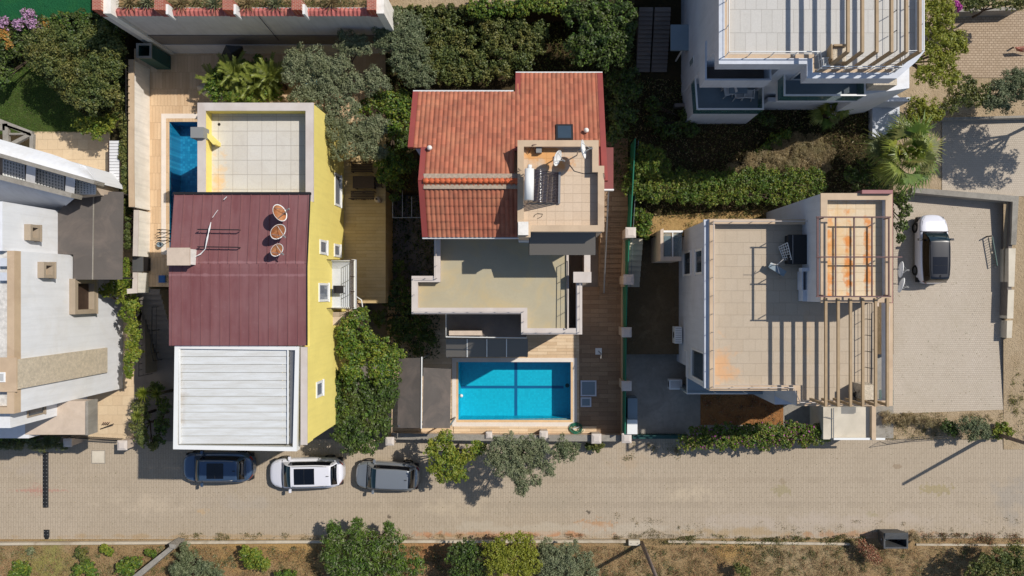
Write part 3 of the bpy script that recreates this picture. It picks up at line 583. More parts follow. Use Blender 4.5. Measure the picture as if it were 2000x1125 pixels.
# two pool ladder rails at the narrow pool
for k, (y, lb) in enumerate(((453, 'upper pair of bent dark ladder rails by the narrow pool'), (468, 'lower pair of bent dark ladder rails by the narrow pool'))):
    r_ = thing('pool_ladder', lb, 'pool ladder', W(320, y, 2.54), 'pool ladder rails')
    for d in (-.09, .09):
        b = MB(); a = W(315, y, 2.54); b.tube([(a.x, a.y+d, 2.54), (a.x+.05, a.y+d, 3.1), (a.x+.25, a.y+d, 3.25), (a.x+.5, a.y+d, 3.0), (a.x+.55, a.y+d, 2.2)], .02, 6); b.build('handrail', M['darkmetal'], r_, True)
r_ = thing('blue_bucket', 'small light blue bucket on the white pool surround', 'bucket', W(316, 478, 2.55)); b = MB(); c = W(316, 478, 2.55)
b.lathe([(0, 0), (.12, 0), (.16, .3), (.145, .3), (.11, .02), (0, .02)], c, 14); b.build('bucket_body', M['bluefloor'], r_, True); b = MB(); b.tube([c+Vector((-.15, 0, .3)), c+Vector((-.1, .1, .36)), c+Vector((.1, .1, .36)), c+Vector((.15, 0, .3))], .008, 5); b.build('bucket_handle', M['metal'], r_)
# ---------------------------------------------------------------- building helpers
def xwin(root, X, x0, x1, y0, y1, d=1, fm='paint', gm='glass', fr=.09, out=.05, recess=.0):   # window in a wall of constant X, px box in the picture, d = outward sign
    za, zb = H-X*F/(x0-NX), H-X*F/(x1-NX); z0, z1 = min(za, zb), max(za, zb); zm = (z0+z1)/2
    Ya, Yb = wy(y1, zm), wy(y0, zm)
    b = MB()
    def bx(ya, yb, a, c): b.box(min(X, X+d*out), max(X, X+d*out), ya, yb, a, c)
    bx(Ya, Ya+fr, z0, z1); bx(Yb-fr, Yb, z0, z1); bx(Ya+fr, Yb-fr, z0, z0+fr); bx(Ya+fr, Yb-fr, z1-fr, z1)
    f = b.build('window_frame', M[fm], root)
    b = MB(); bX = X+d*.012; v = [(bX, Ya+fr, z0+fr), (bX, Yb-fr, z0+fr), (bX, Yb-fr, z1-fr), (bX, Ya+fr, z1-fr)]; b.face(v if d > 0 else v[::-1]); b.build('pane', M[gm], f)
    b = MB(); b.box(min(X, X+d*(out+.04)), max(X, X+d*(out+.04)), Ya-.03, Yb+.03, z0-.06, z0); b.build('sill', M[fm], f)
    return f
def ywin(root, Y, px0, px1, z0, z1, fm='paint', gm='glass', fr=.08, out=.05):                   # window in a south facing wall
    X0, X1 = wx(px0, (z0+z1)/2), wx(px1, (z0+z1)/2); b = MB()
    b.box(X0, X0+fr, Y-out, Y, z0, z1); b.box(X1-fr, X1, Y-out, Y, z0, z1); b.box(X0+fr, X1-fr, Y-out, Y, z0, z0+fr); b.box(X0+fr, X1-fr, Y-out, Y, z1-fr, z1)
    f = b.build('window_frame', M[fm], root)
    b = MB(); b.face([(X0+fr, Y-.012, z0+fr), (X1-fr, Y-.012, z0+fr), (X1-fr, Y-.012, z1-fr), (X0+fr, Y-.012, z1-fr)]); b.build('pane', M[gm], f)
def dish(label, c, r_, facing, m='paint', arm=.55, group=None, tilt=1.0, mast=.35, base=None):   # c centre of the bowl, facing = direction it looks to
    c = Vector(c); f = Vector(facing).normalized(); zb = base if base is not None else c.z-mast-.1
    rt = thing('satellite_dish', label, 'satellite dish', (c.x-f.x*.15, c.y-f.y*.15, zb), group)
    q = f.to_track_quat('Z', 'Y').to_matrix().to_4x4()
    b = MB(); prof = [(r_*t, .22*r_*t*t) for t in (0, .25, .5, .75, .9, 1)]+[(r_*1.02, .22*r_+.01), (r_*1.0, .2*r_-.015)]+[(r_*t, .22*r_*t*t-.02) for t in (.75, .4, 0)]
    b.lathe(prof, c, 28, q); b.build('bowl', M[m], rt, True)
    b = MB(); b.lathe([(r_*1.0, .22*r_-.004), (r_*1.035, .22*r_+.012), (r_*1.0, .22*r_+.016), (r_*.93, .205*r_)], c, 28, q); b.build('rim', M['paint'], rt, True)
    low = q @ Vector((0, -r_, .2*r_)); s1 = q @ Vector((r_*.6, .5*r_, .2*r_)); s2 = q @ Vector((-r_*.6, .5*r_, .2*r_))
    if (c+low).z > (c-low).z: low = -low
    foc = c+f*r_*arm*1.6+low*.25
    b = MB(); b.tube([c+low, foc], .024, 6); b.build('feed_arm', M['metal'], rt); 
    for s_ in (s1, s2): b = MB(); b.tube([c+s_, foc], .014, 5); b.build('stay', M['metal'], rt)
    b = MB(); b.tube([foc-f*.03, foc+f*.1], .045, 8); b.build('receiver', M['grey'], rt)
    b = MB(); b.tube([c-f*.02, c-f*.12, (c.x-f.x*.15, c.y-f.y*.15, c.z-.15), (c.x-f.x*.15, c.y-f.y*.15, zb)], .028, 8); b.build('mast', M['metal'], rt)
    return rt
def ac(label, c, sx=.35, sy=.85, sz=.6, d=(1, 0)):
    rt = thing('air_conditioner', label, 'air conditioner', (c[0], c[1], c[2]))
    b = MB(); b.box(c[0]-sx/2, c[0]+sx/2, c[1]-sy/2, c[1]+sy/2, c[2], c[2]+sz); b.build('casing', M['paint'], rt, bevel=.02)
    b = MB(); q = Matrix.Rotation(R(90), 4, 'Y' if d[0] else 'X'); q = q if d[0] >= 0 else q
    b.lathe([(0, 0), (.2, 0), (.22, .02)], (c[0]+d[0]*(sx/2+.001), c[1]+d[1]*(sy/2+.001), c[2]+sz/2), 16, q); b.build('fan_grille', M['darkmetal'], rt)
    b = MB()
    for i in range(7): y = c[1]-sy/2+.1+i*(sy-.2)/6; b.box(c[0]-sx*.4, c[0]+sx*.4, y-.008, y+.008, c[2]+sz, c[2]+sz+.006)
    b.build('top_vent', M['darkmetal'], rt)
    b = MB(); b.box(c[0]-sx/2, c[0]+sx/2, c[1]-sy*.35, c[1]-sy*.3, c[2]-.05, c[2]); b.box(c[0]-sx/2, c[0]+sx/2, c[1]+sy*.3, c[1]+sy*.35, c[2]-.05, c[2]); b.build('bracket', M['darkmetal'], rt)
    return rt
# ---------------------------------------------------------------- yellow house
Y1 = thing('yellow_house', 'tall yellow rendered house with maroon sheet roof and white canopy', 'house', (-14.9, 1, 0))
XR, XL, XN = -11.52, -18.2, -17.39
b = MB(); b.box(XN, XR, 4.6, 9.6, 0, 7.5); b.build('north_body', M['yellow'], Y1)
b = MB(); b.face([(XN+.1, 4.6, 7.504), (XR-.1, 4.6, 7.504), (XR-.1, 9.5, 7.504), (XN+.1, 9.5, 7.504)]); b.build('terrace_floor', M['terrace1'], Y1)
b = MB(); b.ring([(XN, 4.6), (XR, 4.6), (XR, 9.6), (XN, 9.6)], .33, 7.5, 8.22); b.build('parapet', M['yellow'], Y1)
b = MB(); b.ring([(XN, 4.6), (XR, 4.6), (XR, 9.6), (XN, 9.6)], .37, 8.22, 8.3, .04); b.build('coping', M['cap'], Y1)
b = MB(); b.box(XL, XR-.002, -7.6, 4.6, 0, 8.25); b.build('south_body', M['yellow'], Y1)
b = MB(); b.box(XR-.25, XR, -7.65, -2.8, 8.25, 9.2); b.box(XR-.25, XR, -2.8, 4.55, 8.25, 8.76); b.build('side_parapet', M['yellow'], Y1)
b = MB(); b.box(XR-.3, XR+.03, -7.68, -2.8, 9.2, 9.27); b.build('coping', M['cap'], Y1)
b = MB(); b.prism(rect(372, 248, 397, 269), 8.55, 7.9, True); b.build('chimney', M['grey'], Y1)
b = MB(); b.prism([(399, 262), (403, 258), (421, 275), (421, 282), (416, 282)], 8.1, 7.5); b.build('buttress', M['yellow'], Y1)
b = MB(); b.lathe([(0, 7.51), (.07, 7.51), (.08, 7.505)], W(428, 243, 0)*0+Vector((wx(428, 7.5), wy(243, 7.5), 0)), 12); b.build('floor_drain', M['darkmetal'], Y1)
# maroon roof: two planes folded at py 523
ya, yf, yb = wy(380, 8.9), wy(523, 9.4), wy(675, 9.38)
def rz(y): return 8.9+(9.4-8.9)*(ya-y)/(ya-yf) if y > yf else 9.4-.02*(yf-y)/(yf-yb)
b = MB(); X0, X1 = -18.32, -11.48
for (p, q) in ((ya, yf), (yf, yb)):
    b.mesh([(X0, p, rz(p)-.12), (X1, p, rz(p)-.12), (X1, q, rz(q)-.12), (X0, q, rz(q)-.12), (X0, p, rz(p)), (X1, p, rz(p)), (X1, q, rz(q)), (X0, q, rz(q))],
           [(0, 1, 2, 3), (5, 4, 7, 6), (0, 4, 5, 1), (1, 5, 6, 2), (3, 2, 6, 7), (0, 3, 7, 4)])
ROOF = b.build('sheet_roof', M['maroon'], Y1)
b = MB(); n = 14
for k, (p, q, o_) in enumerate(((ya, yf+.2, 0), (yf+.2, yb, .22))):
    for i in range(n+1):
        x = X0+.05+(X1-X0-.1)*((i+(o_ if k else 0))/n)
        if x > X1-.02: continue
        b.beam((x, p-.01, rz(p)+.02), (x, q+.01, rz(q)+.02), .03, .05); 
b.build('standing_seams', M['maroon'], ROOF)
b = MB(); b.box(X0-.03, X1+.03, ya, ya+.12, rz(ya)-.16, rz(ya)+.06); b.beam((X1+.02, ya, rz(ya)), (X1+.02, yf, rz(yf)), .05, .06); b.beam((X1+.02, yf, rz(yf)), (X1+.02, yb, rz(yb)), .05, .06); b.build('edge_trim', M['darkmetal'], ROOF)
b = MB(); c = W(348, 501, 10.1); b.box(c.x-.5, c.x+.5, c.y-.38, c.y+.38, 8.9, 10.0); b.build('chimney', M['whitewall'], Y1); b = MB(); b.box(c.x-.55, c.x+.55, c.y-.43, c.y+.43, 10.0, 10.1); b.build('chimney_cap', M['beige'], Y1)
for y in (448, 482):
    b = MB(); a, q = W(386, y, 9.55), W(466, y+1, 9.55); b.beam(a, q, .05, .05); b.beam(a-Vector((0, 0, .2)), a, .04, .04); b.beam(q-Vector((0, 0, .2)), q, .04, .04); b.build('roof_bar', M['darkmetal'], ROOF)
r_ = thing('cable_bundle', 'loose white cables running from the chimney box over the maroon roof', 'cable', W(380, 500, 9.45))
for k in range(3):
    b = MB(); pts = [(368, 501+k*1.5), (378, 502+k), (392, 497-k), (401, 486), (404+k, 465), (410-k, 447), (412, 434)]; b.tube([W(x, y, 9.42+(.15 if 2 < i < 6 else 0)) for i, (x, y) in enumerate(pts)], .018, 5); b.build('cable', M['paint'], r_, True)
b = MB(); b.tube([W(437, 390, 9.1), W(443, 384, 9.1)], .02); b.tube([W(415, 425, 9.35), W(424, 412, 9.3), W(426, 410, 9.3)], .012); o = b.build('cable_scraps', M['paint'], r_)
for (x, y, rr, f, lb) in ((544, 417, .43, (.85, .30, .43), 'rust covered satellite dish nearest the terrace edge, topmost of three on the maroon roof'), (541, 451, .41, (.72, -.5, .48), 'rust covered satellite dish in the middle of the three on the maroon roof'), (539, 487, .34, (.74, -.46, .48), 'smallest rusty satellite dish, lowest of the three on the maroon roof')):
    dish(lb, W(x, y, 9.95), rr, f, 'rustdish', .75, 'rusty satellite dishes on the maroon roof', base=9.2)
# white panelled canopy
cz = 9.2; CA = [W(342, 673, cz), W(585, 676, cz), W(580, 881, cz), W(339, 877, cz)]
b = MB(); xy = [(p.x, p.y) for p in CA]; b.ring(xy, .2, cz-.45, cz+.05); CAN = b.build('canopy_frame', M['paint'], Y1)
b = MB(); x0, x1 = CA[0].x+.2, CA[1].x-.55; y0, y1 = CA[0].y-.2, CA[3].y+.25
ys = [478, 510, 575, 655, 730, 810, 885, 965, 1040, 1110, 1180, 1255, 1330]; n = 12
for i in range(n):
    a = y0+(y1-y0)*i/n; c_ = y0+(y1-y0)*(i+1)/n
    b.mesh([(x0, a-.02, cz-.10), (x1, a-.02, cz-.10), (x1, c_, cz-.065), (x0, c_, cz-.065), (x0, c_, cz-.1), (x1, c_, cz-.1)], [(1, 0, 3, 2), (3, 2, 5, 4)][:1] + [(2, 3, 4, 5)])
b.build('roof_panels', M['canopy'], CAN)
b = MB(); b.box(x1, CA[1].x-.2, y1, y0, cz-.18, cz-.14); b.build('gutter', M['metal'], CAN)
b = MB(); b.beam((x0+.03, y0, cz-.01), (x0+.03, y1, cz-.01), .06, .05); b.beam((x1-.03, y0, cz), (x1-.03, y1, cz), .06, .06); b.build('side_rail', M['paint'], CAN)
b = MB(); b.box(CA[1].x+.03, XR-.25, -7.6, yb-.05, 8.25, 8.29); b.build('ledge', M['darkconcrete'], Y1)
for px in (352, 575):
    b = MB(); p = W(px, 872, cz); b.box(p.x-.08, p.x+.08, p.y-.08, p.y+.08, 4.0, cz-.45); b.build('canopy_post', M['paint'], CAN)
for q in ((653, 665, 340, 403), (624, 638, 469, 497), (652, 664, 477, 502), (622, 641, 553, 589), (617, 630, 744, 775)): xwin(Y1, XR, *q, gm='pale_pane', fr=.12)
# balcony
b = MB(); zf = 4.9; p0, p1 = W(643, 507, zf), W(695, 603, zf); b.box(XR, p1.x, p1.y, p0.y, zf-.18, zf); BAL = b.build('balcony', M['bluewhite'], Y1)
b = MB(); b.box(p1.x-.12, p1.x, p1.y, p0.y, zf, zf+.12); b.box(XR, p1.x-.12, p0.y-.1, p0.y, zf, zf+.12); b.box(XR, p1.x-.12, p1.y, p1.y+.1, zf, zf+.12); b.build('balcony_kerb', M['paint'], BAL)
for k in range(6):
    b = MB(); z = zf+.25+k*.15; xx = p1.x-.06; b.tube([(XR, p0.y-.05, z), (xx, p0.y-.05, z), (xx, p1.y+.05, z), (XR, p1.y+.05, z)], .018, 6); b.build('balcony_rail', M['wood'], BAL)
for f in (.02, .35, .65, .98): b = MB(); y = p0.y*(1-f)+p1.y*f; b.tube([(xx, y, zf), (xx, y, zf+1.02)], .022, 6); b.build('balcony_post', M['wood'], BAL)
b = MB(); b.prismw([(XR, p1.y-.2), (XR+.75, p1.y-.2), (XR, p1.y-.95)], 3.2, 4.75); b.build('bay_bracket', M['beige'], Y1)
r_ = thing('plastic_chair', 'small grey wrought chair on the balcony of the yellow house', 'chair', (XR+.55, (p0.y+p1.y)/2-.3, zf)); c = Vector((XR+.55, (p0.y+p1.y)/2-.3, zf))
b = MB(); b.box(c.x-.22, c.x+.22, c.y-.22, c.y+.22, c.z+.42, c.z+.46); b.build('seat', M['darkmetal'], r_, bevel=.02)
b = MB(); b.box(c.x-.24, c.x-.2, c.y-.22, c.y+.22, c.z+.46, c.z+.9); b.build('backrest', M['darkmetal'], r_, bevel=.02)
for i in (-1, 1):
    for j in (-1, 1): b = MB(); b.tube([(c.x+i*.2, c.y+j*.2, c.z), (c.x+i*.2, c.y+j*.2, c.z+.43)], .015, 6); b.build('leg', M['darkmetal'], r_)
# gutter pipe scroll at the garden edge right of the balcony
r_ = thing('curved_railing', 'ornate curved dark railing at the top of the beige steps', 'railing', W(700, 590, 2.5))
for k in range(8):
    b = MB(); f = k/7; a = W(695+12*f, 580+20*f, 2.6); b.tube([a, a+Vector((.0, 0, .5)), a+Vector((.12, .1, .8)), a+Vector((0, 0, 1.0))], .016, 5); b.build('baluster', M['rust'], r_, True)
b = MB(); b.tube([W(694, 578, 3.6), W(706, 586, 3.6), W(709, 605, 3.5), W(706, 616, 3.2)], .035, 6); b.build('handrail', M['paint'], r_, True)
# ---------------------------------------------------------------- red tiled house
T = thing('red_tiled_house', 'beige house with red clay tile roof and olive roof terrace above the pool', 'house', (-1, 3, .3))
ridgeY, ridgeZ = 5.20, 11.0; tn = .465
def tz(y): return ridgeZ-tn*(y-ridgeY) if y >= ridgeY else ridgeZ-.47*(ridgeY-y)
def tiled(x0, x1, y0, y1, name='tile_roof', dy=.31):
    nx = max(8, int((x1-x0)/.225*8)); b = MB(); n = int(abs(y1-y0)/dy)
    us = [x0+(x1-x0)*i/nx for i in range(nx+1)]
    wv = lambda x: .065*abs(math.sin(x*math.pi/.225))**.8
    up2 = abs(dy-.33) < .001
    for i in range(n+1):
        a = y0+(y1-y0)*i/n if i < n else None
        if a is None: break
        c_ = y0+(y1-y0)*(i+1)/n; ov = (c_-a)*.08
        b.grid(lambda u, v: (v, a+(c_-a+ov)*u, tz(a+(c_-a+ov)*u)+wv(v)+(.045 if up2 else .018)*u), [0, .98, 1.0] , us)
    return b.build(name, M['rooftile'], T, True)
xl1, xl2, xm_, xr_ = -6.30, -5.66, -1.12, 3.33
yN, yNE, yS, ymid = 10.05, 11.15, 2.66, 6.95
RF = tiled(xl1+.28, xm_, ymid, yN); tiled(xm_, xr_-.28, 7.0, yNE); tiled(xl2+.28, xm_, ridgeY, ymid); tiled(xl2+.28, xm_+.3, ridgeY, yS, dy=.33)
b = MB()       # roof deck under the tiles
def deck(x0, x1, y0, y1): b.mesh([(x0, y0, tz(y0)-.25), (x1, y0, tz(y0)-.25), (x1, y1, tz(y1)-.25), (x0, y1, tz(y1)-.25), (x0, y0, tz(y0)-.01), (x1, y0, tz(y0)-.01), (x1, y1, tz(y1)-.01), (x0, y1, tz(y1)-.01)], [(3, 2, 1, 0), (4, 5, 6, 7), (0, 1, 5, 4), (1, 2, 6, 5), (2, 3, 7, 6), (3, 0, 4, 7)])
deck(xl1, xm_, ymid, yN); deck(xm_, xr_, 6.8, yNE); deck(2.9, xr_, ridgeY, 6.8); deck(xl2, xm_, ridgeY, ymid); deck(xl2, xm_+.3, yS, ridgeY); b.build('roof_deck', M['verge_board'], T)
for (x, ya_, yb_) in ((xl1+.14, ymid, yN), (xr_-.14, ridgeY, yNE), (xl2+.14, ridgeY, ymid), (xl2+.14, yS, ridgeY)): b = MB(); b.beam((x, ya_, tz(ya_)+.04), (x, yb_, tz(yb_)+.04), .27, .1); b.build('verge_tiles', M['verge_board'], T)
b = MB(); b.beam((xm_+.12, yN-.15, tz(yN)+.05), (xm_+.12, yNE, tz(yNE)+.05), .25, .1); b.build('verge_tiles', M['verge_board'], T)
b = MB(); n = 18; x0, x1 = xl2+.25, xm_+.3
for i in range(n): 
    a = x0+(x1-x0)*i/n; q = x0+(x1-x0)*(i+1)/n+.03; b.tube([(a, ridgeY, ridgeZ+.05), (q, ridgeY, ridgeZ+.065)], [.13, .115], 10)
b.build('ridge_tiles', M['ridgetile'], T, True)
b = MB(); b.box(x0, x1, ridgeY-.36, ridgeY-.14, ridgeZ-.16, ridgeZ-.01); b.box(x0, x1, ridgeY+.14, ridgeY+.36, ridgeZ-.16, ridgeZ-.01)
b.build('mortar_bed', M['mortar'], T)
b = MB(); b.tube([(xl1, yN+.06, tz(yN)-.05), (xm_-.1, yN+.06, tz(yN)-.05)], .055, 8); b.tube([(xm_, yNE+.06, tz(yNE)-.05), (xr_, yNE+.06, tz(yNE)-.05)], .055, 8); b.tube([(xl2, yS-.06, tz(yS)-.05), (xm_+.6, yS-.06, tz(yS)-.05)], .055, 8); b.build('gutter', M['paint'], T)
b = MB(); p, q = W(1086, 240, 10.0), W(1120, 271, 10.3); Ya, Yb = q.y, p.y; 
b.mesh([(p.x, Ya, tz(Ya)-.1), (q.x, Ya, tz(Ya)-.1), (q.x, Yb, tz(Yb)-.1), (p.x, Yb, tz(Yb)-.1), (p.x, Ya, tz(Ya)+.14), (q.x, Ya, tz(Ya)+.14), (q.x, Yb, tz(Yb)+.14), (p.x, Yb, tz(Yb)+.14)], [(4, 5, 6, 7), (0, 1, 5, 4), (1, 2, 6, 5), (2, 3, 7, 6), (3, 0, 4, 7)]); SK = b.build('skylight', M['darkmetal'], T)
b = MB(); e = .09; b.mesh([(p.x+e, Ya+e, tz(Ya+e)+.146), (q.x-e, Ya+e, tz(Ya+e)+.146), (q.x-e, Yb-e, tz(Yb-e)+.146), (p.x+e, Yb-e, tz(Yb-e)+.146)], [(0, 1, 2, 3)]); b.build('pane', M['glass'], SK)
for (px, py, lb) in ((1146, 252, 10.1), (840, 290, 10.2)):
    p = W(px, py, 10.3); b = MB(); z = tz(p.y); b.tube([(p.x, p.y, z-.1), (p.x, p.y, z+.22)], .06, 10); b.lathe([(.06, .2), (.13, .24), (.1, .34), (0, .37)], (p.x, p.y, z), 14); b.build('roof_vent', M['whitewall'], T, True)
b = MB(); b.prism([(808, 285), (824, 285), (824, 310)], 9.3, 8.9, True); b.build('eave_soffit', M['paint'], T)
b = MB(); b.box(xl2+.5, xr_-.4, 2.9, 9.6, 0, 8.2); b.box(xm_+.3, xr_-.4, 9.6, 10.6, 0, 7.8); b.build('wall', M['beige'], T)
# roof terrace
TP = [(849, 440), (849, 540), (805, 540), (805, 612), (1019, 612), (1019, 652), (1136, 652), (1136, 550), (1152, 550), (1152, 440)]
xy = pxy(TP, 8.0); b = MB(); xcut = wx(1107, 7.55)
body = [xy[0], xy[1], xy[2], xy[3], xy[4], xy[5], (xcut, xy[6][1]), (xcut, xy[9][1])]; sg = 1 if sum(body[i][0]*body[(i+1) % 8][1]-body[(i+1) % 8][0]*body[i][1] for i in range(8)) > 0 else -1
b.prismw(offs(body, .012*sg), .0, 7.5); b.prismw([(xcut-.005, xy[6][1]+.012), (xy[6][0]-.012, xy[6][1]+.012), (xy[7][0]-.012, xy[7][1]), (xy[8][0]-.012, xy[8][1]), (xy[9][0]-.012, xy[9][1]), (xcut-.005, xy[9][1])], 0, 5.2); b.build('lower_body', M['beige'], T)
b = MB(); ins = offs([xy[i] for i in range(10)][::1] if True else 0, 0); fl = [(x, y) for x, y in body]; b.face([(x, y, 7.504) for x, y in fl]); b.build('terrace_floor', M['terrace2'], T)
b = MB(); b.ring(xy, .26, 5.0, 7.93); b.build('parapet', M['beige'], T); b = MB(); b.ring(xy, .29, 7.93, 8.0, .03); b.build('coping', M['cap'], T)
b = MB(); b.box(xcut-.02, xcut+.1, xy[6][1]+.27, 1.9, 7.4, 7.62); b.build('opening_kerb', M['cap'], T)
railing('', '', [(1108, 510), (1107, 642)], 8.2, 7.62, 'darkmetal', 1, .75, .018, root=T)
ins = offs(xy[::-1], .1)[::-1] if sum(xy[i][0]*xy[(i+1) % 10][1]-xy[(i+1) % 10][0]*xy[i][1] for i in range(10)) < 0 else offs(xy, .1)
b = MB(); P = [(x, y, 8.22) for x, y in ins[0:9]]; b.tube(P, .022, 6); b.build('railing_top', M['cap'], T)
for i in range(8):
    a, c_ = Vector(P[i]), Vector(P[i+1]); n = max(1, round((c_-a).length/.7))
    for k in range(n): p = a.lerp(c_, k/n); b = MB(); b.tube([(p.x, p.y, 8.0), p], .02, 5); b.build('railing_post', M['darkmetal'], T)
b = MB(); b.pbox(1120, 531, 1155, 552, 8.35, 8.0); b.build('parapet_block', M['cap'], T)
# penthouse
PP = [(1012, 275), (1168, 275), (1168, 325), (1179, 325), (1179, 451), (1035, 451), (1035, 462), (1012, 462)]
xy = pxy(PP, 11.35); b = MB(); b.prismw(xy, 7.4, 10.9); b.build('penthouse_wall', M['beige'], T)
b = MB(); b.face([(x, y, 10.904) for x, y in xy]); b.build('penthouse_floor', M['pent2'], T)
b = MB(); b.ring(xy, .24, 10.9, 11.29); b.build('penthouse_parapet', M['beige'], T); b = MB(); b.ring(xy, .27, 11.29, 11.35, .03); b.build('coping', M['tancap'], T)
b = MB(); b.pbox(1012, 433, 1032, 459, 11.55, 11.35); b.build('corner_chimney', M['whitewall'], T)
b = MB(); a = [W(1034, 452, 10.4), W(1163, 452, 10.4), W(1163, 498, 10.0), W(1034, 498, 10.0)]; b.mesh([tuple(p) for p in a]+[(p.x, p.y, p.z-.05) for p in a], [(3, 2, 1, 0), (4, 5, 6, 7), (2, 3, 7, 6), (1, 2, 6, 5), (3, 0, 4, 7)]); AW = b.build('awning', M['smoke'], T)
for f in (0, .33, .66, 1):
    b = MB(); b.beam(a[0].lerp(a[1], f)+Vector((0, 0, -.08)), a[3].lerp(a[2], f)+Vector((0, 0, -.08)), .05, .06); b.build('awning_rib', M['darkmetal'], AW)
b = MB(); b.prism(rect(1168, 288, 1198, 369), 9.3, 9.1, True); b.build('side_roof', M['redroof'], T); b = MB(); b.prism(rect(1168, 369, 1199, 372), 9.33, 9.05, True); b.build('side_roof_edge', M['paint'], T)
b = MB(); c = W(1025, 475, 8); b.prism(rect(1012, 462, 1034, 470), 9.0, 7.5, True); b.build('planter', M['bluewhite'], T)
# lower balcony, glazed lean-to
b = MB(); b.prism(rect(870, 600, 1028, 659), 5.2, 0); b.build('lower_balcony', M['darkconcrete'], T)
rt = railing('', '', [(871, 613), (871, 658), (1028, 660)], 6.1, 5.2, 'paint', 0, 1.7, .022, root=T)
b = MB(); A_, B_, C_ = W(871, 613, 6.05), W(871, 658, 6.05), W(1028, 660, 6.05)
for p, q in ((A_, B_), (B_, C_)): b.mesh([(p.x, p.y, 5.25), (q.x, q.y, 5.25), (q.x, q.y, 6.05), (p.x, p.y, 6.05)], [(0, 1, 2, 3)])
b.build('glass_balustrade', M['clearglass'], T)
b = MB(); b.pbox(877, 646, 941, 655, 5.75, 5.2); b.build('sunlit_floor_strip', M['beige'], T)  # beige block stands in for a sunlit strip of the balcony floor
b = MB(); a = [W(871, 662, 4.5), W(1031, 662, 4.5), W(1031, 697, 3.9), W(871, 697, 3.9)]; b.mesh([tuple(p) for p in a]+[(p.x, p.y, p.z-.04) for p in a], [(3, 2, 1, 0), (4, 5, 6, 7), (2, 3, 7, 6), (1, 2, 6, 5), (3, 0, 4, 7)]); LT = b.build('lean_to_roof', M['smoke'], T)
for f in (.26, .5, .74): b = MB(); b.beam(a[0].lerp(a[1], f)+Vector((0, 0, .03)), a[3].lerp(a[2], f)+Vector((0, 0, .03)), .05, .05); b.build('glazing_bar', M['paint'], LT)
for f in (.02, .98): b = MB(); p = a[3].lerp(a[2], f); b.tube([(p.x, p.y, .3), (p.x, p.y, 3.85)], .04, 8); b.build('lean_to_post', M['metal'], LT)
# things on the penthouse roof
r_ = thing('solar_water_heater', 'white tank solar water heater with dark tube collector on the penthouse roof', 'water heater', W(1060, 370, 10.9))
b = MB(); a, q = W(1034, 330, 12.1), W(1033, 391, 12.1); b.tube([a+Vector((0, -.02, 0)), a, q, q+Vector((0, .02, 0))], [.15, .22, .22, .15], 20); b.build('tank', M['water_heater'], r_, True)
b = MB(); p = W(1035, 322, 12.1); b.tube([p, a], .1, 12); b.build('expansion_pipe', M['water_heater'], r_, True)
b = MB(); n = 22
top = [W(1040, 331, 11.95), W(1040, 392, 11.95)]; bot = [W(1091, 338, 11.0), W(1090, 396, 11.0)]
for i in range(n): f = i/(n-1); b.tube([top[0].lerp(top[1], f), bot[0].lerp(bot[1], f)], .028, 6)
b.build('collector_tubes', M['tubes'], r_, True)
b = MB(); b.beam(bot[0]+Vector((.05, .05, 0)), bot[1]+Vector((.05, -.05, 0)), .1, .08)
for f in (0, 1): b.beam(bot[0].lerp(bot[1], f), (top[0].lerp(top[1], f).x-.2, top[0].lerp(top[1], f).y, 10.95), .04, .04); b.beam((top[0].lerp(top[1], f).x-.2, top[0].lerp(top[1], f).y, 10.95), top[0].lerp(top[1], f)+Vector((-.2, 0, -.05)), .04, .04)
b.build('stand', M['metal'], r_)
dish('white satellite dish left of the other on the penthouse roof near the water heater', W(1086, 308, 11.9), .36, (.85, -.35, .35), 'paint', .55, base=10.9)
dish('white satellite dish seen edge-on near the right parapet of the penthouse roof', W(1136, 292, 12.2), .42, (.95, .1, .25), 'paint', .55, base=10.9)
r_ = thing('roof_pipe_stand', 'rusty pipe bracket standing in the upper left corner of the penthouse roof', 'bracket', W(1045, 292, 10.9))
b = MB(); b.tube([W(1032, 300, 10.95), W(1040, 283, 11.4), W(1047, 300, 10.95)], .02, 6); b.tube([W(1040, 283, 11.4), W(1052, 282, 11.3)], .02, 6); b.build('pipe_frame', M['rust'], r_); b = MB(); b.pbox(1047, 281, 1058, 298, 11.2, 10.92); b.build('junction_box', M['grey'], r_)
r_ = thing('tv_antenna', 'small dark aerial at the left parapet of the penthouse', 'antenna', W(1013, 332, 11.3))
b = MB(); b.tube([W(1015, 334, 11.3), W(1012, 330, 12.0)], .015, 5); b.build('mast', M['darkmetal'], r_)
for k in range(3): b = MB(); b.tube([W(1004+k*4, 334-k*3, 11.95), W(1010+k*4, 340-k*3, 11.95)], .01, 4); b.build('element', M['darkmetal'], r_)
r_ = thing('thin_cable', 'thin dark cable curving across the penthouse roof to the right parapet', 'cable', W(1130, 330, 10.95)); b = MB(); b.tube([W(x, y, 10.93 if x < 1165 else 11.4) for x, y in ((1113, 322), (1122, 334), (1140, 339), (1162, 338), (1180, 339), (1182, 350))], .012, 5); b.build('cable_run', M['black'], r_, True)
b = MB(); b.tube([W(x, y, 10.93) for x, y in ((1043, 424), (1044, 420), (1050, 417), (1060, 418), (1058, 423), (1050, 427))], .012, 5); o = b.build('wire_loop', M['black']); tag(o, 'small loop of black wire lying on the beige penthouse roof', 'wire')
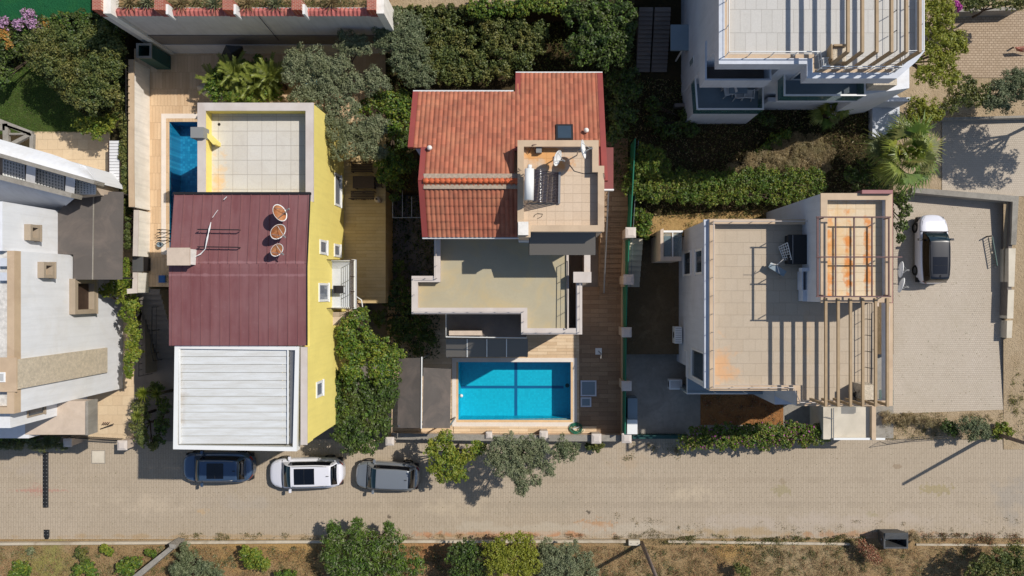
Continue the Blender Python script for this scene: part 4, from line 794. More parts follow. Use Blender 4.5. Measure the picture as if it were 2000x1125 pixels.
# ---------------------------------------------------------------- right house with the pergola
G = thing('pergola_house', 'white walled house with tiled roof terrace, pergola and rusty frame beside the parking', 'house', (13, -1, .2))
def railP(pts, z1, z0, m, nb=1, post=.8, r=.018, root=None): railing('', '', pts, z1, z0, m, nb, post, r, root=root)
zc = 8.7; GP = [(1386, 428), (1744, 428), (1744, 793), (1557, 793), (1557, 763), (1386, 763)]
xy = pxy(GP, zc)
xv = wx(1708, 8.3)
b = MB(); b.prismw([xy[0], (xv, xy[1][1]), (xv, xy[2][1]), xy[3], xy[4], xy[5]], 2.9, 8.27); b.prismw([(xv, xy[1][1]), xy[1], xy[2], (xv, xy[2][1])], .0, 5.4); b.build('wall', M['bluewhite'], G)
b = MB(); b.prismw([(xy[0][0], xy[0][1]), (xv, xy[0][1]), (xv, -4.4), (xy[0][0], -4.4)], 0, 2.9); b.build('ground_floor_wall', M['bluewhite'], G)
b = MB(); b.face([(x, y, 8.274) for x, y in [xy[0], (xv, xy[1][1]), (xv, xy[2][1]), xy[3], xy[4], xy[5]]][::1]); o = b.build('terrace_floor', M['terrace3'], G)
b = MB(); b.ring(xy, .24, 8.0, 8.62, .012); b.build('parapet', M['bluewhite'], G); b = MB(); b.ring(xy, .27, 8.62, 8.7, .0); b.build('coping', M['tancap'], G)
b = MB(); x0, x1, y0, y1 = xy[0][0]-.24, xy[0][0], xy[5][1]+.1, xy[0][1]; b.box(x0, x1, y0, y1, 8.3, 8.5); b.build('cornice', M['bluewhite'], G)
railP([(1394, 434), (1394, 757), (1550, 757), (1563, 786), (1735, 788), (1737, 600)], 9.0, 8.7, 'cap', 0, .85, .02, G)
railP([(1394, 432), (1590, 432)], 9.0, 8.7, 'cap', 0, .85, .02, G)
railP([(1703, 592), (1703, 752)], 9.0, 8.3, 'darkmetal', 2, .78, .018, G)
# stair box
bx = pxy(rect(1604, 378, 1742, 590), 10.7); b = MB(); b.prismw(bx, 2.4, 10.3); b.build('stair_tower_wall', M['bluewhite'], G)
b = MB(); b.face([(x, y, 10.304) for x, y in bx[::-1]]); b.build('tower_roof', M['box3'], G)
b = MB(); b.ring(bx, .28, 10.3, 10.64); b.build('tower_parapet', M['bluewhite'], G); b = MB(); b.ring(bx, .3, 10.64, 10.7, .02); b.build('coping', M['tancap'], G)
b = MB(); b.pbox(1684, 371, 1744, 378, 10.9, 8.0); b.pbox(1741, 375, 1744, 592, 10.62, 8.3); b.build('pink_trim', M['mauve'], G)
b = MB(); z = 9.2; b.pbox(1566, 523, 1600, 530, z, z-.4); 
b.pbox(1568, 566, 1600, 588, 8.9, 8.3); b.pbox(1566, 530, 1569, 566, 8.9, 8.3); b.build('door_porch', M['bluewhite'], G)
b = MB(); b.prism(rect(1572, 532, 1602, 564), 8.36, 8.3); b.build('doorway', M['black'], G)
FR = thing('roof_frame', 'rusty brown metal grid frame over the stair tower roof', 'metal frame', W(1668, 500, 10.3))
zf = 11.15
for x in (1597, 1632, 1668, 1703, 1736): b = MB(); b.beam(W(x, 424, zf), W(x, 579, zf), .06 if x != 1597 else .09, .06); b.build('long_bar', M['rust'], FR)
for y in (424, 502, 579): b = MB(); b.beam(W(1594, y, zf+.06), W(1740 if y != 502 else 1762, y, zf+.06), .06, .05); b.build('cross_bar', M['rust'], FR)
for x in (1608, 1736):
    for y in (426, 502, 577): b = MB(); p = W(x, y, zf); b.tube([(p.x, p.y, 10.65), p], .03, 6); b.build('post', M['rust'], FR)
PG = thing('pergola', 'tan timber pergola of long parallel beams over the right terrace', 'pergola', W(1670, 690, 8.3))
for x in (1612.8, 1637, 1661, 1685, 1710, 1733):
    b = MB(); b.beam(W(x, 582, 10.72), W(x, 794, 10.72), .12, .12); b.build('beam', M['pergola'], PG)
    b = MB(); p = W(x, 791, 10.6); b.beam((p.x, p.y, 8.7), p, .12, .12, (0, 1, 0)); b.build('post', M['pergola'], PG)
b = MB(); b.pbox(1687, 752, 1712, 781, 9.5, 8.3); b.build('chimney_block', M['tan'], G)
r_ = thing('potted_plant', 'bare twiggy plant in a pot against the small tan chimney block on the terrace', 'potted plant', W(1668, 770, 8.3)); p = W(1670, 770, 8.3)
b = MB(); b.lathe([(0, 0), (.14, 0), (.2, .35), (.17, .35), (.15, .3), (0, .3)], p, 14); b.build('pot', M['darkmetal'], r_, True)
rnd = random.Random(5); b = MB()
for k in range(26): d = Vector((rnd.uniform(-.4, .4), rnd.uniform(-.4, .4), rnd.uniform(.3, .7))); b.tube([p+Vector((0, 0, .3)), p+Vector((0, 0, .3))+d*.5, p+Vector((0, 0, .3))+d], .012, 4)
b.build('twigs', M['bark'], r_)
for q in ((1336, 1350, 490, 539), (1359, 1373, 486, 536)): xwin(G, xy[0][0], *q, d=-1, fr=.12)
for q in ((1352, 1376, 684, 742),): xwin(G, xy[0][0], *q, d=-1, fr=.08, gm='glass')
# side porch with glass roof, lower balcony, slabs
b = MB(); b.prism([(1290, 449), (1296, 446), (1296, 509), (1290, 509)], 4.2, .9); b.prism(rect(1296, 501, 1331, 509), 4.1, .9); b.build('porch_wall', M['beige'], G)
b = MB(); b.pbox(1297, 453, 1332, 501, 3.9, 3.86); PRF = b.build('porch_glass_roof', M['clearglass'], G); b = MB(); b.pbox(1296, 450, 1334, 454, 4.0, 3.9); b.pbox(1313, 454, 1315, 501, 3.98, 3.9); b.build('porch_roof_bar', M['paint'], PRF)
b = MB(); b.prism([(1342, 683), (1342, 770), (1460, 770), (1460, 740), (1378, 700), (1378, 683)], 3.3, 3.0, True); b.prism(rect(1342, 765, 1500, 770), 3.35, .2); b.build('lower_balcony', M['bluefloor'], G)
railP([(1342, 686), (1342, 769), (1460, 769)], 4.2, 3.3, 'paint', 0, 1.3, .022, G)
b = MB(); b.prism(rect(1513, 765, 1560, 790), 5.4, .2); b.build('terrace_pier', M['bluewhite'], G)
b = MB(); b.prism(rect(1720, 762, 1745, 792), 4.2, 4.0, True); b.build('green_glass_canopy', M['greenglass'], G)
b = MB(); b.prism([(1608, 795), (1705, 795), (1705, 858), (1608, 858)], 2.3, 0); b.build('garage_roof', M['paleconcrete'], G)
b = MB(); b.prism(rect(1703, 780, 1711, 859), 2.6, 0); b.build('garage_side_wall', M['tancap'], G)
r_ = thing('metal_lintel', 'pale blue metal gutter strip along the front of the small garage roof', 'gutter', W(1665, 856, 1.7)); b = MB(); b.beam(W(1628, 857, 2.45), W(1728, 857, 2.45), .12, .1); b.build('gutter_profile', M['paint'], r_)
b = MB(); b.tube([W(1628, 797, 2.4), W(1628, 856, 2.4)], .03, 6); b.tube([W(1612, 814, 2.4), W(1628, 818, 2.4)], .02, 6); b.build('pipe', M['metal'], r_)
ac('white air conditioner upper one at the west wall of the pergola house', (wx(1323, 2), wy(654, 2), 1.6), .45, 1.0, .75, (-1, 0))
ac('small pale air conditioner lower one near the dark passage of the pergola house', (wx(1318, 1), wy(750, 1), .7), .8, .6, .6, (-1, 0))
dish('white dish on the side of the pergola house nearest the parked car bonnet', W(1756, 526, 7.4), .42, (.95, -.1, .2), 'paint', .6, base=6.4)
dish('white dish on the side of the pergola house lower than the other', W(1757, 556, 7.2), .4, (.95, -.3, .2), 'paint', .6, base=6.2)
b = MB(); b.box(xy[1][0], xy[1][0]+.5, wy(600, 8), wy(440, 8), 6.0, 6.2); b.build('side_ledge', M['beige'], G)
# things on the terrace
r_ = thing('storage_trunk', 'large black lidded chest against the stair tower on the terrace', 'chest', W(1560, 486, 8.3)); 
b = MB(); p0, p1 = W(1541, 459, 8.95), W(1578, 515, 8.95); b.box(p0.x, p1.x, p1.y, p0.y, 8.3, 8.75); b.build('chest_body', M['black'], r_, bevel=.04); b = MB(); b.box(p0.x-.03, p1.x, p1.y-.03, p0.y+.03, 8.75, 8.92); b.build('lid', M['black'], r_, bevel=.05)
b = MB(); b.beam((p0.x+.2, p1.y, 8.93), (p0.x+.2, p0.y, 8.93), .03, .02); b.build('lid_trim', M['metal'], r_)
r_ = thing('clothes_airer', 'folded white metal drying rack leaning by the black chest', 'drying rack', W(1536, 495, 8.3))
a, c_ = W(1538, 474, 9.0), W(1546, 507, 9.0); a2, c2 = W(1521, 482, 8.5), W(1531, 508, 8.5)
b = MB(); b.tube([a, c_, c2, a2, a], .02, 6); b.build('rack_frame', M['paint'], r_)
b = MB()
for k in range(1, 6): f = k/6; b.tube([a.lerp(c_, f), a2.lerp(c2, f)], .014, 5)
for k in range(1, 4): f = k/4; b.tube([a.lerp(a2, f), c_.lerp(c2, f)], .014, 5)
b.build('rack_wires', M['paint'], r_)
r_ = thing('lounge_bench', 'long narrow pale blue bench lying askew on the shaded terrace', 'bench', W(1518, 525, 8.3)); 
b = MB(); a, c_ = W(1503, 517, 8.68), W(1533, 535, 8.68); b.beam(a, c_, .3, .07); b.build('bench_board', M['bluefloor'], r_)
for f in (.12, .88): b = MB(); p = a.lerp(c_, f); b.beam((p.x, p.y, 8.3), p, .25, .05, (1, -.6, 0)); b.build('leg', M['metal'], r_)
r_ = thing('folded_parasol', 'thin leaning stand with arms beside the pale bench', 'stand', W(1498, 520, 8.3))
b = MB(); p = W(1502, 520, 8.3); b.tube([p, p+Vector((.05, .05, 1.2))], .025, 6); b.build('stand_pole', M['metal'], r_)
for d in ((.3, .3), (-.35, .1), (.1, -.4)): b = MB(); b.tube([p+Vector((.04, .04, 1.1)), p+Vector((d[0], d[1], 1.25))], .015, 5); b.build('stand_arm', M['whitewall'], r_)
# ---------------------------------------------------------------- modern white house, upper right
K = thing('modern_white_house', 'large modern white house with pale plank roof terrace and beam pergola', 'house', (14, 15, 2.5))
zc = 11.7; KP = [(1404, -120), (1404, 125), (1576, 125), (1576, 153), (1752, 153), (1790, 120), (1806, 100), (1806, -120)]
xy = pxy(KP, zc); b = MB(); b.prismw(xy, 10.9, 11.35); b.build('roof_slab', M['bluewhite'], K)
b = MB(); b.face([(x, y, 11.354) for x, y in xy][::-1] if False else [(x, y, 11.354) for x, y in xy]); o = b.build('terrace_floor', M['terrace4'], K)
b = MB(); b.ring(xy, .27, 11.35, 11.7); b.build('fascia', M['bluewhite'], K)
b = MB(); b.ring(offs(xy[::-1], .27)[::-1], .26, 11.35, 11.56) if False else b.prismw([tuple(W(x, y, 11.56)[:2]) for x, y in ((1413, -120), (1425, -120), (1425, 104), (1590, 104), (1590, 134), (1740, 134), (1740, 145), (1581, 145), (1581, 115), (1413, 115))], 11.35, 11.56); b.build('tan_kerb', M['tancap'], K)
railP([(1424, -60), (1424, 101), (1603, 101), (1606, 130), (1762, 130), (1765, 100), (1804, 98), (1804, -60)], 12.2, 11.6, 'paint', 1, .95, .024, K)
railP([(1752, -60), (1752, 98)], 12.1, 11.4, 'darkmetal', 1, .8, .02, K)
KPg = thing('pergola', 'brown pergola of long beams and slanting posts over the white roof terrace', 'pergola', W(1740, 40, 11.4))
for x in (1656, 1684, 1712, 1741, 1770, 1796):
    b = MB(); b.beam(W(x, -110, 13.7), W(x, 103, 13.7), .12, .15); b.build('beam', M['pergola'], KPg)
    b = MB(); p = W(x, 101, 13.6); b.beam((p.x, p.y, 11.5), p, .13, .13, (0, 1, 0)); b.build('post', M['pergola'], KPg)
b = MB(); xw = xy[0][0]+.12; b.prismw([(xw, 11.6), (12.2, 11.6), (12.2, 11.2), (17.2, 11.2), (17.2, 30), (xw, 30)], 2.0, 10.9); b.build('wall', M['bluewhite'], K)
def balc(name, pts, z, zb, par, m='bluefloor', gm=None, wm='bluewhite'):
    q = pxy(pts, z+par); b = MB(); b.prismw(q, zb, z); o = b.build(name, M[wm], K)
    b = MB(); b.face([(x, y, z+.004) for x, y in (q if sum(q[i][0]*q[(i+1) % len(q)][1]-q[(i+1) % len(q)][0]*q[i][1] for i in range(len(q))) > 0 else q[::-1])]); b.build('balcony_floor', M[m], o)
    b = MB(); b.ring(q, .09 if gm is None else .03, z, z+par); b.build('balustrade', M[gm or wm], o)
    if gm: b = MB(); b.ring(q, .07, z+par, z+par+.05, .02); b.build('handrail', M['paint'], o)
balc('upper_balcony', [(1377, 80), (1507, 80), (1507, 157), (1377, 157)], 7.9, 7.6, .95, 'darkconcrete')
balc('middle_balcony', [(1354, 110), (1491, 110), (1491, 214), (1361, 214)], 4.9, 2.2, .95, 'bluefloor', 'greenglass')
balc('side_balcony', [(1531, 120), (1690, 120), (1690, 187), (1531, 187)], 6.9, 6.6, .95, 'bluefloor', 'greenglass')
b = MB(); b.prism([(1690, 100), (1776, 100), (1776, 172), (1690, 184)], 7.6, 2.5); b.build('side_block', M['white'], K)
b = MB(); b.prism(rect(1706, 152, 1752, 166), 8.6, 7.6); b.build('side_recess', M['tan'], K)
b = MB(); b.prism([(1500, 190), (1780, 190), (1776, 198), (1500, 198)], 4.4, 2.5); b.build('lower_ledge', M['bluewhite'], K)
b = MB(); b.beam(W(1404, -20, 9.6), W(1404, 86, 9.6), .1, .9); b.build('dark_cladding_band', M['darkmetal'], K)
b = MB(); b.prism(rect(1310, 48, 1346, 98), 4.6, 4.45, True); KC = b.build('entrance_canopy', M['bluefloor'], K); b = MB(); b.tube([W(1333, 97, 4.45), (wx(1333, 4.45), wy(97, 4.45), 2.5)], .05, 8); b.build('canopy_post', M['paint'], KC)
ywin(K, 11.2, 1560, 1660, 7.1, 9.6, 'paint', 'glass'); ywin(K, 11.6, 1420, 1480, 8.1, 10.2, 'paint', 'glass')
r_ = thing('wicker_chair', 'brown wicker chair on the white roof terrace by the first pergola post', 'chair', W(1633, 112, 11.36)); c = W(1633, 110, 11.5)
b = MB(); b.box(c.x-.3, c.x+.35, c.y-.35, c.y+.35, 11.38, 11.8); b.build('seat', M['tan'], r_, bevel=.06); b = MB(); b.beam((c.x-.35, c.y, 11.4), (c.x-.5, c.y, 12.2), .7, .1, (1, 0, 0)); b.build('backrest', M['pergola'], r_, bevel=.04)
b = MB(); b.box(c.x-.3, c.x+.3, c.y+.32, c.y+.4, 11.5, 12.0); b.build('armrest', M['pergola'], r_)
r_ = thing('drying_rack', 'small white wire rack beside the wicker chair on the white roof terrace', 'drying rack', W(1612, 120, 11.36)); b = MB()
for k in range(4): b.tube([W(1607+k*3, 114, 11.9), W(1609+k*3, 128, 11.9)], .015, 5)
b.tube([W(1605, 114, 11.9), W(1620, 112, 11.9)], .02, 5); b.tube([W(1608, 128, 11.9), W(1622, 127, 11.9)], .02, 5); b.build('rack_wires', M['paint'], r_)
b = MB()
for (x, y) in ((1605, 114), (1620, 112), (1608, 128), (1622, 127)): p = W(x, y, 11.9); b.tube([(p.x, p.y, 11.36), p], .015, 5)
b.build('rack_legs', M['paint'], r_)
def chair_plastic(label, px, py, rz_, z, group):
    o = thing('plastic_chair', label, 'chair', W(px, py, z), group); o.rotation_euler[2] = rz_; L = rootloc(o)
    b = MB(); b.box(L.x-.24, L.x+.24, L.y-.24, L.y+.22, z+.42, z+.45); b.build('seat', M['paint'], o, bevel=.03)
    b = MB(); b.beam((L.x, L.y-.22, z+.43), (L.x, L.y-.36, z+.88), .46, .035, (0, 1, 0)); b.build('backrest', M['paint'], o, bevel=.015)
    for s_ in (-1, 1):
        b = MB(); b.tube([(L.x+s_*.26, L.y-.26, z+.64), (L.x+s_*.27, L.y+.18, z+.64), (L.x+s_*.27, L.y+.22, z)], .025, 6); b.build('armrest', M['paint'], o)
        b = MB(); b.tube([(L.x+s_*.22, L.y-.2, z+.43), (L.x+s_*.28, L.y-.3, z)], .025, 6); b.build('leg', M['paint'], o)
g_ = 'white chairs on the shaded balcony'
chair_plastic('white plastic chair nearest the house wall, top of the balcony group', 1416, 168, 1.6, 4.91, g_); chair_plastic('white plastic chair below the topmost one on the shaded balcony', 1418, 182, 1.75, 4.91, g_)
chair_plastic('white plastic chair in the middle of the lower row on the shaded balcony', 1439, 187, 0.1, 4.91, g_); chair_plastic('rightmost white plastic chair on the shaded balcony', 1457, 187, -.05, 4.91, g_)
r_ = thing('balcony_table', 'low dark table between the white chairs on the shaded balcony', 'table', W(1440, 172, 4.91)); p = W(1442, 172, 5.6)
b = MB(); b.box(p.x-.5, p.x+.5, p.y-.3, p.y+.3, 5.58, 5.62); b.build('table_top', M['bluefloor'], r_, bevel=.01)
for i in (-1, 1):
    for j in (-1, 1): b = MB(); b.tube([(p.x+i*.42, p.y+j*.22, 4.91), (p.x+i*.42, p.y+j*.22, 5.58)], .022, 6); b.build('leg', M['grey'], r_)
r_ = thing('orange_canopy', 'torn piece of brick coloured sheet at the right edge of the sunlit courtyard', 'tarp', W(1990, 95, .78)); b = MB(); b.mesh([W(1982, 92, 1.3), W(2010, 90, 1.5), W(2012, 104, 1.0), W(1986, 100, .9), W(1990, 96, 1.4)], [(0, 4, 1), (1, 4, 2), (2, 4, 3), (3, 4, 0)]); b.build('sheet_cloth', M['brick'], r_)
b = MB(); b.tube([W(1978, 93, .78), W(1979, 93, 1.05)], .05, 8); b.build('stump', M['bark'], r_)
# ---------------------------------------------------------------- white angled house at left
Q = thing('white_house', 'bright white rendered house with curved glass block wing at the left edge', 'house', (-30, 0, .1))
XW = -26.07; XW2 = -26.7
b = MB(); b.box(-60, XW, -6.12, 2.0, 0, 8.85); b.build('east_wall', M['white'], Q)
b = MB(); b.box(XW-.36, XW, -6.12, 2.0, 8.85, 9.3); b.box(-60, XW-.36, -6.12, -5.8, 8.85, 9.3); b.build('parapet', M['tancap'], Q)
b = MB(); b.face([(-60, -5.8, 8.854), (XW-.36, -5.8, 8.854), (XW-.36, 2.0, 8.854), (-60, 2.0, 8.854)]); b.build('gravel_roof', plain('white_gravel', (206, 202, 196), .9, .2, 5, fine=26), Q)
b = MB(); b.box(-60, XW2, 2.0, 4.46, 0, 8.9); b.box(XW2-.3, XW2, 2.0, 4.46, 8.9, 9.25); b.build('north_wall', M['white'], Q)
b = MB(); b.box(-60, XW2-.02, -6.95, -6.12, 5.0, 8.7); b.box(-60, -28.3, -8.2, -6.12, 0, 5.2); b.build('south_wall', M['white'], Q)
b = MB(); b.box(-28.5, -25.05, -8.0, -6.13, 4.55, 5.21); b.build('porch_slab', M['beige'], Q)
b = MB(); b.box(-25.05, -24.9, -8.0, -6.12, 4.5, 5.35); b.build('porch_wall', M['concrete'], Q)
b = MB(); b.box(XW, XW+.14, wy(760, 9.2), wy(702, 9.2), 1.9, 9.25); b.build('stucco_band', M['tan'], Q)
b = MB(); b.box(XW-.8, XW+.16, wy(765, 9.3), wy(698, 9.3), 9.3, 9.36); b.build('band_top', M['tancap'], Q)
for q in ((47, 67, 439, 470),): xwin(Q, XW2, *q, fm='brown', gm='tancap', fr=.16, out=.34)
for q in ((73, 95, 512, 543), (135, 178, 545, 613)): xwin(Q, XW, *q, fm='brown', gm='tancap' if q[0] < 100 else 'wood', fr=.18 if q[0] < 100 else .25, out=.34)
xwin(Q, XW2-.02, 52, 86, 795, 812, fm='brown', fr=.08)
for (x, y, s_) in ((8, 512, 0), (12, 540, 0)):
    b = MB(); b.pbox(0, y-8, 22, y+8, 9.2, 8.86); b.build('roof_light', M['bluewhite'], Q); b = MB(); b.pbox(15, y-7, 22, y+7, 9.24, 9.2); b.build('roof_light_glass', M['glass'], Q)
ac('white rooftop air conditioner at the left edge beside the tan coping', (wx(6, 9), wy(735, 9), 8.9), .8, .5, .5, (1, 0))
# curved wing
CW = []
def L1(x): return 303+(358-303)*x/192
def L2(x): return 346+(384-346)*x/150
b = MB(); n = 16
rows = []
for k in range(7):
    t = k/6*math.pi/2; z = 6.2+1.0*math.sin(math.pi/2-t)*1.0; row = []
    for i in range(n+1):
        f = i/n; xb = -160+(192+160)*f; yb = L1(xb); d = 31*(1 if f < .72 else math.sqrt(max(0, 1-((f-.72)/.28)**2)))
        x = xb+7*(k/6)*0; row.append(W(xb-(.0 if f < .7 else 0), yb-d*(k/6), 6.2+.9*math.cos(t)))
    rows.append(row)
v = [p for r0 in rows for p in r0]; fs = [(k*(n+1)+i, k*(n+1)+i+1, (k+1)*(n+1)+i+1, (k+1)*(n+1)+i) for k in range(6) for i in range(n)]; b.mesh(v, fs)
base = [(p.x, p.y) for p in rows[0]]+[(p.x, p.y) for p in rows[-1][::-1]]; b.build('curved_roof', M['white'], Q, True)
b = MB(); b.prismw([tuple(W(x, L1(x)-27, 6.2)[:2]) for x in (-160, 130, 165)]+[tuple(W(x, L1(x), 6.2)[:2]) for x in (190, -160)], 0, 6.15); b.build('wing_wall', M['white'], Q)
b = MB(); b.prismw([tuple(W(x, y, 5.7)[:2]) for x, y in ((-160, L1(-160)), (190, L1(190)), (188, 379), (150, L2(150)), (-160, L2(-160)))], 0, 5.7); b.build('wing_body', M['beige'], Q)
b = MB()
for (f, w_, z) in ((L1, .2, 6.9), (L2, .24, 6.5)): b.beam(W(-160, f(-160), z), W(194 if f is L1 else 150, f(194 if f is L1 else 150), z), w_, .9)
b.build('grey_band', M['concrete'], Q)
for (x0, x1) in ((-110, -20), (8, 48), (71, 125), (145, 187)):
    b = MB(); pts = [W(x0, L1(x0)+6, 6.0), W(x1, L1(x1)+6, 6.0), W(x1, L2(x1)-4 if x1 < 150 else 379, 5.95), W(x0, L2(x0)-4, 5.95)]
    nx, ny = max(4, int((x1-x0)/5.6)), 5
    b.mesh([tuple(p) for p in pts], [(3, 2, 1, 0)]); gl = b.build('glass_block_window', M['blockglass'], Q)
    b = MB()
    for i in range(nx+1): f = i/nx; b.beam(pts[0].lerp(pts[1], f)+Vector((0, 0, .03)), pts[3].lerp(pts[2], f)+Vector((0, 0, .03)), .07, .06)
    for i in range(ny+1): f = i/ny; b.beam(pts[0].lerp(pts[3], f)+Vector((0, 0, .03)), pts[1].lerp(pts[2], f)+Vector((0, 0, .03)), .06, .05)
    b.build('block_joints', M['paint'], gl)
for x in (48, 125):
    b = MB(); b.mesh([W(x+4, L1(x)+2, 6.9), W(x+22, L1(x+22)+2, 6.9), W(x+20, L2(x+20)-2, 6.3), W(x+2, L2(x)-2, 6.3), W(x+4, L1(x)+2, 5.7), W(x+22, L1(x+22)+2, 5.7), W(x+20, L2(x+20)-2, 5.7), W(x+2, L2(x)-2, 5.7)], [(3, 2, 1, 0), (0, 1, 5, 4), (1, 2, 6, 5), (2, 3, 7, 6), (3, 0, 4, 7)]); b.build('window_pier', M['white'], Q)
b = MB(); rows = []
for k in range(7):
    f = k/6; rows.append([W(x, y, 6.3-f*f*3.0) for x, y in [(-160+(150+160)*i/12*(1-f)+(115+160)*i/12*f, L2(-160+(310)*i/12)*(1-f)+(372+ (i/12)*41)*f) for i in range(13)]])
b.mesh([p for r0 in rows for p in r0], [(k*13+i, (k+1)*13+i, (k+1)*13+i+1, k*13+i+1) for k in range(6) for i in range(12)]); b.build('curved_wall', M['bluewhite'], Q, True)
# shade canopy beside the white house, slatted roof, steel truss
r_ = thing('shade_canopy', 'weathered dark grey shade canopy beside the white house', 'awning', W(180, 460, .3)); z = 3.6
b = MB(); pl = [(113, 413), (145, 382), (183, 380), (183, 546), (143, 546), (143, 497), (113, 497)]
def sagp(pts, zl, zr_, xl, xr__): 
    v = [W(x, y, zl+(zr_-zl)*(x-xl)/(xr__-xl)) for x, y in pts]; n = len(v); b = MB()
    b.mesh([tuple(p) for p in v]+[(p.x, p.y, p.z-.04) for p in v], [tuple(range(n))[::-1], tuple(range(n, 2*n))]+[((i+1) % n, i, n+i, n+(i+1) % n) for i in range(n)]); return b
sagp(pl, 5.2, 5.1, 113, 183).build('left_panel', M['screen'], r_); sagp([(183, 380), (210, 380), (212, 374), (241, 375), (239, 546), (183, 546)], 5.1, 4.85, 183, 241).build('right_panel', M['screen'], r_)
b = MB(); b.beam(W(183, 380, 5.13), W(181, 546, 5.13), .05, .05); b.build('seam_bar', M['concrete'], r_)
for (x, y) in ((146, 543), (236, 543), (236, 378), (185, 543)): b = MB(); p = W(x, y, 4.85); b.tube([(p.x, p.y, .3), p], .05, 8); b.build('post', M['darkmetal'], r_)
r_ = thing('slatted_canopy', 'narrow white slatted roof panel next to the vine covered fence', 'canopy', W(223, 325, 2.5)); b = MB(); n = 17
for k in range(n): y0 = 275+100*k/n; y1 = 275+100*(k+1)/n-.8; b.pbox(212, y0, 234, y1, 3.6, 3.55)
b.build('slats', M['whitesheet'], r_); b = MB(); b.pbox(211, 275, 213, 380, 3.63, 3.5); b.pbox(233, 275, 235, 380, 3.63, 3.5); b.build('side_rail', M['wood'], r_)
for y in (278, 372): b = MB(); p = W(223, y, 3.5); b.tube([(p.x, p.y, 2.5), p], .04, 8); b.build('post', M['paint'], r_)
r_ = thing('steel_canopy_frame', 'grey steel truss frame over the corner of the lawn at the left edge', 'metal frame', W(30, 262, 2.5)); z = 4.8
for (a, c_, w_) in (((-30, 226), (64, 262), .28), ((64, 262), (63, 300), .2), ((12, 242), (14, 290), .3), ((14, 246), (60, 262), .12), ((18, 285), (62, 262), .2), ((-30, 250), (12, 250), .3), ((20, 262), (50, 262), .1)): b = MB(); b.beam(W(*a, z), W(*c_, z), w_, .2); b.build('truss_member', M['concrete'], r_)
for (x, y) in ((63, 296), (14, 286)): b = MB(); p = W(x, y, z-.1); b.tube([(p.x, p.y, 2.5), p], .08, 8); b.build('post', M['concrete'], r_)
# ---------------------------------------------------------------- smaller things in the plots
r_ = thing('green_shed', 'open topped dark green metal box shed in the shaded corner by the retaining wall', 'shed', W(290, 115, 2.5))
b = MB(); q = pxy([(268, 86), (296, 86), (296, 113), (268, 113)], 4.6); b.ring(q, .06, 2.5, 4.6); b.build('shed_walls', M['darkgreen'], r_); b = MB(); b.ring(q, .09, 4.6, 4.66, .03); b.build('shed_rim', M['concrete'], r_)
b = MB(); b.prismw(offs(q if False else q[::-1], .06), 2.5, 3.6); b.build('shed_content', M['darkmetal'], r_)
r_ = thing('closed_parasol', 'black fabric cover hanging over the retaining wall foot behind the feathery palms', 'cover', W(452, 110, 2.5))
b = MB(); b.mesh([W(432, 108, 4.2), W(441, 88, 5.0), W(474, 90, 5.0), W(476, 100, 4.6), W(462, 130, 3.4), W(448, 132, 3.2), W(452, 104, 4.9)], [(0, 6, 1), (1, 6, 2), (2, 6, 3), (3, 6, 4), (4, 6, 5), (5, 6, 0)]); b.build('cover_cloth', M['black'], r_); b = MB(); p = W(455, 112, 3.9); b.tube([(p.x, p.y, 2.5), (p.x, p.y, 3.9)], .04, 8); b.build('pole', M['metal'], r_)
r_ = thing('orange_pot', 'small orange plastic pot half hidden behind the feathery palms', 'pot', W(452, 135, 2.5)); b = MB(); b.lathe([(0, 0), (.16, 0), (.22, .4), (.19, .4), (.15, .1), (0, .1)], W(452, 137, 2.5)+Vector((0, 0, .6)), 14); b.build('pot_body', M['orangetop'], r_, True); b = MB(); b.lathe([(0, 0), (.2, 0), (.2, .6), (0, .6)], W(452, 137, 2.5), 12); b.build('pot_stand', M['concrete'], r_)
r_ = thing('turquoise_pot', 'pale turquoise tub glimpsed between olive branches', 'tub', W(610, 157, 4.3)); b = MB(); c = W(603, 157, 6.1); b.lathe([(0, -.4), (.35, -.4), (.45, .05), (.4, .05), (.3, -.3), (0, -.3)], c, 18); b.build('tub_body', M['turquoise'], r_, True); b = MB(); b.tube([(c.x, c.y, 2.5), (c.x, c.y, c.z-.4)], .12, 8); b.build('tub_stand', M['concrete'], r_)
r_ = thing('boulder', 'large tan rock beside the feathery palms on the patio', 'rock', W(405, 172, 2.5)); rnd = random.Random(3); b = MB(); c = W(405, 174, 2.6)
b.grid(lambda u, v: c+Vector((math.cos(v*6.283)*math.sin(u*1.57)*(.62+.1*math.sin(v*19)), math.sin(v*6.283)*math.sin(u*1.57)*(.42+.08*math.cos(v*25)), .42*math.cos(u*1.57)-.1)), [i/7 for i in range(8)], [i/16 for i in range(17)]); b.build('rock_body', M['tan'], r_)
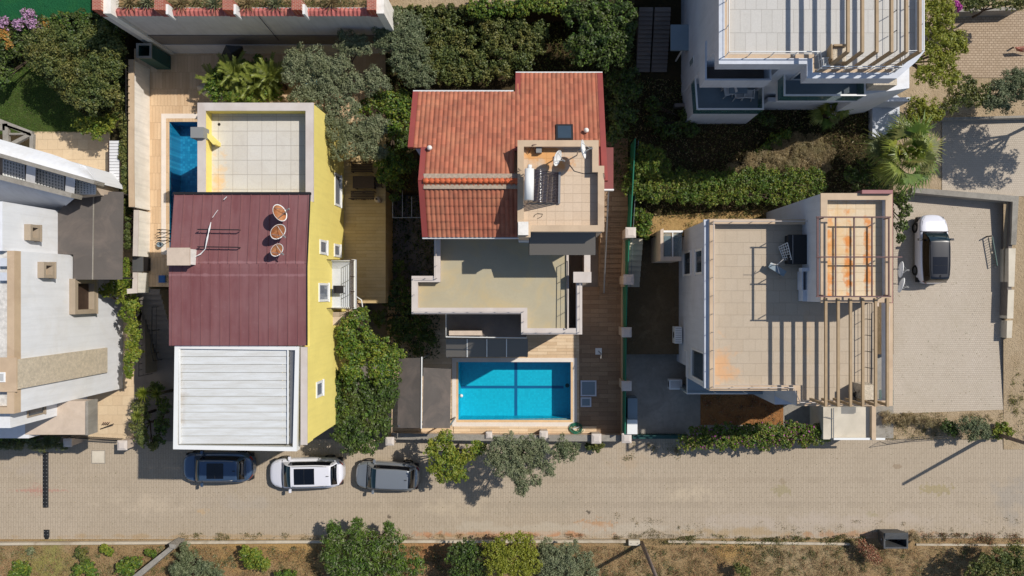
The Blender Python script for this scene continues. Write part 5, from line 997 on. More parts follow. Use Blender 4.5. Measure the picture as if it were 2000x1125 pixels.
def sofa_set():
    g = 'dark wooden garden furniture on the side patio'; z = 2.5
    t = thing('garden_table', 'dark wooden garden table between benches under the olive branches', 'table', W(710, 356, z), g); p = W(710, 356, z+.7)
    b = MB(); b.box(p.x-.62, p.x+.62, p.y-.36, p.y+.36, z+.68, z+.73); b.build('table_top', M['wood'], t, bevel=.01)
    for i in (-1, 1):
        for j in (-1, 1): b = MB(); b.box(p.x+i*.53-.04, p.x+i*.53+.04, p.y+j*.28-.04, p.y+j*.28+.04, z, z+.68); b.build('leg', M['wood'], t)
    for (px, py, r0, w_, lb) in ((710, 330, 0, 1.25, 'dark slatted bench on the far side of the garden table'), (700, 383, R(180), .7, 'left of two dark slatted chairs below the garden table'), (723, 383, R(180), .7, 'right of two dark slatted chairs below the garden table'), (741, 358, R(-90), .62, 'dark slatted chair at the end of the garden table')):
        c = thing('garden_chair', lb, 'chair', W(px, py, z), g); c.rotation_euler[2] = r0; L = rootloc(c)
        for k in range(5): b = MB() if k == 0 else b; b.box(L.x-w_/2, L.x+w_/2, L.y-.25+k*.1, L.y-.17+k*.1, z+.4, z+.43)
        b.build('seat', M['wood'], c)
        b = MB()
        for k in range(5): x = L.x-w_/2+.06+(w_-.12)*k/4; b.box(x-.03, x+.03, L.y+.24, L.y+.27, z+.43, z+.85)
        b.box(L.x-w_/2, L.x+w_/2, L.y+.235, L.y+.28, z+.85, z+.92); b.build('backrest', M['wood'], c)
        for i in (-1, 1):
            for j in (-1, 1): b = MB(); b.box(L.x+i*(w_/2-.04)-.025, L.x+i*(w_/2-.04)+.025, L.y+j*.22-.025, L.y+j*.22+.025, z, z+.4); b.build('leg', M['wood'], c)
sofa_set()
r_ = thing('garden_bin', 'cream cylindrical lantern standing right of the garden chairs', 'lantern', W(740, 390, 2.5)); c = W(741, 392, 2.5); b = MB(); b.lathe([(0, 0), (.16, 0), (.18, .6), (.1, .72), (0, .74)], c, 14); b.build('lantern_body', M['beige'], r_, True); b = MB(); b.lathe([(.05, .73), (.06, .8), (0, .82)], c, 10); b.build('knob', M['wood'], r_, True)
r_ = thing('pipe_frame', 'thin pale pipe frame over the dark passage left of the tiled house', 'metal frame', W(790, 425, .35)); z = 3.4
for (a, c_) in (((767, 378), (767, 425)), ((786, 370), (786, 425)), ((804, 384), (804, 425)), ((766, 425), (826, 425))): b = MB(); b.tube([W(*a, z), W(*c_, z)], .025, 6); b.build('pipe', M['metal'], r_)
for x in (768, 822): b = MB(); p = W(x, 424, z); b.tube([(p.x, p.y, .35), p], .03, 6); b.build('post', M['metal'], r_)
r_ = thing('blue_lounger', 'small blue plastic toy seat in the shade beside the maroon roofed house', 'seat', W(318, 543, 2.5)); c = W(322, 545, 2.5)
b = MB(); b.box(c.x-.25, c.x+.2, c.y-.22, c.y+.22, 2.7, 2.76); b.build('seat', M['blue'], r_, bevel=.02); b = MB(); b.beam((c.x+.2, c.y, 2.75), (c.x+.32, c.y, 3.15), .42, .05, (1, 0, 0)); b.build('backrest', M['blue'], r_)
for i in (-1, 1):
    for j in (-1, 1): b = MB(); b.tube([(c.x+i*.18, c.y+j*.18, 2.5), (c.x+i*.18, c.y+j*.18, 2.7)], .02, 6); b.build('leg', M['blue'], r_)
r_ = thing('shade_canopy', 'dark grey two panel shade canopy left of the turquoise pool', 'awning', W(825, 770, .3))
P_ = [W(779, 700, 3.2), W(823, 699, 3.5), W(822, 836, 3.5), W(776, 836, 3.1)]; b = MB(); b.mesh(P_+[p-Vector((0, 0, .04)) for p in P_], [(3, 2, 1, 0), (4, 5, 6, 7), (2, 3, 7, 6), (3, 0, 4, 7)]); b.build('left_panel', M['screen'], r_)
P_ = [W(827, 718, 3.5), W(881, 721, 3.2), W(879, 836, 3.2), W(825, 836, 3.5)]; b = MB(); b.mesh(P_+[p-Vector((0, 0, .04)) for p in P_], [(3, 2, 1, 0), (4, 5, 6, 7), (2, 3, 7, 6), (1, 2, 6, 5), (0, 1, 5, 4)]); b.build('right_panel', M['screen'], r_)
b = MB(); b.beam(W(824, 697, 3.55), W(823, 837, 3.55), .06, .06); b.build('centre_beam', M['paint'], r_)
for (x, y) in ((824, 700), (824, 834), (779, 832), (878, 832)): b = MB(); p = W(x, y, 3.2); b.tube([(p.x, p.y, .3), p], .05, 8); b.build('post', M['metal'], r_)
g_ = 'blue hatch covers beside the pool'
for (x0, y0, x1, y1, lb) in ((1134, 743, 1165, 774, 'larger blue framed hatch cover on the plank path'), (1134, 776, 1155, 795, 'smaller blue framed hatch cover on the plank path')):
    r_ = thing('hatch_cover', lb, 'hatch', W((x0+x1)/2, (y0+y1)/2, .29), g_); q = pxy(rect(x0, y0, x1, y1), .36); b = MB(); b.ring(q, .09, .28, .36); b.build('hatch_frame', M['bluewhite'], r_, bevel=.01); b = MB(); b.face([(x, y, .33) for x, y in q[::-1]]); b.build('hatch_lid', M['poolfloor1'] if False else M['bluefloor'], r_)
r_ = thing('outdoor_shower', 'slim white shower post standing on the plank path above the hatches', 'shower', W(1169, 690, .28)); p = W(1169, 686, .28); b = MB(); b.box(p.x-.2, p.x+.2, p.y-.2, p.y+.2, .28, .34); b.build('base_plate', M['paint'], r_); b = MB(); b.tube([(p.x, p.y, .34), (p.x, p.y, 2.3), (p.x-.05, p.y-.25, 2.4)], .03, 8); b.build('shower_pipe', M['metal'], r_)
r_ = thing('garden_hose', 'coiled green garden hose on the corner of the pool deck', 'hose', W(1125, 836, .36)); b = MB(); c = W(1125, 836, .4); pts = []
for k in range(120): t = k/120*2*math.pi*5; rr = .18+.05*(k/24); pts.append(c+Vector((rr*math.cos(t)*1.1+.04*math.sin(t*.7), rr*math.sin(t)*.85, .03+.02*math.sin(t*2.3)+.05*(k % 24)/24)))
b.tube(pts, .022, 6); b.build('hose_coil', M['green'], r_, True); b = MB(); b.tube([c+Vector((-.2, -.05, .1)), c+Vector((.2, .1, .12))], .03, 6); b.build('nozzle', M['paint'], r_)
r_ = thing('white_cabinet', 'tall white and blue cabinet against the green fence near the street', 'cabinet', W(1234, 815, .2)); b = MB(); b.pbox(1226, 778, 1245, 822, 1.4, .2); b.build('cabinet_body', M['bluefloor'], r_); b = MB(); b.pbox(1225, 820, 1245, 848, 1.6, .2); b.build('cabinet_door', M['paint'], r_)
b = MB(); b.beam(W(1150, 850, .9), W(1255, 850, .9), .05, .05); r_ = thing('steel_gate', 'dark sliding gate rail across the shaded driveway right of the green fence', 'gate', W(1290, 852, .1)); b = MB(); b.beam(W(1245, 851, .95), W(1330, 851, .95), .05, .06); b.build('gate_rail', M['darkgreen'], r_); b = MB()
for i in range(20): p = W(1245, 851, .95).lerp(W(1330, 851, .95), i/19); b.beam((p.x, p.y, .1), (p.x, p.y, .95), .02, .02)
b.build('gate_bars', M['darkgreen'], r_)
r_ = thing('dirt_wheelbarrow', 'three rusty iron rods sticking out of a bracket on the left yard paving', 'iron rods', W(206, 828, .1))
for k in range(4): b = MB(); b.tube([W(199+k*3.5, 830, .12), W(203+k*3.5, 825, .45)], .03, 6); b.build('rod', M['orangetop'] if k < 0 else M['rust'], r_)
b = MB(); b.tube([W(196, 838, .14), W(222, 828, .5)], .03, 6); b.build('curved_stick', M['darkmetal'], r_)
r_['label'] = 'short rusty iron rods and a dark stick lying on the left yard paving'; r_.name = 'iron_rods'
# ---------------------------------------------------------------- street furniture
def bump_seg(x, y0, y1, label, rounded, n):
    Yt, Yb = wy(y0, .05), wy(y1, .05); X = wx(x, .05); o = thing('speed_bump', label, 'speed bump', (X, (Yt+Yb)/2, 0), 'rubber speed bump pieces'); hw = .19; n_ = n
    for i in range(n_):
        a, c_ = Yt+(Yb-Yt)*i/n_, Yt+(Yb-Yt)*(i+1)/n_+.012; last = rounded and i == n_-1
        b = MB(); prof = [(-hw, 0), (-hw*.8, .035), (-hw*.3, .055), (hw*.3, .055), (hw*.8, .035), (hw, 0)]
        k = .6 if last else 1; v = [(X+p, a, z) for p, z in prof]+[(X+p*k, c_, z*(.3 if last else 1)) for p, z in prof]; b.mesh(v, [(j, 6+j, 7+j, j+1) for j in range(5)]+[(0, 1, 2, 3, 4, 5), (11, 10, 9, 8, 7, 6)]); b.build('rubber_block', M['black'], o)
        if not last:
            for s_ in (-1, 1): b = MB(); b.box(X+s_*.10-.03, X+s_*.10+.03, (a+c_)/2-.012, (a+c_)/2+.012, .03, .062); b.build('reflector', M['grey'], o)
bump_seg(88, 884, 992, 'long dark rubber speed bump strip with pale studs on the paved street', False, 15); bump_seg(90, 1035, 1054, 'short rounded end piece of the speed bump near the kerb', True, 3)
o = thing('manhole_cover', 'square pale concrete manhole cover at the street edge', 'manhole cover', W(192, 893, 0)); b = MB(); b.pbox(180, 881, 204, 904, .012, -.02); b.build('cover_slab', M['paleconcrete'], o)
b = MB(); b.ring(pxy(rect(178.5, 879.5, 205.5, 905.5), .008), .03, -.02, .009); b.build('cover_frame', M['concrete'], o)
def upole(label, bx_, by_, h, tx, ty):
    p = W(bx_, by_, 0); o = thing('utility_pole', label, 'utility pole', p); b = MB(); b.tube([p-Vector((0, 0, .3)), (p.x+tx, p.y+ty, h)], [.13, .09], 10); b.build('shaft', M['pole'], o, True); return o
q = upole('leaning dark timber utility pole at the lower edge right of the tree group', 1253, 1060, 7.5, .05, 0); upole('slim dark utility pole beside the grey bush at the right edge of the street', 1940, 846, 7.5, 0, 0)
D = thing('dumpster', 'dark grey open metal dumpster standing on the verge across the kerb', 'dumpster', W(1750, 1058, 0)); p0, p1 = W(1726, 1041, 1.15), W(1772, 1070, 1.15)
x0, x1, y0, y1 = p0.x, p1.x, p1.y, p0.y
b = MB(); v = [(x0+.14, y0+.12, .15), (x1-.1, y0+.12, .15), (x1-.1, y1-.1, .15), (x0+.14, y1-.1, .15), (x0, y0, 1.15), (x1, y0, 1.15), (x1, y1, 1.15), (x0, y1, 1.15)]; e = .05
v += [(x0+.14+e, y0+.12+e, .2), (x1-.1-e, y0+.12+e, .2), (x1-.1-e, y1-.1-e, .2), (x0+.14+e, y1-.1-e, .2), (x0+e, y0+e, 1.15), (x1-e, y0+e, 1.15), (x1-e, y1-e, 1.15), (x0+e, y1-e, 1.15)]
b.mesh(v, [(3, 2, 1, 0), (8, 9, 10, 11)]+[(i, (i+1) % 4, 4+(i+1) % 4, 4+i) for i in range(4)]+[(8+(i+1) % 4, 8+i, 12+i, 12+(i+1) % 4) for i in range(4)]+[(4+i, 4+(i+1) % 4, 12+(i+1) % 4, 12+i) for i in range(4)]); M['bin'] = plain('galvanised_dumpster', (74, 76, 78), .6, .2, 2, metal=.2, dirt=(110, 104, 92), dirtamt=.4); b.build('container_body', M['bin'], D)
b = MB(); b.ring([(x0, y0), (x1, y0), (x1, y1), (x0, y1)], .07, 1.15, 1.21, .03); b.build('rim', M['bin'], D)
b = MB(); b.mesh([(x0+.02, y0+.55, 1.22), (x1-.02, y0+.55, 1.22), (x1-.02, y1+.05, 1.30), (x0+.02, y1+.05, 1.30)], [(0, 1, 2, 3)]); b.build('lid', M['bin'], D)
for s_ in ((x0+.25, y0+.2), (x1-.25, y0+.2), (x0+.25, y1-.2), (x1-.25, y1-.2)): b = MB(); b.tube([(s_[0]-.03, s_[1], .08), (s_[0]+.03, s_[1], .08)], .08, 12); b.build('caster', M['black'], D)
for k, s_ in enumerate((-1, 1)): b = MB(); xx = x0-.04 if s_ < 0 else x1+.04; b.tube([(xx, (y0+y1)/2-.05, .95), (xx, (y0+y1)/2+.05, .95)], .04, 8); b.build('lift_pin', M['metal'], D)
rnd = random.Random(9); o = thing('rubbish_bags', 'crumpled bags of rubbish inside the open dumpster', 'rubbish', ((x0+x1)/2, (y0+y1)/2, .25)); 
for k, m_ in enumerate(('bluefloor', 'black', 'grey')):
    b = MB(); c = Vector((x0+.45+k*.4, y0+.4, .42)); b.grid(lambda u, v: c+Vector((math.cos(v*6.283)*math.sin(u*3.14), math.sin(v*6.283)*math.sin(u*3.14), math.cos(u*3.14)))*(.2+.05*math.sin(v*25+u*11+k)), [i/8 for i in range(9)], [i/12 for i in range(13)]); b.build('bag', M[m_], o)
# ---------------------------------------------------------------- cars
def paintmat(name, c, metal=.0, rough=.28):
    m, n, bs = newmat(name); bs.inputs['Base Color'].default_value = (*lin(c), 1); bs.inputs['Roughness'].default_value = rough; bs.inputs['Metallic'].default_value = metal
    bs.inputs['Coat Weight'].default_value = .8; bs.inputs['Coat Roughness'].default_value = .03; return m
M['carglass'] = plain('tinted_glass', (16, 36, 42), .05, .1, spec=.9); M['darkglass'] = plain('dark_tinted_glass', (8, 9, 14), .06, .1, spec=.9); M['tyre'] = plain('tyre_rubber', (22, 22, 22), .9, .1); M['alloy'] = plain('alloy_wheel', (140, 140, 142), .35, .05, metal=.9)
M['lampglass'] = plain('headlamp', (190, 200, 210), .1, .05, spec=.9); M['taillamp'] = plain('tail_lamp', (130, 14, 20), .2, .1)
def car(label, px, py, rot, Ln, Wd, Ht, body, roof=None, u=(.20, .375, .87, .95), sunroof=None, rails=True, belt=1.0, hood=.92, taper=.14, lights=True, group='parked cars'):
    o = thing('parked_car', label, 'car', (0, 0, 0), group); uc, uw, ur, ue = u; roof = roof or body
    def X(t): return Ln/2-t*Ln
    def wplan(t): 
        s_ = abs(2*t-1); return Wd/2*max(.0, 1-s_**7)**(1/3.0)*(1-.05*max(0, (.35-t)/.35)**2-.04*max(0, (t-.75)/.25)**2)
    def deck(t):
        k = [(0, .58), (.012, .68), (.04, .76), (.10, hood-.09), (uc, hood), (uc+.08, belt-.02), (.5, belt), (.85, belt+.02), (ue, belt), (.985, belt-.12), (1, .7)]
        for i in range(len(k)-1):
            if k[i][0] <= t <= k[i+1][0]:
                f = (t-k[i][0])/(k[i+1][0]-k[i][0]); f = f*f*(3-2*f) if i not in (0,) else f; return k[i][1]+(k[i+1][1]-k[i][1])*f
        return .7
    def sec(t, v):      # v in -1..1 round the body from one sill over the top to the other
        t = min(.9985, max(.0015, t)); wv = wplan(t); zt = deck(t); s_ = 1 if v >= 0 else -1; a = abs(v)
        P_ = [(0, zt+.02), (.45, zt+.015), (.72, zt), (.86, zt-.025), (.95, zt-.09), (1.0, zt-.25), (.985, .5), (.97, .34), (.93, .22)]
        q = a*(len(P_)-1); i = min(len(P_)-2, int(q)); f = q-i; y = P_[i][0]+(P_[i+1][0]-P_[i][0])*f; z = P_[i][1]+(P_[i+1][1]-P_[i][1])*f
        return Vector((X(t), s_*y*wv, max(.2, z)))
    us = sorted(set([0, .004, .01, .02, .035, .06, .09, .13, .17, .2, .25, .3, .35, .4, .45, .5, .55, .6, .65, .7, .75, .8, .85, .9, .94, .965, .98, .99, .996, 1])); vs = [i/16 for i in range(-16, 17)]
    b = MB(); b.grid(sec, us, vs); b.face([sec(0, v) for v in vs]); b.face([sec(1, v) for v in vs[::-1]]); b.build('body', body, o, True)
    b = MB(); b.box(-Ln*.47, Ln*.47, -Wd*.44, Wd*.44, .2, .5); b.build('underbody', M['black'], o)
    wb = Wd/2*.86
    def hh(t, v):
        c_ = .035*v*v; t1 = t-c_ if t < .5 else t+c_
        def sm(f): f = min(1, max(0, f)); return math.sin(f*math.pi/2)**.85
        if t1 <= uw: return sm((t1-uc)/(uw-uc))
        if t1 >= ur: return sm((ue-t1)/(ue-ur))
        return 1.0
    def gh(t, v):
        a = abs(v); s_ = 1 if v >= 0 else -1; h = (Ht-deck(t))*hh(t, v); mid = (t-uc)/(ue-uc); h *= 1-.03*(2*mid-1)**2*(1 if .2 < mid < .8 else 1)
        w0 = wb*(1-.10*max(0, (mid-.6)/.4)**1.5-.05*max(0, (.3-mid)/.3)); wr = w0-taper*1.1*hh(t, .5)
        if a <= .62: k = a/.62; return Vector((X(t), s_*wr*k, deck(t)-.01+h*(1-.055*k**3)))
        k = (a-.62)/.38; return Vector((X(t), s_*(wr+(w0-wr)*k), deck(t)-.01+h*.945*(1-k)))
    gu = [uc+(ue-uc)*i/44 for i in range(45)]; gv = [i/20 for i in range(-20, 21)]
    b = MB(); b.grid(gh, gu, gv); b.build('roof', roof, o, True)
    def patch(name, m, u0, u1, v0, v1, nu=10, nv=10, off=.012, rnd_=0):
        def f(t, v):
            p = gh(t, v); e = .004; n = (gh(t+e, v)-gh(t-e, v)).cross(gh(t, v+e)-gh(t, v-e))
            n = n.normalized() if n.length > 1e-9 else Vector((0, 0, 1)); 
            if n.z < 0: n = -n
            return p+n*off
        b = MB(); b.grid(f, [u0+(u1-u0)*i/nu for i in range(nu+1)], [v0+(v1-v0)*i/nv for i in range(nv+1)]); return b.build(name, m, o, True)
    patch('windshield', M['carglass'], uc+.028, uw-.006, -.60, .60)
    patch('rear_window', M['darkglass'], ur+.012, ue-.018, -.56, .56)
    for s_ in (-1, 1):
        patch('side_window', M['darkglass'], uc+.12, ue-.085, s_*.655, s_*.93, 16, 4, .01)
    if sunroof: 
        sr = patch('sunroof', M['darkglass'], sunroof[0], sunroof[1], -sunroof[2], sunroof[2], 6, 6, .014)
        mid = (sunroof[0]+sunroof[1])/2; b = MB(); b.tube([gh(mid, -sunroof[2])+Vector((0, 0, .02)), gh(mid, sunroof[2])+Vector((0, 0, .02))], .012, 5); b.build('sunroof_bar', M['black'], sr)
    if rails:
        for s_ in (-1, 1): b = MB(); b.tube([gh(t, s_*.58)+Vector((0, 0, .04 if .02 < (t-uw) and t < ur-.03 else .0)) for t in [uw+.01+(ur-uw-.05)*i/8 for i in range(9)]], .018, 6); b.build('roof_rail', M['metal'] if rails is True else rails, o, True)
    b = MB(); b.tube([gh(ur-.04, 0)+Vector((0, 0, .0)), gh(ur-.05, 0)+Vector((-.04, 0, .06)), gh(ur-.02, 0)+Vector((-.05, 0, .03))], .02, 6); b.build('roof_aerial', M['black'], o)
    for s_ in (-1, 1):
        b = MB(); p = gh(uc+.11, s_*.98); q = p+Vector((-.02, s_*.17, .05)); b.tube([p+Vector((0, 0, .03)), q], .03, 6); c = q+Vector((0, s_*.05, 0)); b.box(c.x-.07, c.x+.07, c.y-.11, c.y+.11, c.z-.06, c.z+.09); b.build('side_mirror', body if roof is body else roof, o, bevel=.03)
        for t in (.185, .80):
            w_ = thing('wheel', None, None); w_.parent = o; c = Vector((X(t), s_*(Wd/2-.10), .33)); Mx = Matrix.Rotation(R(90), 4, 'X')
            b = MB(); b.lathe([(.2, -.11), (.30, -.11), (.33, -.08), (.33, .08), (.30, .11), (.2, .11)], c, 24, Mx); b.build('tyre', M['tyre'], w_, True)
            b = MB(); b.lathe([(0, -.095), (.06, -.1), (.2, -.085), (.2, .085), (.06, .1), (0, .095)], c, 16, Mx); b.build('rim', M['alloy'], w_)
        if lights:
            def lp(t, v): p = sec(t, v); return p+Vector((.012 if t < .5 else -.012, s_*.008, .014))
            b = MB(); b.grid(lp, [.012, .025, .045, .07], [s_*.40, s_*.47, s_*.54]); b.build('headlight', M['lampglass'], o, True)
            b = MB(); b.grid(lp, [.955, .968, .98, .99], [s_*.46, s_*.52, s_*.60]); b.build('tail_light', M['taillamp'], o, True)
    b = MB(); b.tube([sec(uc+.006, v)+Vector((.02, 0, .018)) for v in (-.5, -.25, 0, .25, .5)], .02, 6); b.build('wiper_cowl', M['black'], o)
    b = MB()
    for s_ in (-1, 1): b.tube([sec(.03, s_*.30)+Vector((0, 0, .004)), sec(.1, s_*.36)+Vector((0, 0, .004)), sec(uc, s_*.42)+Vector((0, 0, .004))], .006, 4)
    b.build('bonnet_seams', M['black'], o)
    c = W(px, py, .75); o.location = (c.x, c.y, .0); o.rotation_euler[2] = rot; return o
PB = paintmat('blue_grey_car_paint', (70, 92, 120), .5, .3); PW = paintmat('white_car_paint', (214, 214, 222)); PG_ = paintmat('grey_car_paint', (138, 143, 148), .45, .3); PK = paintmat('black_car_paint', (14, 15, 22))
car('dark blue grey SUV with black sunroof, leftmost of three cars on the street', 425, 913, math.pi, 4.4, 1.86, 1.66, PB, sunroof=(.44, .67, .45), u=(.20, .34, .84, .93))
car('white SUV with black panoramic sunroof, middle of three cars on the street', 598, 924, math.pi+.02, 4.6, 1.88, 1.66, PW, sunroof=(.40, .67, .46), u=(.19, .36, .87, .955))
car('silver grey hatchback with plain roof, rightmost of three cars on the street', 756, 930, math.pi-.05, 3.95, 1.76, 1.5, PG_, u=(.19, .37, .85, .95), rails=False, hood=.88, belt=.95)
o = car('white hatchback with black roof parked alone on the paved parking', 1820, 487, math.pi/2, 4.3, 1.82, 1.58, PW, PK, u=(.25, .40, .92, .982), sunroof=(.62, .86, .44), rails=PK, belt=1.0, hood=.98); o.location.z = .12; o['label'] = 'white compact car with black roof parked alone on the paved parking'
for d in (math.pi/2,):
    b = MB(); b.grid(lambda u, v: (1.95-.75*u, -.34+.68*v, .99+.05*u), [0, .5, 1], [0, .5, 1])
# ---------------------------------------------------------------- plants
RG = np.random.default_rng(11)
def unit(n): v = RG.normal(size=(n, 3)); return v/np.linalg.norm(v, axis=1, keepdims=True)
def leafmesh(name, C, Nn, L, Wd, mats, parent, mi=None):
    n = len(C); Nn = Nn/np.linalg.norm(Nn, axis=1, keepdims=True); t = np.cross(Nn, unit(n)); t /= np.linalg.norm(t, axis=1, keepdims=True)+1e-9; bb = np.cross(Nn, t)
    L = (L*RG.uniform(.6, 1.3, n))[:, None]; Wd = (Wd*RG.uniform(.7, 1.25, n))[:, None]
    V = np.empty((n, 4, 3)); V[:, 0] = C-t*L/2; V[:, 1] = C+bb*Wd/2-t*L*.05; V[:, 2] = C+t*L/2-Nn*L*.12; V[:, 3] = C-bb*Wd/2-t*L*.05
    l = np.array(rootloc(parent)); V = (V-l).reshape(-1, 3)
    me = bpy.data.meshes.new(name); me.vertices.add(4*n); me.vertices.foreach_set('co', V.ravel()); me.loops.add(4*n); me.loops.foreach_set('vertex_index', np.arange(4*n, dtype=np.int32))
    me.polygons.add(n); me.polygons.foreach_set('loop_start', np.arange(0, 4*n, 4, dtype=np.int32))
    for m in mats: me.materials.append(m)
    if mi is not None: me.polygons.foreach_set('material_index', mi.astype(np.int32))
    me.update(calc_edges=True); o = bpy.data.objects.new(name, me); COL.objects.link(o); o.parent = parent; return o
def crownpts(blobs, zmid, vert, dens, ls, spray=0, fuzz=.25, rsm=(.16, .34)):
    Cs, Ns = [], []
    for bl in blobs:
        px, py, r = bl[:3]; zm = zmid+(bl[3] if len(bl) > 3 else 0); c = np.array(W(px, py, zm)); Rr = r*(H-zm)/F; rz_ = max(.25, Rr*vert)
        n = max(12, int(3.0/((rsm[0]+rsm[1])/2)**2*1.05)); 
        d = unit(n); d[:, 2] = np.abs(d[:, 2])*.95-.2*RG.random(n); sh = RG.uniform(.3, 1.0, n)**.7*np.where(RG.random(n) < .12, 1.18, 1)
        sub = c+d*np.array([Rr, Rr, rz_])*sh[:, None]; rs = Rr*RG.uniform(rsm[0]*.62, rsm[1]*.8, n)
        for k in range(n):
            m = max(8, int(dens*12.6*rs[k]**2*RG.uniform(.6, 1.25))); q = unit(m); rad = rs[k]*(RG.uniform(.35, 1, m)**.6+fuzz*np.abs(RG.normal(size=m))*.5)
            p = sub[k]+q*rad[:, None]*np.array([1, 1, .8]); Cs.append(p); Ns.append(q*.8+d[k]*.3+np.array([0, 0, .35])+RG.normal(size=(m, 3))*.5)
    return np.vstack(Cs), np.vstack(Ns)
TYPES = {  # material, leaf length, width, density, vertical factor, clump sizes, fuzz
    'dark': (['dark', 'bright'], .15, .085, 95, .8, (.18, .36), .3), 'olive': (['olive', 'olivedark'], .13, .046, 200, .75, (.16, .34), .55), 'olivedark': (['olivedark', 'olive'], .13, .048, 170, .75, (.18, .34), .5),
    'yellowgreen': (['yellowgreen', 'lime'], .14, .07, 100, .8, (.16, .32), .45), 'lime': (['lime', 'bright'], .15, .085, 90, .7, (.2, .36), .35), 'bright': (['bright', 'lime', 'dark'], .15, .09, 100, .7, (.2, .36), .3),
    'mixed': (['mixed', 'dark', 'mixed'], .14, .07, 95, .75, (.15, .32), .4), 'hedge': (['bright', 'lime', 'mixed', 'dark'], .14, .06, 110, .7, (.16, .32), .45), 'dry': (['dry'], .20, .022, 170, .5, (.2, .4), .5), 'red': (['red', 'dry'], .14, .05, 100, .6, (.18, .34), .5),
    'oleander': (['bright', 'dark', 'olive'], .24, .06, 75, .6, (.14, .28), .7), 'pink': (['pink', 'dark'], .11, .08, 110, .6, (.2, .36), .3), 'boug': (['bright', 'lime', 'mixed', 'magenta'], .13, .08, 100, .7, (.16, .3), .4),
    'orange': (['orange', 'mixed'], .12, .08, 100, .6, (.2, .36), .3), 'shaggy': (['olivedark', 'mixed'], .22, .03, 130, .6, (.2, .36), .6)}
FR_ = {'dark': (.75, .25), 'boug': (.42, .25, .29, .04), 'hedge': (.45, .2, .2, .15), 'oleander': (.55, .3, .15), 'mixed': (.6, .25, .15), 'olive': (.75, .25), 'pink': (.75, .25), 'orange': (.6, .4), 'lime': (.75, .25), 'bright': (.55, .25, .2), 'yellowgreen': (.8, .2), 'red': (.7, .3), 'olivedark': (.75, .25), 'shaggy': (.6, .4)}
def plant(kind, label, cat, name, blobs, zmid, zg, vert=None, dens=1.0, stem=True, group=None, ls=1.0, part='crown'):
    mk, L, Wd, dn, vf, rsm, fz = TYPES[kind]; dn *= dens/(ls*ls)
    cx = sum(b_[0]*b_[2] for b_ in blobs)/sum(b_[2] for b_ in blobs); cy = sum(b_[1]*b_[2] for b_ in blobs)/sum(b_[2] for b_ in blobs)
    base = W(cx, cy, zmid); o = thing(name, label, cat, (base.x, base.y, zg), group)
    C, Nn = crownpts(blobs, zmid, vert or vf, dn, L, 0, fz, rsm); keep = C[:, 2] > zg+.02; C, Nn = C[keep], Nn[keep]
    mi = None
    if len(mk) > 1: mi = RG.choice(len(mk), size=len(C), p=FR_.get(kind, [1/len(mk)]*len(mk)))
    leafmesh(part, C, Nn, L*ls, Wd*ls, [L_[k] for k in mk], o, mi)
    if stem:
        Rm = max(b_[2] for b_ in blobs)*(H-zmid)/F; r0 = min(.22, .05+.06*Rm); b = MB(); fork = zg+(zmid-zg)*.45
        b.tube([(base.x, base.y, zg-.1), (base.x+.04, base.y-.03, zg+(fork-zg)*.5), (base.x, base.y+.03, fork)], [r0, r0*.85, r0*.75], 8)
        b.build('trunk', M['bark'], o, True)
        for bl in blobs:
            e = W(bl[0], bl[1], zmid+(bl[3] if len(bl) > 3 else 0)); s_ = Vector((base.x, base.y, fork-.05)); m_ = s_.lerp(e, .5)+Vector((0, 0, .15*Rm))
            b = MB(); b.tube([s_, m_, e], [r0*.6, r0*.4, r0*.15], 6)
            for k in range(3):
                q = e+Vector((RG.uniform(-.5, .5), RG.uniform(-.5, .5), RG.uniform(0, .4)))*bl[2]*(H-zmid)/F; b.tube([m_, m_.lerp(q, .6)+Vector((0, 0, .1)), q], [r0*.3, r0*.2, r0*.06], 5)
            b.build('limb', M['bark'], o, True)
    return o
def chain(x0, y0, x1, y1, n, r, jit=.3, seed=0):
    g = random.Random(seed+int(x0+y0)); return [(x0+(x1-x0)*i/(n-1)+g.uniform(-1, 1)*jit*r, y0+(y1-y0)*i/(n-1)+g.uniform(-1, 1)*jit*r, r*g.uniform(.75, 1.2)) for i in range(n)]
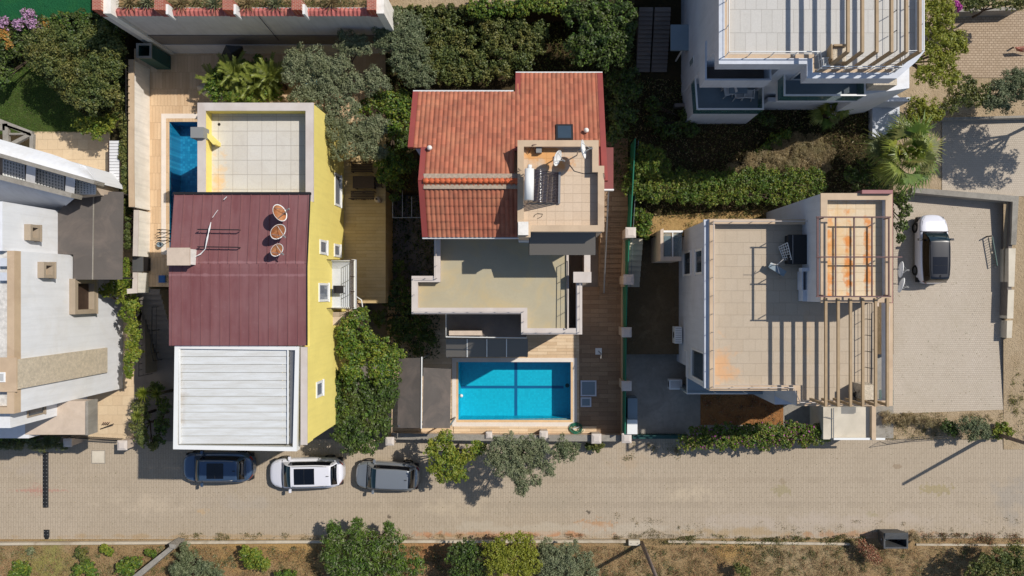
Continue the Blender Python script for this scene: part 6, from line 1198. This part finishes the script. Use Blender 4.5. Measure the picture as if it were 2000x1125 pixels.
PL = [
 ('mixed', 'broad dark green tree with yellowish tips over the lawn at upper left', 'tree', 'broadleaf_tree', [(85, 85, 38), (125, 95, 42), (170, 100, 45), (205, 105, 36), (110, 140, 36), (155, 150, 42), (200, 150, 38), (222, 130, 26), (175, 190, 34), (140, 180, 26), (215, 185, 26), (228, 95, 20), (70, 115, 24), (190, 70, 30)], 5.6, 2.5),
 ('dark', 'dark green shrubs behind the flowers at the upper left edge', 'shrub', 'garden_shrub', [(95, 55, 26), (130, 50, 26), (165, 45, 26), (200, 50, 24), (225, 60, 18), (60, 70, 22), (20, 100, 26), (10, 150, 24), (40, 80, 22)], 3.6, 2.5),
 ('pink', 'pale pink flowering bougainvillea at the upper left edge of the turf', 'flowering shrub', 'flowering_shrub', [(10, 45, 13), (38, 48, 11), (55, 40, 13), (70, 52, 12), (52, 24, 10), (62, 26, 8)], 4.2, 2.5),
 ('orange', 'orange flowering shrub at the left edge under the pink flowers', 'flowering shrub', 'flowering_shrub', [(8, 72, 13), (18, 88, 9), (5, 60, 10), (75, 65, 9), (90, 45, 9)], 4.0, 2.5),
 ('lime', 'lime green round shrub on the beige patio below the lawn', 'shrub', 'lime_shrub', [(160, 245, 17), (180, 240, 20), (205, 245, 20), (190, 258, 17), (215, 235, 13)], 4.0, 2.5),
 ('mixed', 'slim climbing plant beside the white slatted canopy', 'climbing plant', 'climbing_plant', chain(244, 232, 245, 370, 10, 11), 3.6, 2.5),
 ('mixed', 'thin climber along the boundary wall beside the dark shade canopy', 'climbing plant', 'climbing_plant', chain(248, 385, 250, 480, 8, 7), 3.0, .3),
 ('lime', 'lime green trailing bougainvillea between the white house and the stairway', 'climbing plant', 'climbing_plant', [(246, 515, 12), (243, 535, 15), (222, 562, 18), (205, 570, 12), (240, 560, 20), (258, 560, 16), (250, 585, 20), (262, 600, 15), (248, 612, 16), (262, 630, 12), (260, 645, 16), (268, 655, 12), (258, 672, 14), (262, 690, 16), (254, 705, 15), (252, 722, 11), (254, 733, 7)], 2.6, .1),
 ('mixed', 'dense green shrub under the sword leaved plants at lower left', 'shrub', 'garden_shrub', [(275, 790, 18), (280, 810, 16), (272, 835, 18), (280, 855, 18), (300, 870, 10)], 1.4, .1),
 ('dark', 'dark shaded shrub between the stairway foot and the white canopy', 'shrub', 'garden_shrub', [(305, 760, 16), (320, 790, 16), (315, 830, 18), (310, 860, 14)], .9, .1),
 ('olive', 'large grey green olive tree behind the yellow house', 'olive tree', 'olive_tree', [(580, 115, 28), (610, 125, 30), (570, 145, 22), (600, 165, 26), (640, 150, 30), (665, 130, 26), (680, 85, 26), (705, 90, 22), (690, 165, 28), (730, 160, 28), (650, 185, 26), (680, 205, 22), (620, 195, 22), (632, 130, 22), (600, 185, 20), (580, 195, 18)], 6.2, 2.5),
 ('olivedark', 'deep green olive tree right of the large grey one', 'olive tree', 'olive_tree', [(750, 50, 30), (785, 45, 30), (770, 85, 30), (805, 80, 28), (820, 115, 28), (780, 120, 26), (830, 150, 24), (800, 150, 22), (745, 80, 20), (815, 50, 20)], 6.0, 2.5),
 ('olive', 'silvery olive tree leaning over the side patio of the yellow house', 'olive tree', 'olive_tree', [(650, 235, 22), (655, 262, 24), (690, 245, 28), (720, 260, 28), (680, 285, 24), (715, 290, 24), (740, 245, 22), (660, 300, 16), (740, 295, 20), (650, 215, 16)], 6.0, 2.5),
 ('bright', 'fresh green bushy tree between the olives and the tiled roof', 'tree', 'broadleaf_tree', [(760, 200, 28), (785, 215, 26), (725, 205, 22), (775, 250, 24), (790, 190, 18), (700, 215, 16), (752, 310, 26), (770, 330, 22), (750, 345, 16)], 5.2, 2.5),
 ('mixed', 'left one of the tall yellowish shrubs along the upper edge', 'tree', 'broadleaf_tree', [(840, 40, 28), (865, 60, 30), (855, 95, 28), (890, 110, 30), (870, 140, 26), (905, 75, 28), (900, 145, 24), (845, 130, 20), (930, 120, 24), (885, 30, 26)], 5.0, 2.5),
 ('mixed', 'right one of the tall yellowish shrubs along the upper edge', 'tree', 'broadleaf_tree', [(940, 40, 28), (975, 50, 28), (1010, 60, 28), (960, 85, 28), (1000, 100, 28), (1040, 85, 26), (1025, 120, 22), (980, 135, 22), (1055, 60, 22), (945, 145, 20)], 5.0, 2.5),
 ('bright', 'bright green low hedge on the upper edge beside the beige road', 'hedge', 'hedge', chain(930, 14, 1110, 8, 9, 18), 5.6, 5.2),
 ('mixed', 'ragged row of weeds hanging over the fence beside the beige road', 'hedge', 'hedge', chain(760, 22, 900, 16, 8, 10), 5.4, 5.0),
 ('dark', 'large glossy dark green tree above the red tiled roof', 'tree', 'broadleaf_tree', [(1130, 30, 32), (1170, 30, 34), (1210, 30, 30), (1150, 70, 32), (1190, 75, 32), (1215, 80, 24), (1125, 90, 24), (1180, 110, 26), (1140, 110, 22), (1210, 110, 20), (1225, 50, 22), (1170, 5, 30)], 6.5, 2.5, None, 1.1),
 ('dark', 'dark glossy tree along the right side of the red tiled roof', 'tree', 'broadleaf_tree', [(1205, 160, 24), (1230, 150, 20), (1215, 190, 26), (1240, 180, 18), (1210, 220, 24), (1205, 250, 22), (1230, 225, 16), (1195, 270, 14)], 5.0, 2.5),
 ('hedge', 'long dense green hedge below the dark garden', 'hedge', 'hedge', chain(1240, 365, 1590, 358, 17, 24)+chain(1245, 345, 1590, 345, 14, 18)+chain(1250, 385, 1560, 385, 12, 16), 3.6, 2.5, .6),
 ('hedge', 'upright leafy bush at the left end of the long hedge', 'shrub', 'garden_shrub', [(1262, 300, 22), (1285, 305, 22), (1250, 325, 22), (1275, 330, 24), (1300, 325, 16)], 4.0, 2.5),
 ('bright', 'small leafy bush beside the pale steps', 'shrub', 'garden_shrub', [(1250, 420, 15), (1262, 435, 16), (1248, 450, 14), (1262, 455, 12)], 3.0, 2.5),
 ('dry', 'sunlit mound of dry brown weeds in the dark garden', 'dry bush', 'dry_bush', [(1440, 330, 24), (1475, 318, 26), (1510, 308, 28), (1545, 295, 28), (1580, 300, 28), (1600, 325, 24), (1550, 325, 28), (1500, 335, 26), (1590, 275, 18), (1560, 280, 20), (1525, 290, 18), (1615, 300, 18)], 3.1, 2.5, .35, 1.5),
 ('bright', 'bright green low bush at the top of the dry mound', 'shrub', 'garden_shrub', [(1495, 290, 14), (1515, 275, 16), (1535, 262, 15), (1480, 300, 10)], 3.1, 2.5),
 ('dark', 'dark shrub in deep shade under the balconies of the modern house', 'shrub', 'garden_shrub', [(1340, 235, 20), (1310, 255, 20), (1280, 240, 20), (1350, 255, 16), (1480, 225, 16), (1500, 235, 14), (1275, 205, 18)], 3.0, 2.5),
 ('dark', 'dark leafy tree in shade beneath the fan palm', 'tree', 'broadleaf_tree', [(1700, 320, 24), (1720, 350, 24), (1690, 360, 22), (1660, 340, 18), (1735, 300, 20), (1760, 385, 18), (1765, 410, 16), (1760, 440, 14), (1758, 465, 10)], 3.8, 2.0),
 ('yellowgreen', 'tall yellow green feathery tree beside the modern white house', 'tree', 'broadleaf_tree', [(1815, 25, 28), (1840, 40, 28), (1830, 75, 30), (1855, 85, 26), (1820, 110, 28), (1850, 120, 26), (1870, 80, 20), (1830, 150, 26), (1800, 145, 20), (1860, 150, 18), (1800, 60, 16), (1835, 10, 26), (1880, 95, 12)], 6.5, .75),
 ('yellowgreen', 'smaller yellow green tree above the fan palm', 'tree', 'broadleaf_tree', [(1790, 205, 22), (1815, 215, 22), (1800, 235, 20), (1830, 225, 14), (1780, 225, 16)], 4.2, .75),
 ('mixed', 'mid green shrubs between the courtyard and the driveway', 'shrub', 'garden_shrub', [(1870, 180, 24), (1895, 190, 24), (1855, 205, 20), (1920, 185, 22), (1890, 165, 18)], 2.9, .75),
 ('olivedark', 'dark spreading shrub at the right edge above the driveway', 'shrub', 'garden_shrub', [(1945, 180, 26), (1970, 165, 28), (1995, 180, 28), (1990, 150, 22), (1960, 205, 22), (1930, 200, 18)], 3.0, .75),
 ('mixed', 'dark shrubs along the upper right edge above the courtyard', 'hedge', 'hedge', chain(1885, 4, 2010, 4, 7, 18), 3.4, 1.3),
 ('magentaX', '', '', '', [], 0, 0),
 ('bright', 'big bright leafy tree between the yellow house and the shade canopy', 'tree', 'broadleaf_tree', [(680, 650, 26), (700, 625, 22), (715, 665, 26), (690, 690, 26), (745, 685, 26), (770, 690, 20), (725, 700, 26), (690, 725, 26), (740, 725, 28), (765, 715, 20), (710, 610, 12), (672, 680, 18), (785, 690, 10)], 4.6, .1, None, 1.1),
 ('dark', 'dense dark leafy tree standing at the street beside the yellow house', 'tree', 'broadleaf_tree', [(665, 745, 26), (700, 780, 30), (720, 820, 30), (680, 810, 28), (745, 830, 20), (760, 770, 22), (700, 755, 28), (735, 765, 28), (660, 785, 22), (690, 800, 28), (730, 800, 28), (755, 790, 18), (665, 825, 22), (700, 840, 28), (735, 840, 24), (690, 868, 22), (720, 870, 20), (665, 850, 20), (745, 745, 24), (770, 745, 14)], 3.8, .1, None, 1.2),
 ('dark', 'shaded shrubs in the narrow garden left of the tiled house', 'shrub', 'garden_shrub', [(780, 560, 20), (800, 590, 24), (790, 620, 24), (820, 640, 24), (790, 655, 20), (840, 660, 18), (815, 680, 14), (760, 590, 14), (775, 640, 18), (740, 620, 18), (780, 520, 14), (830, 570, 16)], 1.6, .1),
 ('dark', 'dark ivy mass above the narrow passage left of the tiled house', 'shrub', 'garden_shrub', [(785, 290, 22), (800, 320, 18), (775, 360, 16), (790, 270, 20), (770, 385, 10)], 3.6, 2.3),
 ('lime', 'yellow green tree on the pavement right of the silver grey hatchback', 'tree', 'broadleaf_tree', [(855, 870, 20), (870, 855, 18), (880, 885, 22), (860, 905, 20), (885, 915, 22), (900, 925, 18), (865, 930, 16), (895, 895, 18), (842, 882, 12), (845, 915, 12), (925, 878, 18), (940, 872, 12), (910, 895, 14)], 3.4, 0, .7),
 ('olive', 'large grey green olive tree overhanging the street', 'olive tree', 'olive_tree', [(975, 875, 24), (1000, 865, 24), (965, 895, 20), (985, 910, 24), (1010, 895, 24), (1040, 870, 22), (1060, 875, 18), (1045, 895, 20), (1020, 930, 22), (1020, 952, 16), (1070, 915, 18), (1045, 940, 14), (1005, 920, 18)], 4.2, 0),
 ('olivedark', 'small round dark olive bush right of the large street olive', 'shrub', 'olive_bush', [(1100, 870, 18), (1110, 885, 18), (1090, 885, 16), (1120, 875, 14)], 2.2, 0),
 ('mixed', 'low weeds at the foot of the front wall pillar', 'weeds', 'weeds', [(1150, 872, 8), (1165, 875, 9), (1175, 870, 6)], .5, 0),
 ('boug', 'long bougainvillea hedge overhanging the street at the right house', 'hedge', 'hedge', chain(1340, 860, 1600, 848, 15, 19)+chain(1350, 842, 1590, 838, 12, 14)+chain(1350, 870, 1570, 862, 9, 13), 1.7, 0, .7),
 ('shaggy', 'shaggy low hedge on the street at the lower left edge', 'hedge', 'hedge', chain(-20, 862, 110, 866, 9, 15)+[(105, 866, 12), (125, 870, 9)], 1.0, 0, .6),
 ('dark', 'dark leafy hedge in shade behind the wall at the lower left edge', 'hedge', 'hedge', chain(-10, 846, 60, 848, 5, 14), 1.2, .1),
 ('oleander', 'wide oleander bush reaching over the kerb onto the street', 'shrub', 'oleander_bush', [(655, 1055, 26), (700, 1045, 24), (735, 1065, 26), (770, 1055, 22), (690, 1080, 28), (650, 1095, 26), (730, 1095, 28), (775, 1095, 26), (810, 1105, 22), (700, 1120, 28), (650, 1030, 14), (698, 1022, 12), (760, 1030, 12), (670, 1120, 24), (760, 1125, 26)], 1.8, -.03, .6),
 ('dark', 'dark shrub left in the tree group at the bottom edge', 'shrub', 'garden_shrub', [(890, 1080, 22), (915, 1070, 22), (905, 1100, 26), (930, 1095, 24), (900, 1125, 26), (925, 1125, 24)], 2.2, -.03),
 ('yellowgreen', 'olive yellow round tree in the middle of the group at the bottom edge', 'tree', 'broadleaf_tree', [(965, 1070, 22), (990, 1062, 22), (1020, 1060, 22), (1035, 1080, 20), (970, 1095, 24), (1005, 1090, 26), (985, 1120, 26), (1020, 1115, 24), (1042, 1105, 18)], 2.8, -.03, .7),
 ('olive', 'grey olive bush right in the tree group at the bottom edge', 'olive tree', 'olive_tree', [(1075, 1085, 24), (1105, 1085, 24), (1080, 1110, 26), (1115, 1110, 26), (1140, 1095, 20), (1150, 1120, 22), (1065, 1065, 14), (1120, 1068, 14)], 1.8, -.03, .6),
 ('lime', 'bright lime green shrub on the dry verge below the blue grey SUV', 'shrub', 'lime_shrub', [(480, 1078, 15), (500, 1085, 18), (510, 1098, 16), (490, 1098, 14), (520, 1105, 9)], .9, -.03),
 ('olivedark', 'grey green low shrub right of the diagonal wall', 'shrub', 'olive_bush', [(360, 1085, 16), (375, 1095, 20), (350, 1110, 20), (380, 1118, 20), (405, 1108, 18), (425, 1118, 16), (362, 1068, 10)], 1.0, -.03),
 ('bright', 'leafy green shrub on the verge just left of the diagonal wall', 'shrub', 'garden_shrub', [(240, 1108, 14), (255, 1100, 14), (270, 1098, 12), (250, 1118, 14)], .8, -.03),
 ('bright', 'leafy green shrub at the bottom edge right of the speed bump', 'shrub', 'garden_shrub', [(155, 1112, 15), (172, 1105, 14), (180, 1120, 12)], .8, -.03),
 ('bright', 'leafy green shrub at the bottom left corner', 'shrub', 'garden_shrub', [(38, 1105, 14), (50, 1112, 14), (30, 1120, 12)], .8, -.03),
 ('mixed', 'small green weed clump on the verge above the leafy shrub', 'weeds', 'weeds', [(158, 1080, 12), (165, 1092, 8)], .5, -.03),
 ('lime', 'small yellow green weed clump close to the kerb', 'weeds', 'weeds', [(205, 1072, 10), (215, 1078, 8)], .5, -.03),
 ('bright', 'small dark green weed clump near the top of the diagonal wall', 'weeds', 'weeds', [(292, 1078, 8), (300, 1082, 7)], .4, -.03),
 ('olive', 'pale grey weed clump near the speed bump end piece', 'weeds', 'weeds', [(60, 1076, 8)], .3, -.03),
 ('bright', 'low green shrub at the bottom edge left of the oleander', 'shrub', 'garden_shrub', [(565, 1122, 15), (545, 1124, 10)], .6, -.03),
 ('red', 'reddish dry bush left of the dumpster', 'dry bush', 'dry_bush', [(1690, 1070, 15), (1700, 1082, 16), (1710, 1092, 12), (1682, 1060, 9)], .7, -.03),
 ('dry', 'pale dry twiggy weed right of the dumpster', 'dry bush', 'dry_bush', [(1782, 1045, 10), (1790, 1052, 8)], .4, -.03),
 ('mixed', 'small green bush with dark shadow on the lower verge', 'shrub', 'garden_shrub', [(1445, 1108, 12), (1455, 1116, 12)], .9, -.03),
 ('mixed', 'broad dark green bush at the lower right corner', 'shrub', 'garden_shrub', [(1920, 1100, 22), (1950, 1090, 24), (1985, 1085, 26), (1940, 1118, 24), (1975, 1115, 26), (2000, 1110, 26), (1900, 1118, 16)], 2.0, -.03),
 ('olivedark', 'grey green bush where the slim pole stands by the street', 'shrub', 'olive_bush', [(1890, 830, 18), (1912, 835, 20), (1900, 848, 16), (1925, 848, 12)], 1.4, 0),
 ('dark', 'dark spiky shrub left of the grey bush below the parking', 'shrub', 'garden_shrub', [(1848, 832, 14), (1860, 840, 12)], .9, 0),
 ('lime', 'yellow green weeds under the slim pole at the right edge', 'weeds', 'weeds', [(1955, 832, 14), (1968, 845, 12), (1948, 848, 10)], .6, 0),
 ('dry', 'pale dry shrubs along the front of the parking strip', 'dry bush', 'dry_bush', chain(1730, 815, 1820, 828, 7, 13), .5, .1),
 ('magenta', 'small magenta flowering branch at the top by the yellow green tree', 'flowering shrub', 'flowering_shrub', [(1866, 10, 8), (1872, 16, 6)], 5.5, .75),
]
TYPES['magenta'] = (['magenta'], .12, .08, 110, .6, (.2, .36), .3)
for a in PL:
    if a[0] == 'magentaX': continue
    kind, lb, cat, nm, bl, zm, zg = a[:7]; vert = a[7] if len(a) > 7 else None; dn = a[8] if len(a) > 8 else 1.0
    plant(kind, lb, cat, nm, bl, zm, zg, vert, dn, part='crown' if 'tree' in nm else 'foliage', group=({'weeds': 'weed clumps on the verge'}.get(nm)))
plant('dark', 'tree standing just beyond the right edge that shades the driveway', 'tree', 'broadleaf_tree', [(2150, 170, 40), (2200, 160, 50), (2180, 210, 45), (2240, 200, 45), (2120, 200, 30), (2140, 140, 30)], 6.5, .75)
# fan palm
def fan_palm(label, px, py, zc, zg, nf, rl, name='fan_palm'):
    c = W(px, py, zc); o = thing(name, label, 'palm tree', (c.x, c.y, zg)); rnd = random.Random(int(px)); b = MB(); b.tube([(c.x, c.y, zg), (c.x+.05, c.y, (zc+zg)/2), (c.x, c.y, zc-.25)], [.28, .2, .14], 12); b.build('trunk', M['bark'], o, True)
    for i in range(nf):
        a = i*2.39996; a += rnd.uniform(-.35, .35); el = 1.45-1.9*(i/nf)**.8+rnd.uniform(-.25, .25); L = rl*rnd.uniform(.68, 1.2)*(.55+.45*min(1, i/nf*2)); d = Vector((math.cos(a)*math.cos(el), math.sin(a)*math.cos(el), math.sin(el)))
        e = c+d*L*.55; b = MB(); b.mi = 1; b.tube([c, c+d*L*.3+Vector((0, 0, .05)), e], [.025, .02, .012], 5); b.mi = 0
        side = d.cross(Vector((0, 0, 1))).normalized(); up = side.cross(d).normalized(); n = 26
        for k in range(n):
            t = (k/(n-1)-.5)*2*1.45; dd = (d*math.cos(t)+side*math.sin(t)); Lb = L*.62*(1-.3*abs(t)/1.45)*rnd.uniform(.75, 1.15); w_ = .035
            m_ = e+dd*Lb*.55+up*.03; tip = e+dd*Lb-Vector((0, 0, 1))*Lb*.35*rnd.uniform(.6, 1.4); pr = dd.cross(up).normalized()*w_
            b.mesh([e-pr*.3, e+pr*.3, m_+pr, m_-pr], [(0, 1, 2, 3)]); b.mesh([m_-pr, m_+pr, tip+pr*.1, tip-pr*.1], [(0, 1, 2, 3)])
        b.build('frond', [L_[('palm', 'lime', 'mixed', 'bright')[i % 4]], L_['lime']], o)
    return o
fan_palm('large fan palm with shiny spreading leaves beside the parking wall', 1768, 300, 6.0, .75, 44, 1.95)
fan_palm('small shaded grey fan palm below the side balcony of the modern house', 1625, 215, 3.6, 2.5, 20, 1.1)
def feather(label, px, py, zc, zg, nf, rl, seed=0, group=None):
    c = W(px, py, zc); o = thing('feather_palm', label, 'palm', (c.x, c.y, zg), group); rnd = random.Random(seed+int(px)); b = MB(); b.tube([(c.x, c.y, zg), (c.x, c.y, zc)], [.16, .12], 8); b.build('trunk', M['bark'], o, True)
    for i in range(nf):
        a = i*2.39996+rnd.uniform(-.2, .2); el = 1.35-.95*(i/nf); L = rl*rnd.uniform(.85, 1.1); h = Vector((math.cos(a), math.sin(a), 0)); P_ = []
        for k in range(9): t = k/8; P_.append(c+h*L*math.cos(el)*t*(1+.2*t)+Vector((0, 0, L*math.sin(el)*t-L*.55*t*t*math.cos(el)*1.2)))
        b = MB(); b.mi = 1; b.tube(P_, [.02*(1-.8*k/8) for k in range(9)], 4); b.mi = 0; side = h.cross(Vector((0, 0, 1)))
        for k in range(34):
            t = .12+.86*k/33; q = t*8; j = min(7, int(q)); p = P_[j].lerp(P_[j+1], q-j); tg = (P_[j+1]-P_[j]).normalized(); Lb = L*.26*math.sin(min(1, t*1.4+.15)*math.pi*.8+.2)
            for s_ in (-1, 1):
                dr = (side*s_*.85+tg*.6+Vector((0, 0, rnd.uniform(-.15, .25)))).normalized(); w_ = tg*.019; b.mesh([p-w_, p+w_, p+dr*Lb*.6+w_*.9+Vector((0, 0, .02)), p+dr*Lb, p+dr*Lb*.6-w_*.9+Vector((0, 0, .02))], [(0, 1, 2, 3, 4)])
        b.build('frond', [L_['palm'], L_['lime']], o)
g_ = 'feathery palms behind the yellow house'
for i, (x, y, z, nf, rl, lb) in enumerate(((430, 165, 3.9, 17, 1.45, 'leftmost feathery palm on the patio next to the tan rock'), (462, 145, 4.5, 18, 1.5, 'feathery palm beside the black cover, second from the left'), (500, 165, 4.4, 18, 1.6, 'feathery palm nearest the upper coping of the yellow house'), (530, 150, 4.7, 17, 1.5, 'rightmost feathery palm touching the big grey olive tree'), (470, 190, 3.8, 15, 1.3, 'low feathery palm pressed against the yellow house'))): feather(lb, x, y, z, 2.5, nf, rl, i, g_)
plant('bright', 'leafy undergrowth filling the space between the feathery palms', 'shrub', 'garden_shrub', [(425, 185, 18), (420, 160, 16), (445, 170, 22), (470, 160, 20), (480, 180, 24), (515, 180, 24), (540, 180, 18), (540, 155, 14), (500, 150, 18), (450, 145, 14), (485, 130, 14), (520, 130, 14), (430, 145, 16), (415, 175, 14), (490, 160, 18), (460, 185, 18), (530, 165, 16), (505, 115, 9)], 4.4, 2.5, None, 1.2)
def yucca(label, px, py, zc, zg, n, L, mk='palm', group=None):
    c = W(px, py, zc); o = thing('yucca', label, 'yucca', (c.x, c.y, zg), group); rnd = random.Random(int(px*py)); b = MB()
    for i in range(n):
        a = i*2.39996; el = 1.4-1.2*(i/n); d = Vector((math.cos(a)*math.cos(el), math.sin(a)*math.cos(el), math.sin(el))); s_ = d.cross(Vector((0, 0, 1))).normalized()*.028; l = L*rnd.uniform(.8, 1.1)
        b.mesh([c-s_*.6, c+s_*.6, c+d*l*.5+s_+Vector((0, 0, .03)), c+d*l-Vector((0, 0, l*.12)), c+d*l*.5-s_+Vector((0, 0, .03))], [(0, 1, 2, 3, 4)])
    b.build('sword_leaves', L_[mk], o); b = MB(); b.tube([(c.x, c.y, zg), tuple(c)], [.1, .08], 8); b.build('stem', M['bark'], o, True)
g_ = 'sword leaved plants by the lower left yard'
yucca('upper bright sword leaved yucca beside the lower left yard', 282, 768, 2.2, .1, 60, .62, 'lime', g_); yucca('lower sword leaved yucca beside the lower left yard', 270, 812, 2.0, .1, 55, .55, 'palm', g_); yucca('shaded sword leaved yucca left of the white canopy', 308, 770, 1.8, .1, 45, .6, 'palm', g_); yucca('pale small yucca deep in the shade left of the white canopy', 315, 808, .9, .1, 30, .4, 'olive', g_)
g_ = 'agaves behind the tiled retaining wall'
for i, (x, y, lb) in enumerate(((255, 6, 'leftmost spiky agave behind the tiled retaining wall'), (290, 5, 'second spiky agave from the left behind the tiled retaining wall'), (355, 8, 'spiky agave right of the first brick pillar with scroll'), (420, 8, 'spiky agave left of the middle brick pillar'), (485, 8, 'spiky agave right of the middle brick pillar'), (540, 8, 'dark spiky plant near the right brick pillar'), (650, 6, 'spiky agave between the right pillar and the corner pier'))): yucca(lb, x, y, 8.3, 8.0, 34, .65, 'olive' if i % 2 else 'dry', g_)
# ground stuff: undergrowth, dry grass, weeds, pebbles
def inpoly(px, py, poly):
    r_ = np.zeros(len(px), bool); n = len(poly)
    for i in range(n):
        x0, y0 = poly[i]; x1, y1 = poly[(i+1) % n]; c_ = (y0 > py) != (y1 > py); r_ ^= c_ & (px < (x1-x0)*(py-y0)/((y1-y0) or 1e-9)+x0)
    return r_
def scatter(name, label_, poly, z, n, mk, L, Wd, hmax, up=.3, clump=0):
    xs = [p[0] for p in poly]; ys = [p[1] for p in poly]; 
    if clump:
        k = max(3, n//clump); cx = RG.uniform(min(xs), max(xs), k); cy = RG.uniform(min(ys), max(ys), k); i = RG.integers(0, k, n); sg = RG.uniform(2, 7, k)[i]; x = cx[i]+RG.normal(size=n)*sg; y = cy[i]+RG.normal(size=n)*sg
    else: x = RG.uniform(min(xs), max(xs), n); y = RG.uniform(min(ys), max(ys), n)
    k = inpoly(x, y, poly); x, y = x[k], y[k]; m = len(x); zz = z+RG.uniform(.01, hmax, m); C = np.stack([(x-NX)*(H-z)/F, -(y-NY)*(H-z)/F, zz], 1); Nn = RG.normal(size=(m, 3)); Nn[:, 2] = np.abs(Nn[:, 2])*up+up
    mi = RG.integers(0, len(mk), m); o = leafmesh(name, C, Nn, L, Wd, [L_[q] for q in mk], None, mi); o['kind'] = 'stuff'; return o
scatter('undergrowth', '', [(560, 0), (1240, 0), (1240, 372), (1180, 372), (1180, 150), (805, 150), (805, 372), (757, 372), (757, 100), (560, 100)], 2.5, 26000, ['dark', 'mixed', 'dark'], .2, .09, .5)
scatter('undergrowth', '', [(0, 40), (250, 40), (250, 232), (190, 252), (60, 130), (0, 150)], 2.5, 9000, ['dark', 'mixed'], .2, .09, .4)
scatter('undergrowth', '', [(1240, 150), (1700, 200), (1745, 200), (1745, 430), (1240, 425)], 2.5, 16000, ['mixed', 'dry', 'dark'], .18, .06, .25)
scatter('undergrowth', '', [(757, 372), (860, 372), (860, 700), (757, 700)], .3, 3500, ['dark'], .2, .1, .4)
scatter('dry_grass', '', [(-10, 1066), (2010, 1066), (2010, 1135), (-10, 1135)], -.03, 60000, ['dry', 'dry', 'red', 'dry', 'grass'], .15, .018, .14, .5, 22)
scatter('dry_grass', '', [(-10, 1066), (2010, 1066), (2010, 1135), (-10, 1135)], -.03, 16000, ['grass', 'dry', 'mixed', 'olive'], .13, .035, .12, .5, 70)
scatter('weeds', '', [(1290, 1058), (1330, 1048), (1380, 1040), (1430, 1046), (1500, 1050), (1540, 1044), (1600, 1051), (1650, 1042), (1690, 1046), (1690, 1064), (1300, 1064)], 0, 5500, ['grass', 'mixed', 'dry'], .13, .035, .16, .5, 60)
scatter('weeds', '', [(1790, 1040), (2010, 1040), (2010, 1064), (1790, 1064)], 0, 2500, ['grass', 'dry', 'red'], .12, .03, .14, .5, 50)
scatter('weeds', '', [(1195, 1056), (1222, 1040), (1250, 1044), (1270, 1030), (1300, 1042), (1345, 1048), (1330, 1064), (1215, 1064)], 0, 3200, ['dry', 'dry', 'grass'], .13, .016, .10, .5, 26)
scatter('weeds', '', [(350, 1040), (660, 1040), (660, 1056), (350, 1056)], 0, 1500, ['grass', 'dry'], .1, .03, .1, .5, 60)
scatter('weeds', '', [(1180, 864), (1330, 864), (1330, 900), (1180, 900)], 0, 500, ['mixed', 'dry'], .1, .035, .08, .5, 40)
scatter('weeds', '', [(200, 0), (742, 0), (742, 21), (200, 21)], 8.0, 6000, ['dry', 'grass', 'dry', 'mixed'], .2, .03, .25, .5, 40)
scatter('weeds', '', [(1720, 805), (1960, 805), (1945, 858), (1720, 858)], .1, 4500, ['dry', 'dry', 'mixed'], .13, .025, .14, .5, 40)
scatter('weeds', '', [(1980, 690), (2010, 690), (2010, 860), (1960, 860)], .15, 1800, ['grass', 'dry', 'lime'], .13, .03, .14, .5, 50)
scatter('weeds', '', [(1236, 418), (1500, 400), (1500, 461), (1236, 461)], 2.5, 1800, ['dry', 'mixed'], .13, .04, .15, .5, 30)
scatter('weeds', '', [(1372, 768), (1528, 768), (1528, 835), (1372, 835)], .22, 1800, ['dry', 'red'], .12, .03, .08, .5, 30)
scatter('lawn_grass', '', [(0, 150), (60, 130), (190, 252), (150, 260), (0, 260)], 2.53, 14000, ['grass', 'bright'], .08, .018, .05, .6)
scatter('leaf_litter', '', [(-10, 870), (2010, 870), (2010, 1050), (-10, 1050)], 0, 700, ['dry', 'mixed'], .06, .035, .02, .9, 0)
scatter('weeds', '', [(650, 1042), (1215, 1042), (1215, 1056), (650, 1056)], 0, 3000, ['dry', 'red', 'dry', 'grass'], .11, .02, .08, .5, 60)
scatter('weeds', '', [(1200, 1000), (1330, 1020), (2010, 1010), (2010, 1050), (1200, 1050)], 0, 1800, ['dry', 'dry', 'grass'], .09, .02, .05, .5, 30)
scatter('leaf_litter', '', [(1750, 385), (1965, 385), (1960, 800), (1750, 805)], .12, 300, ['dry', 'mixed'], .06, .035, .02, .9, 0)
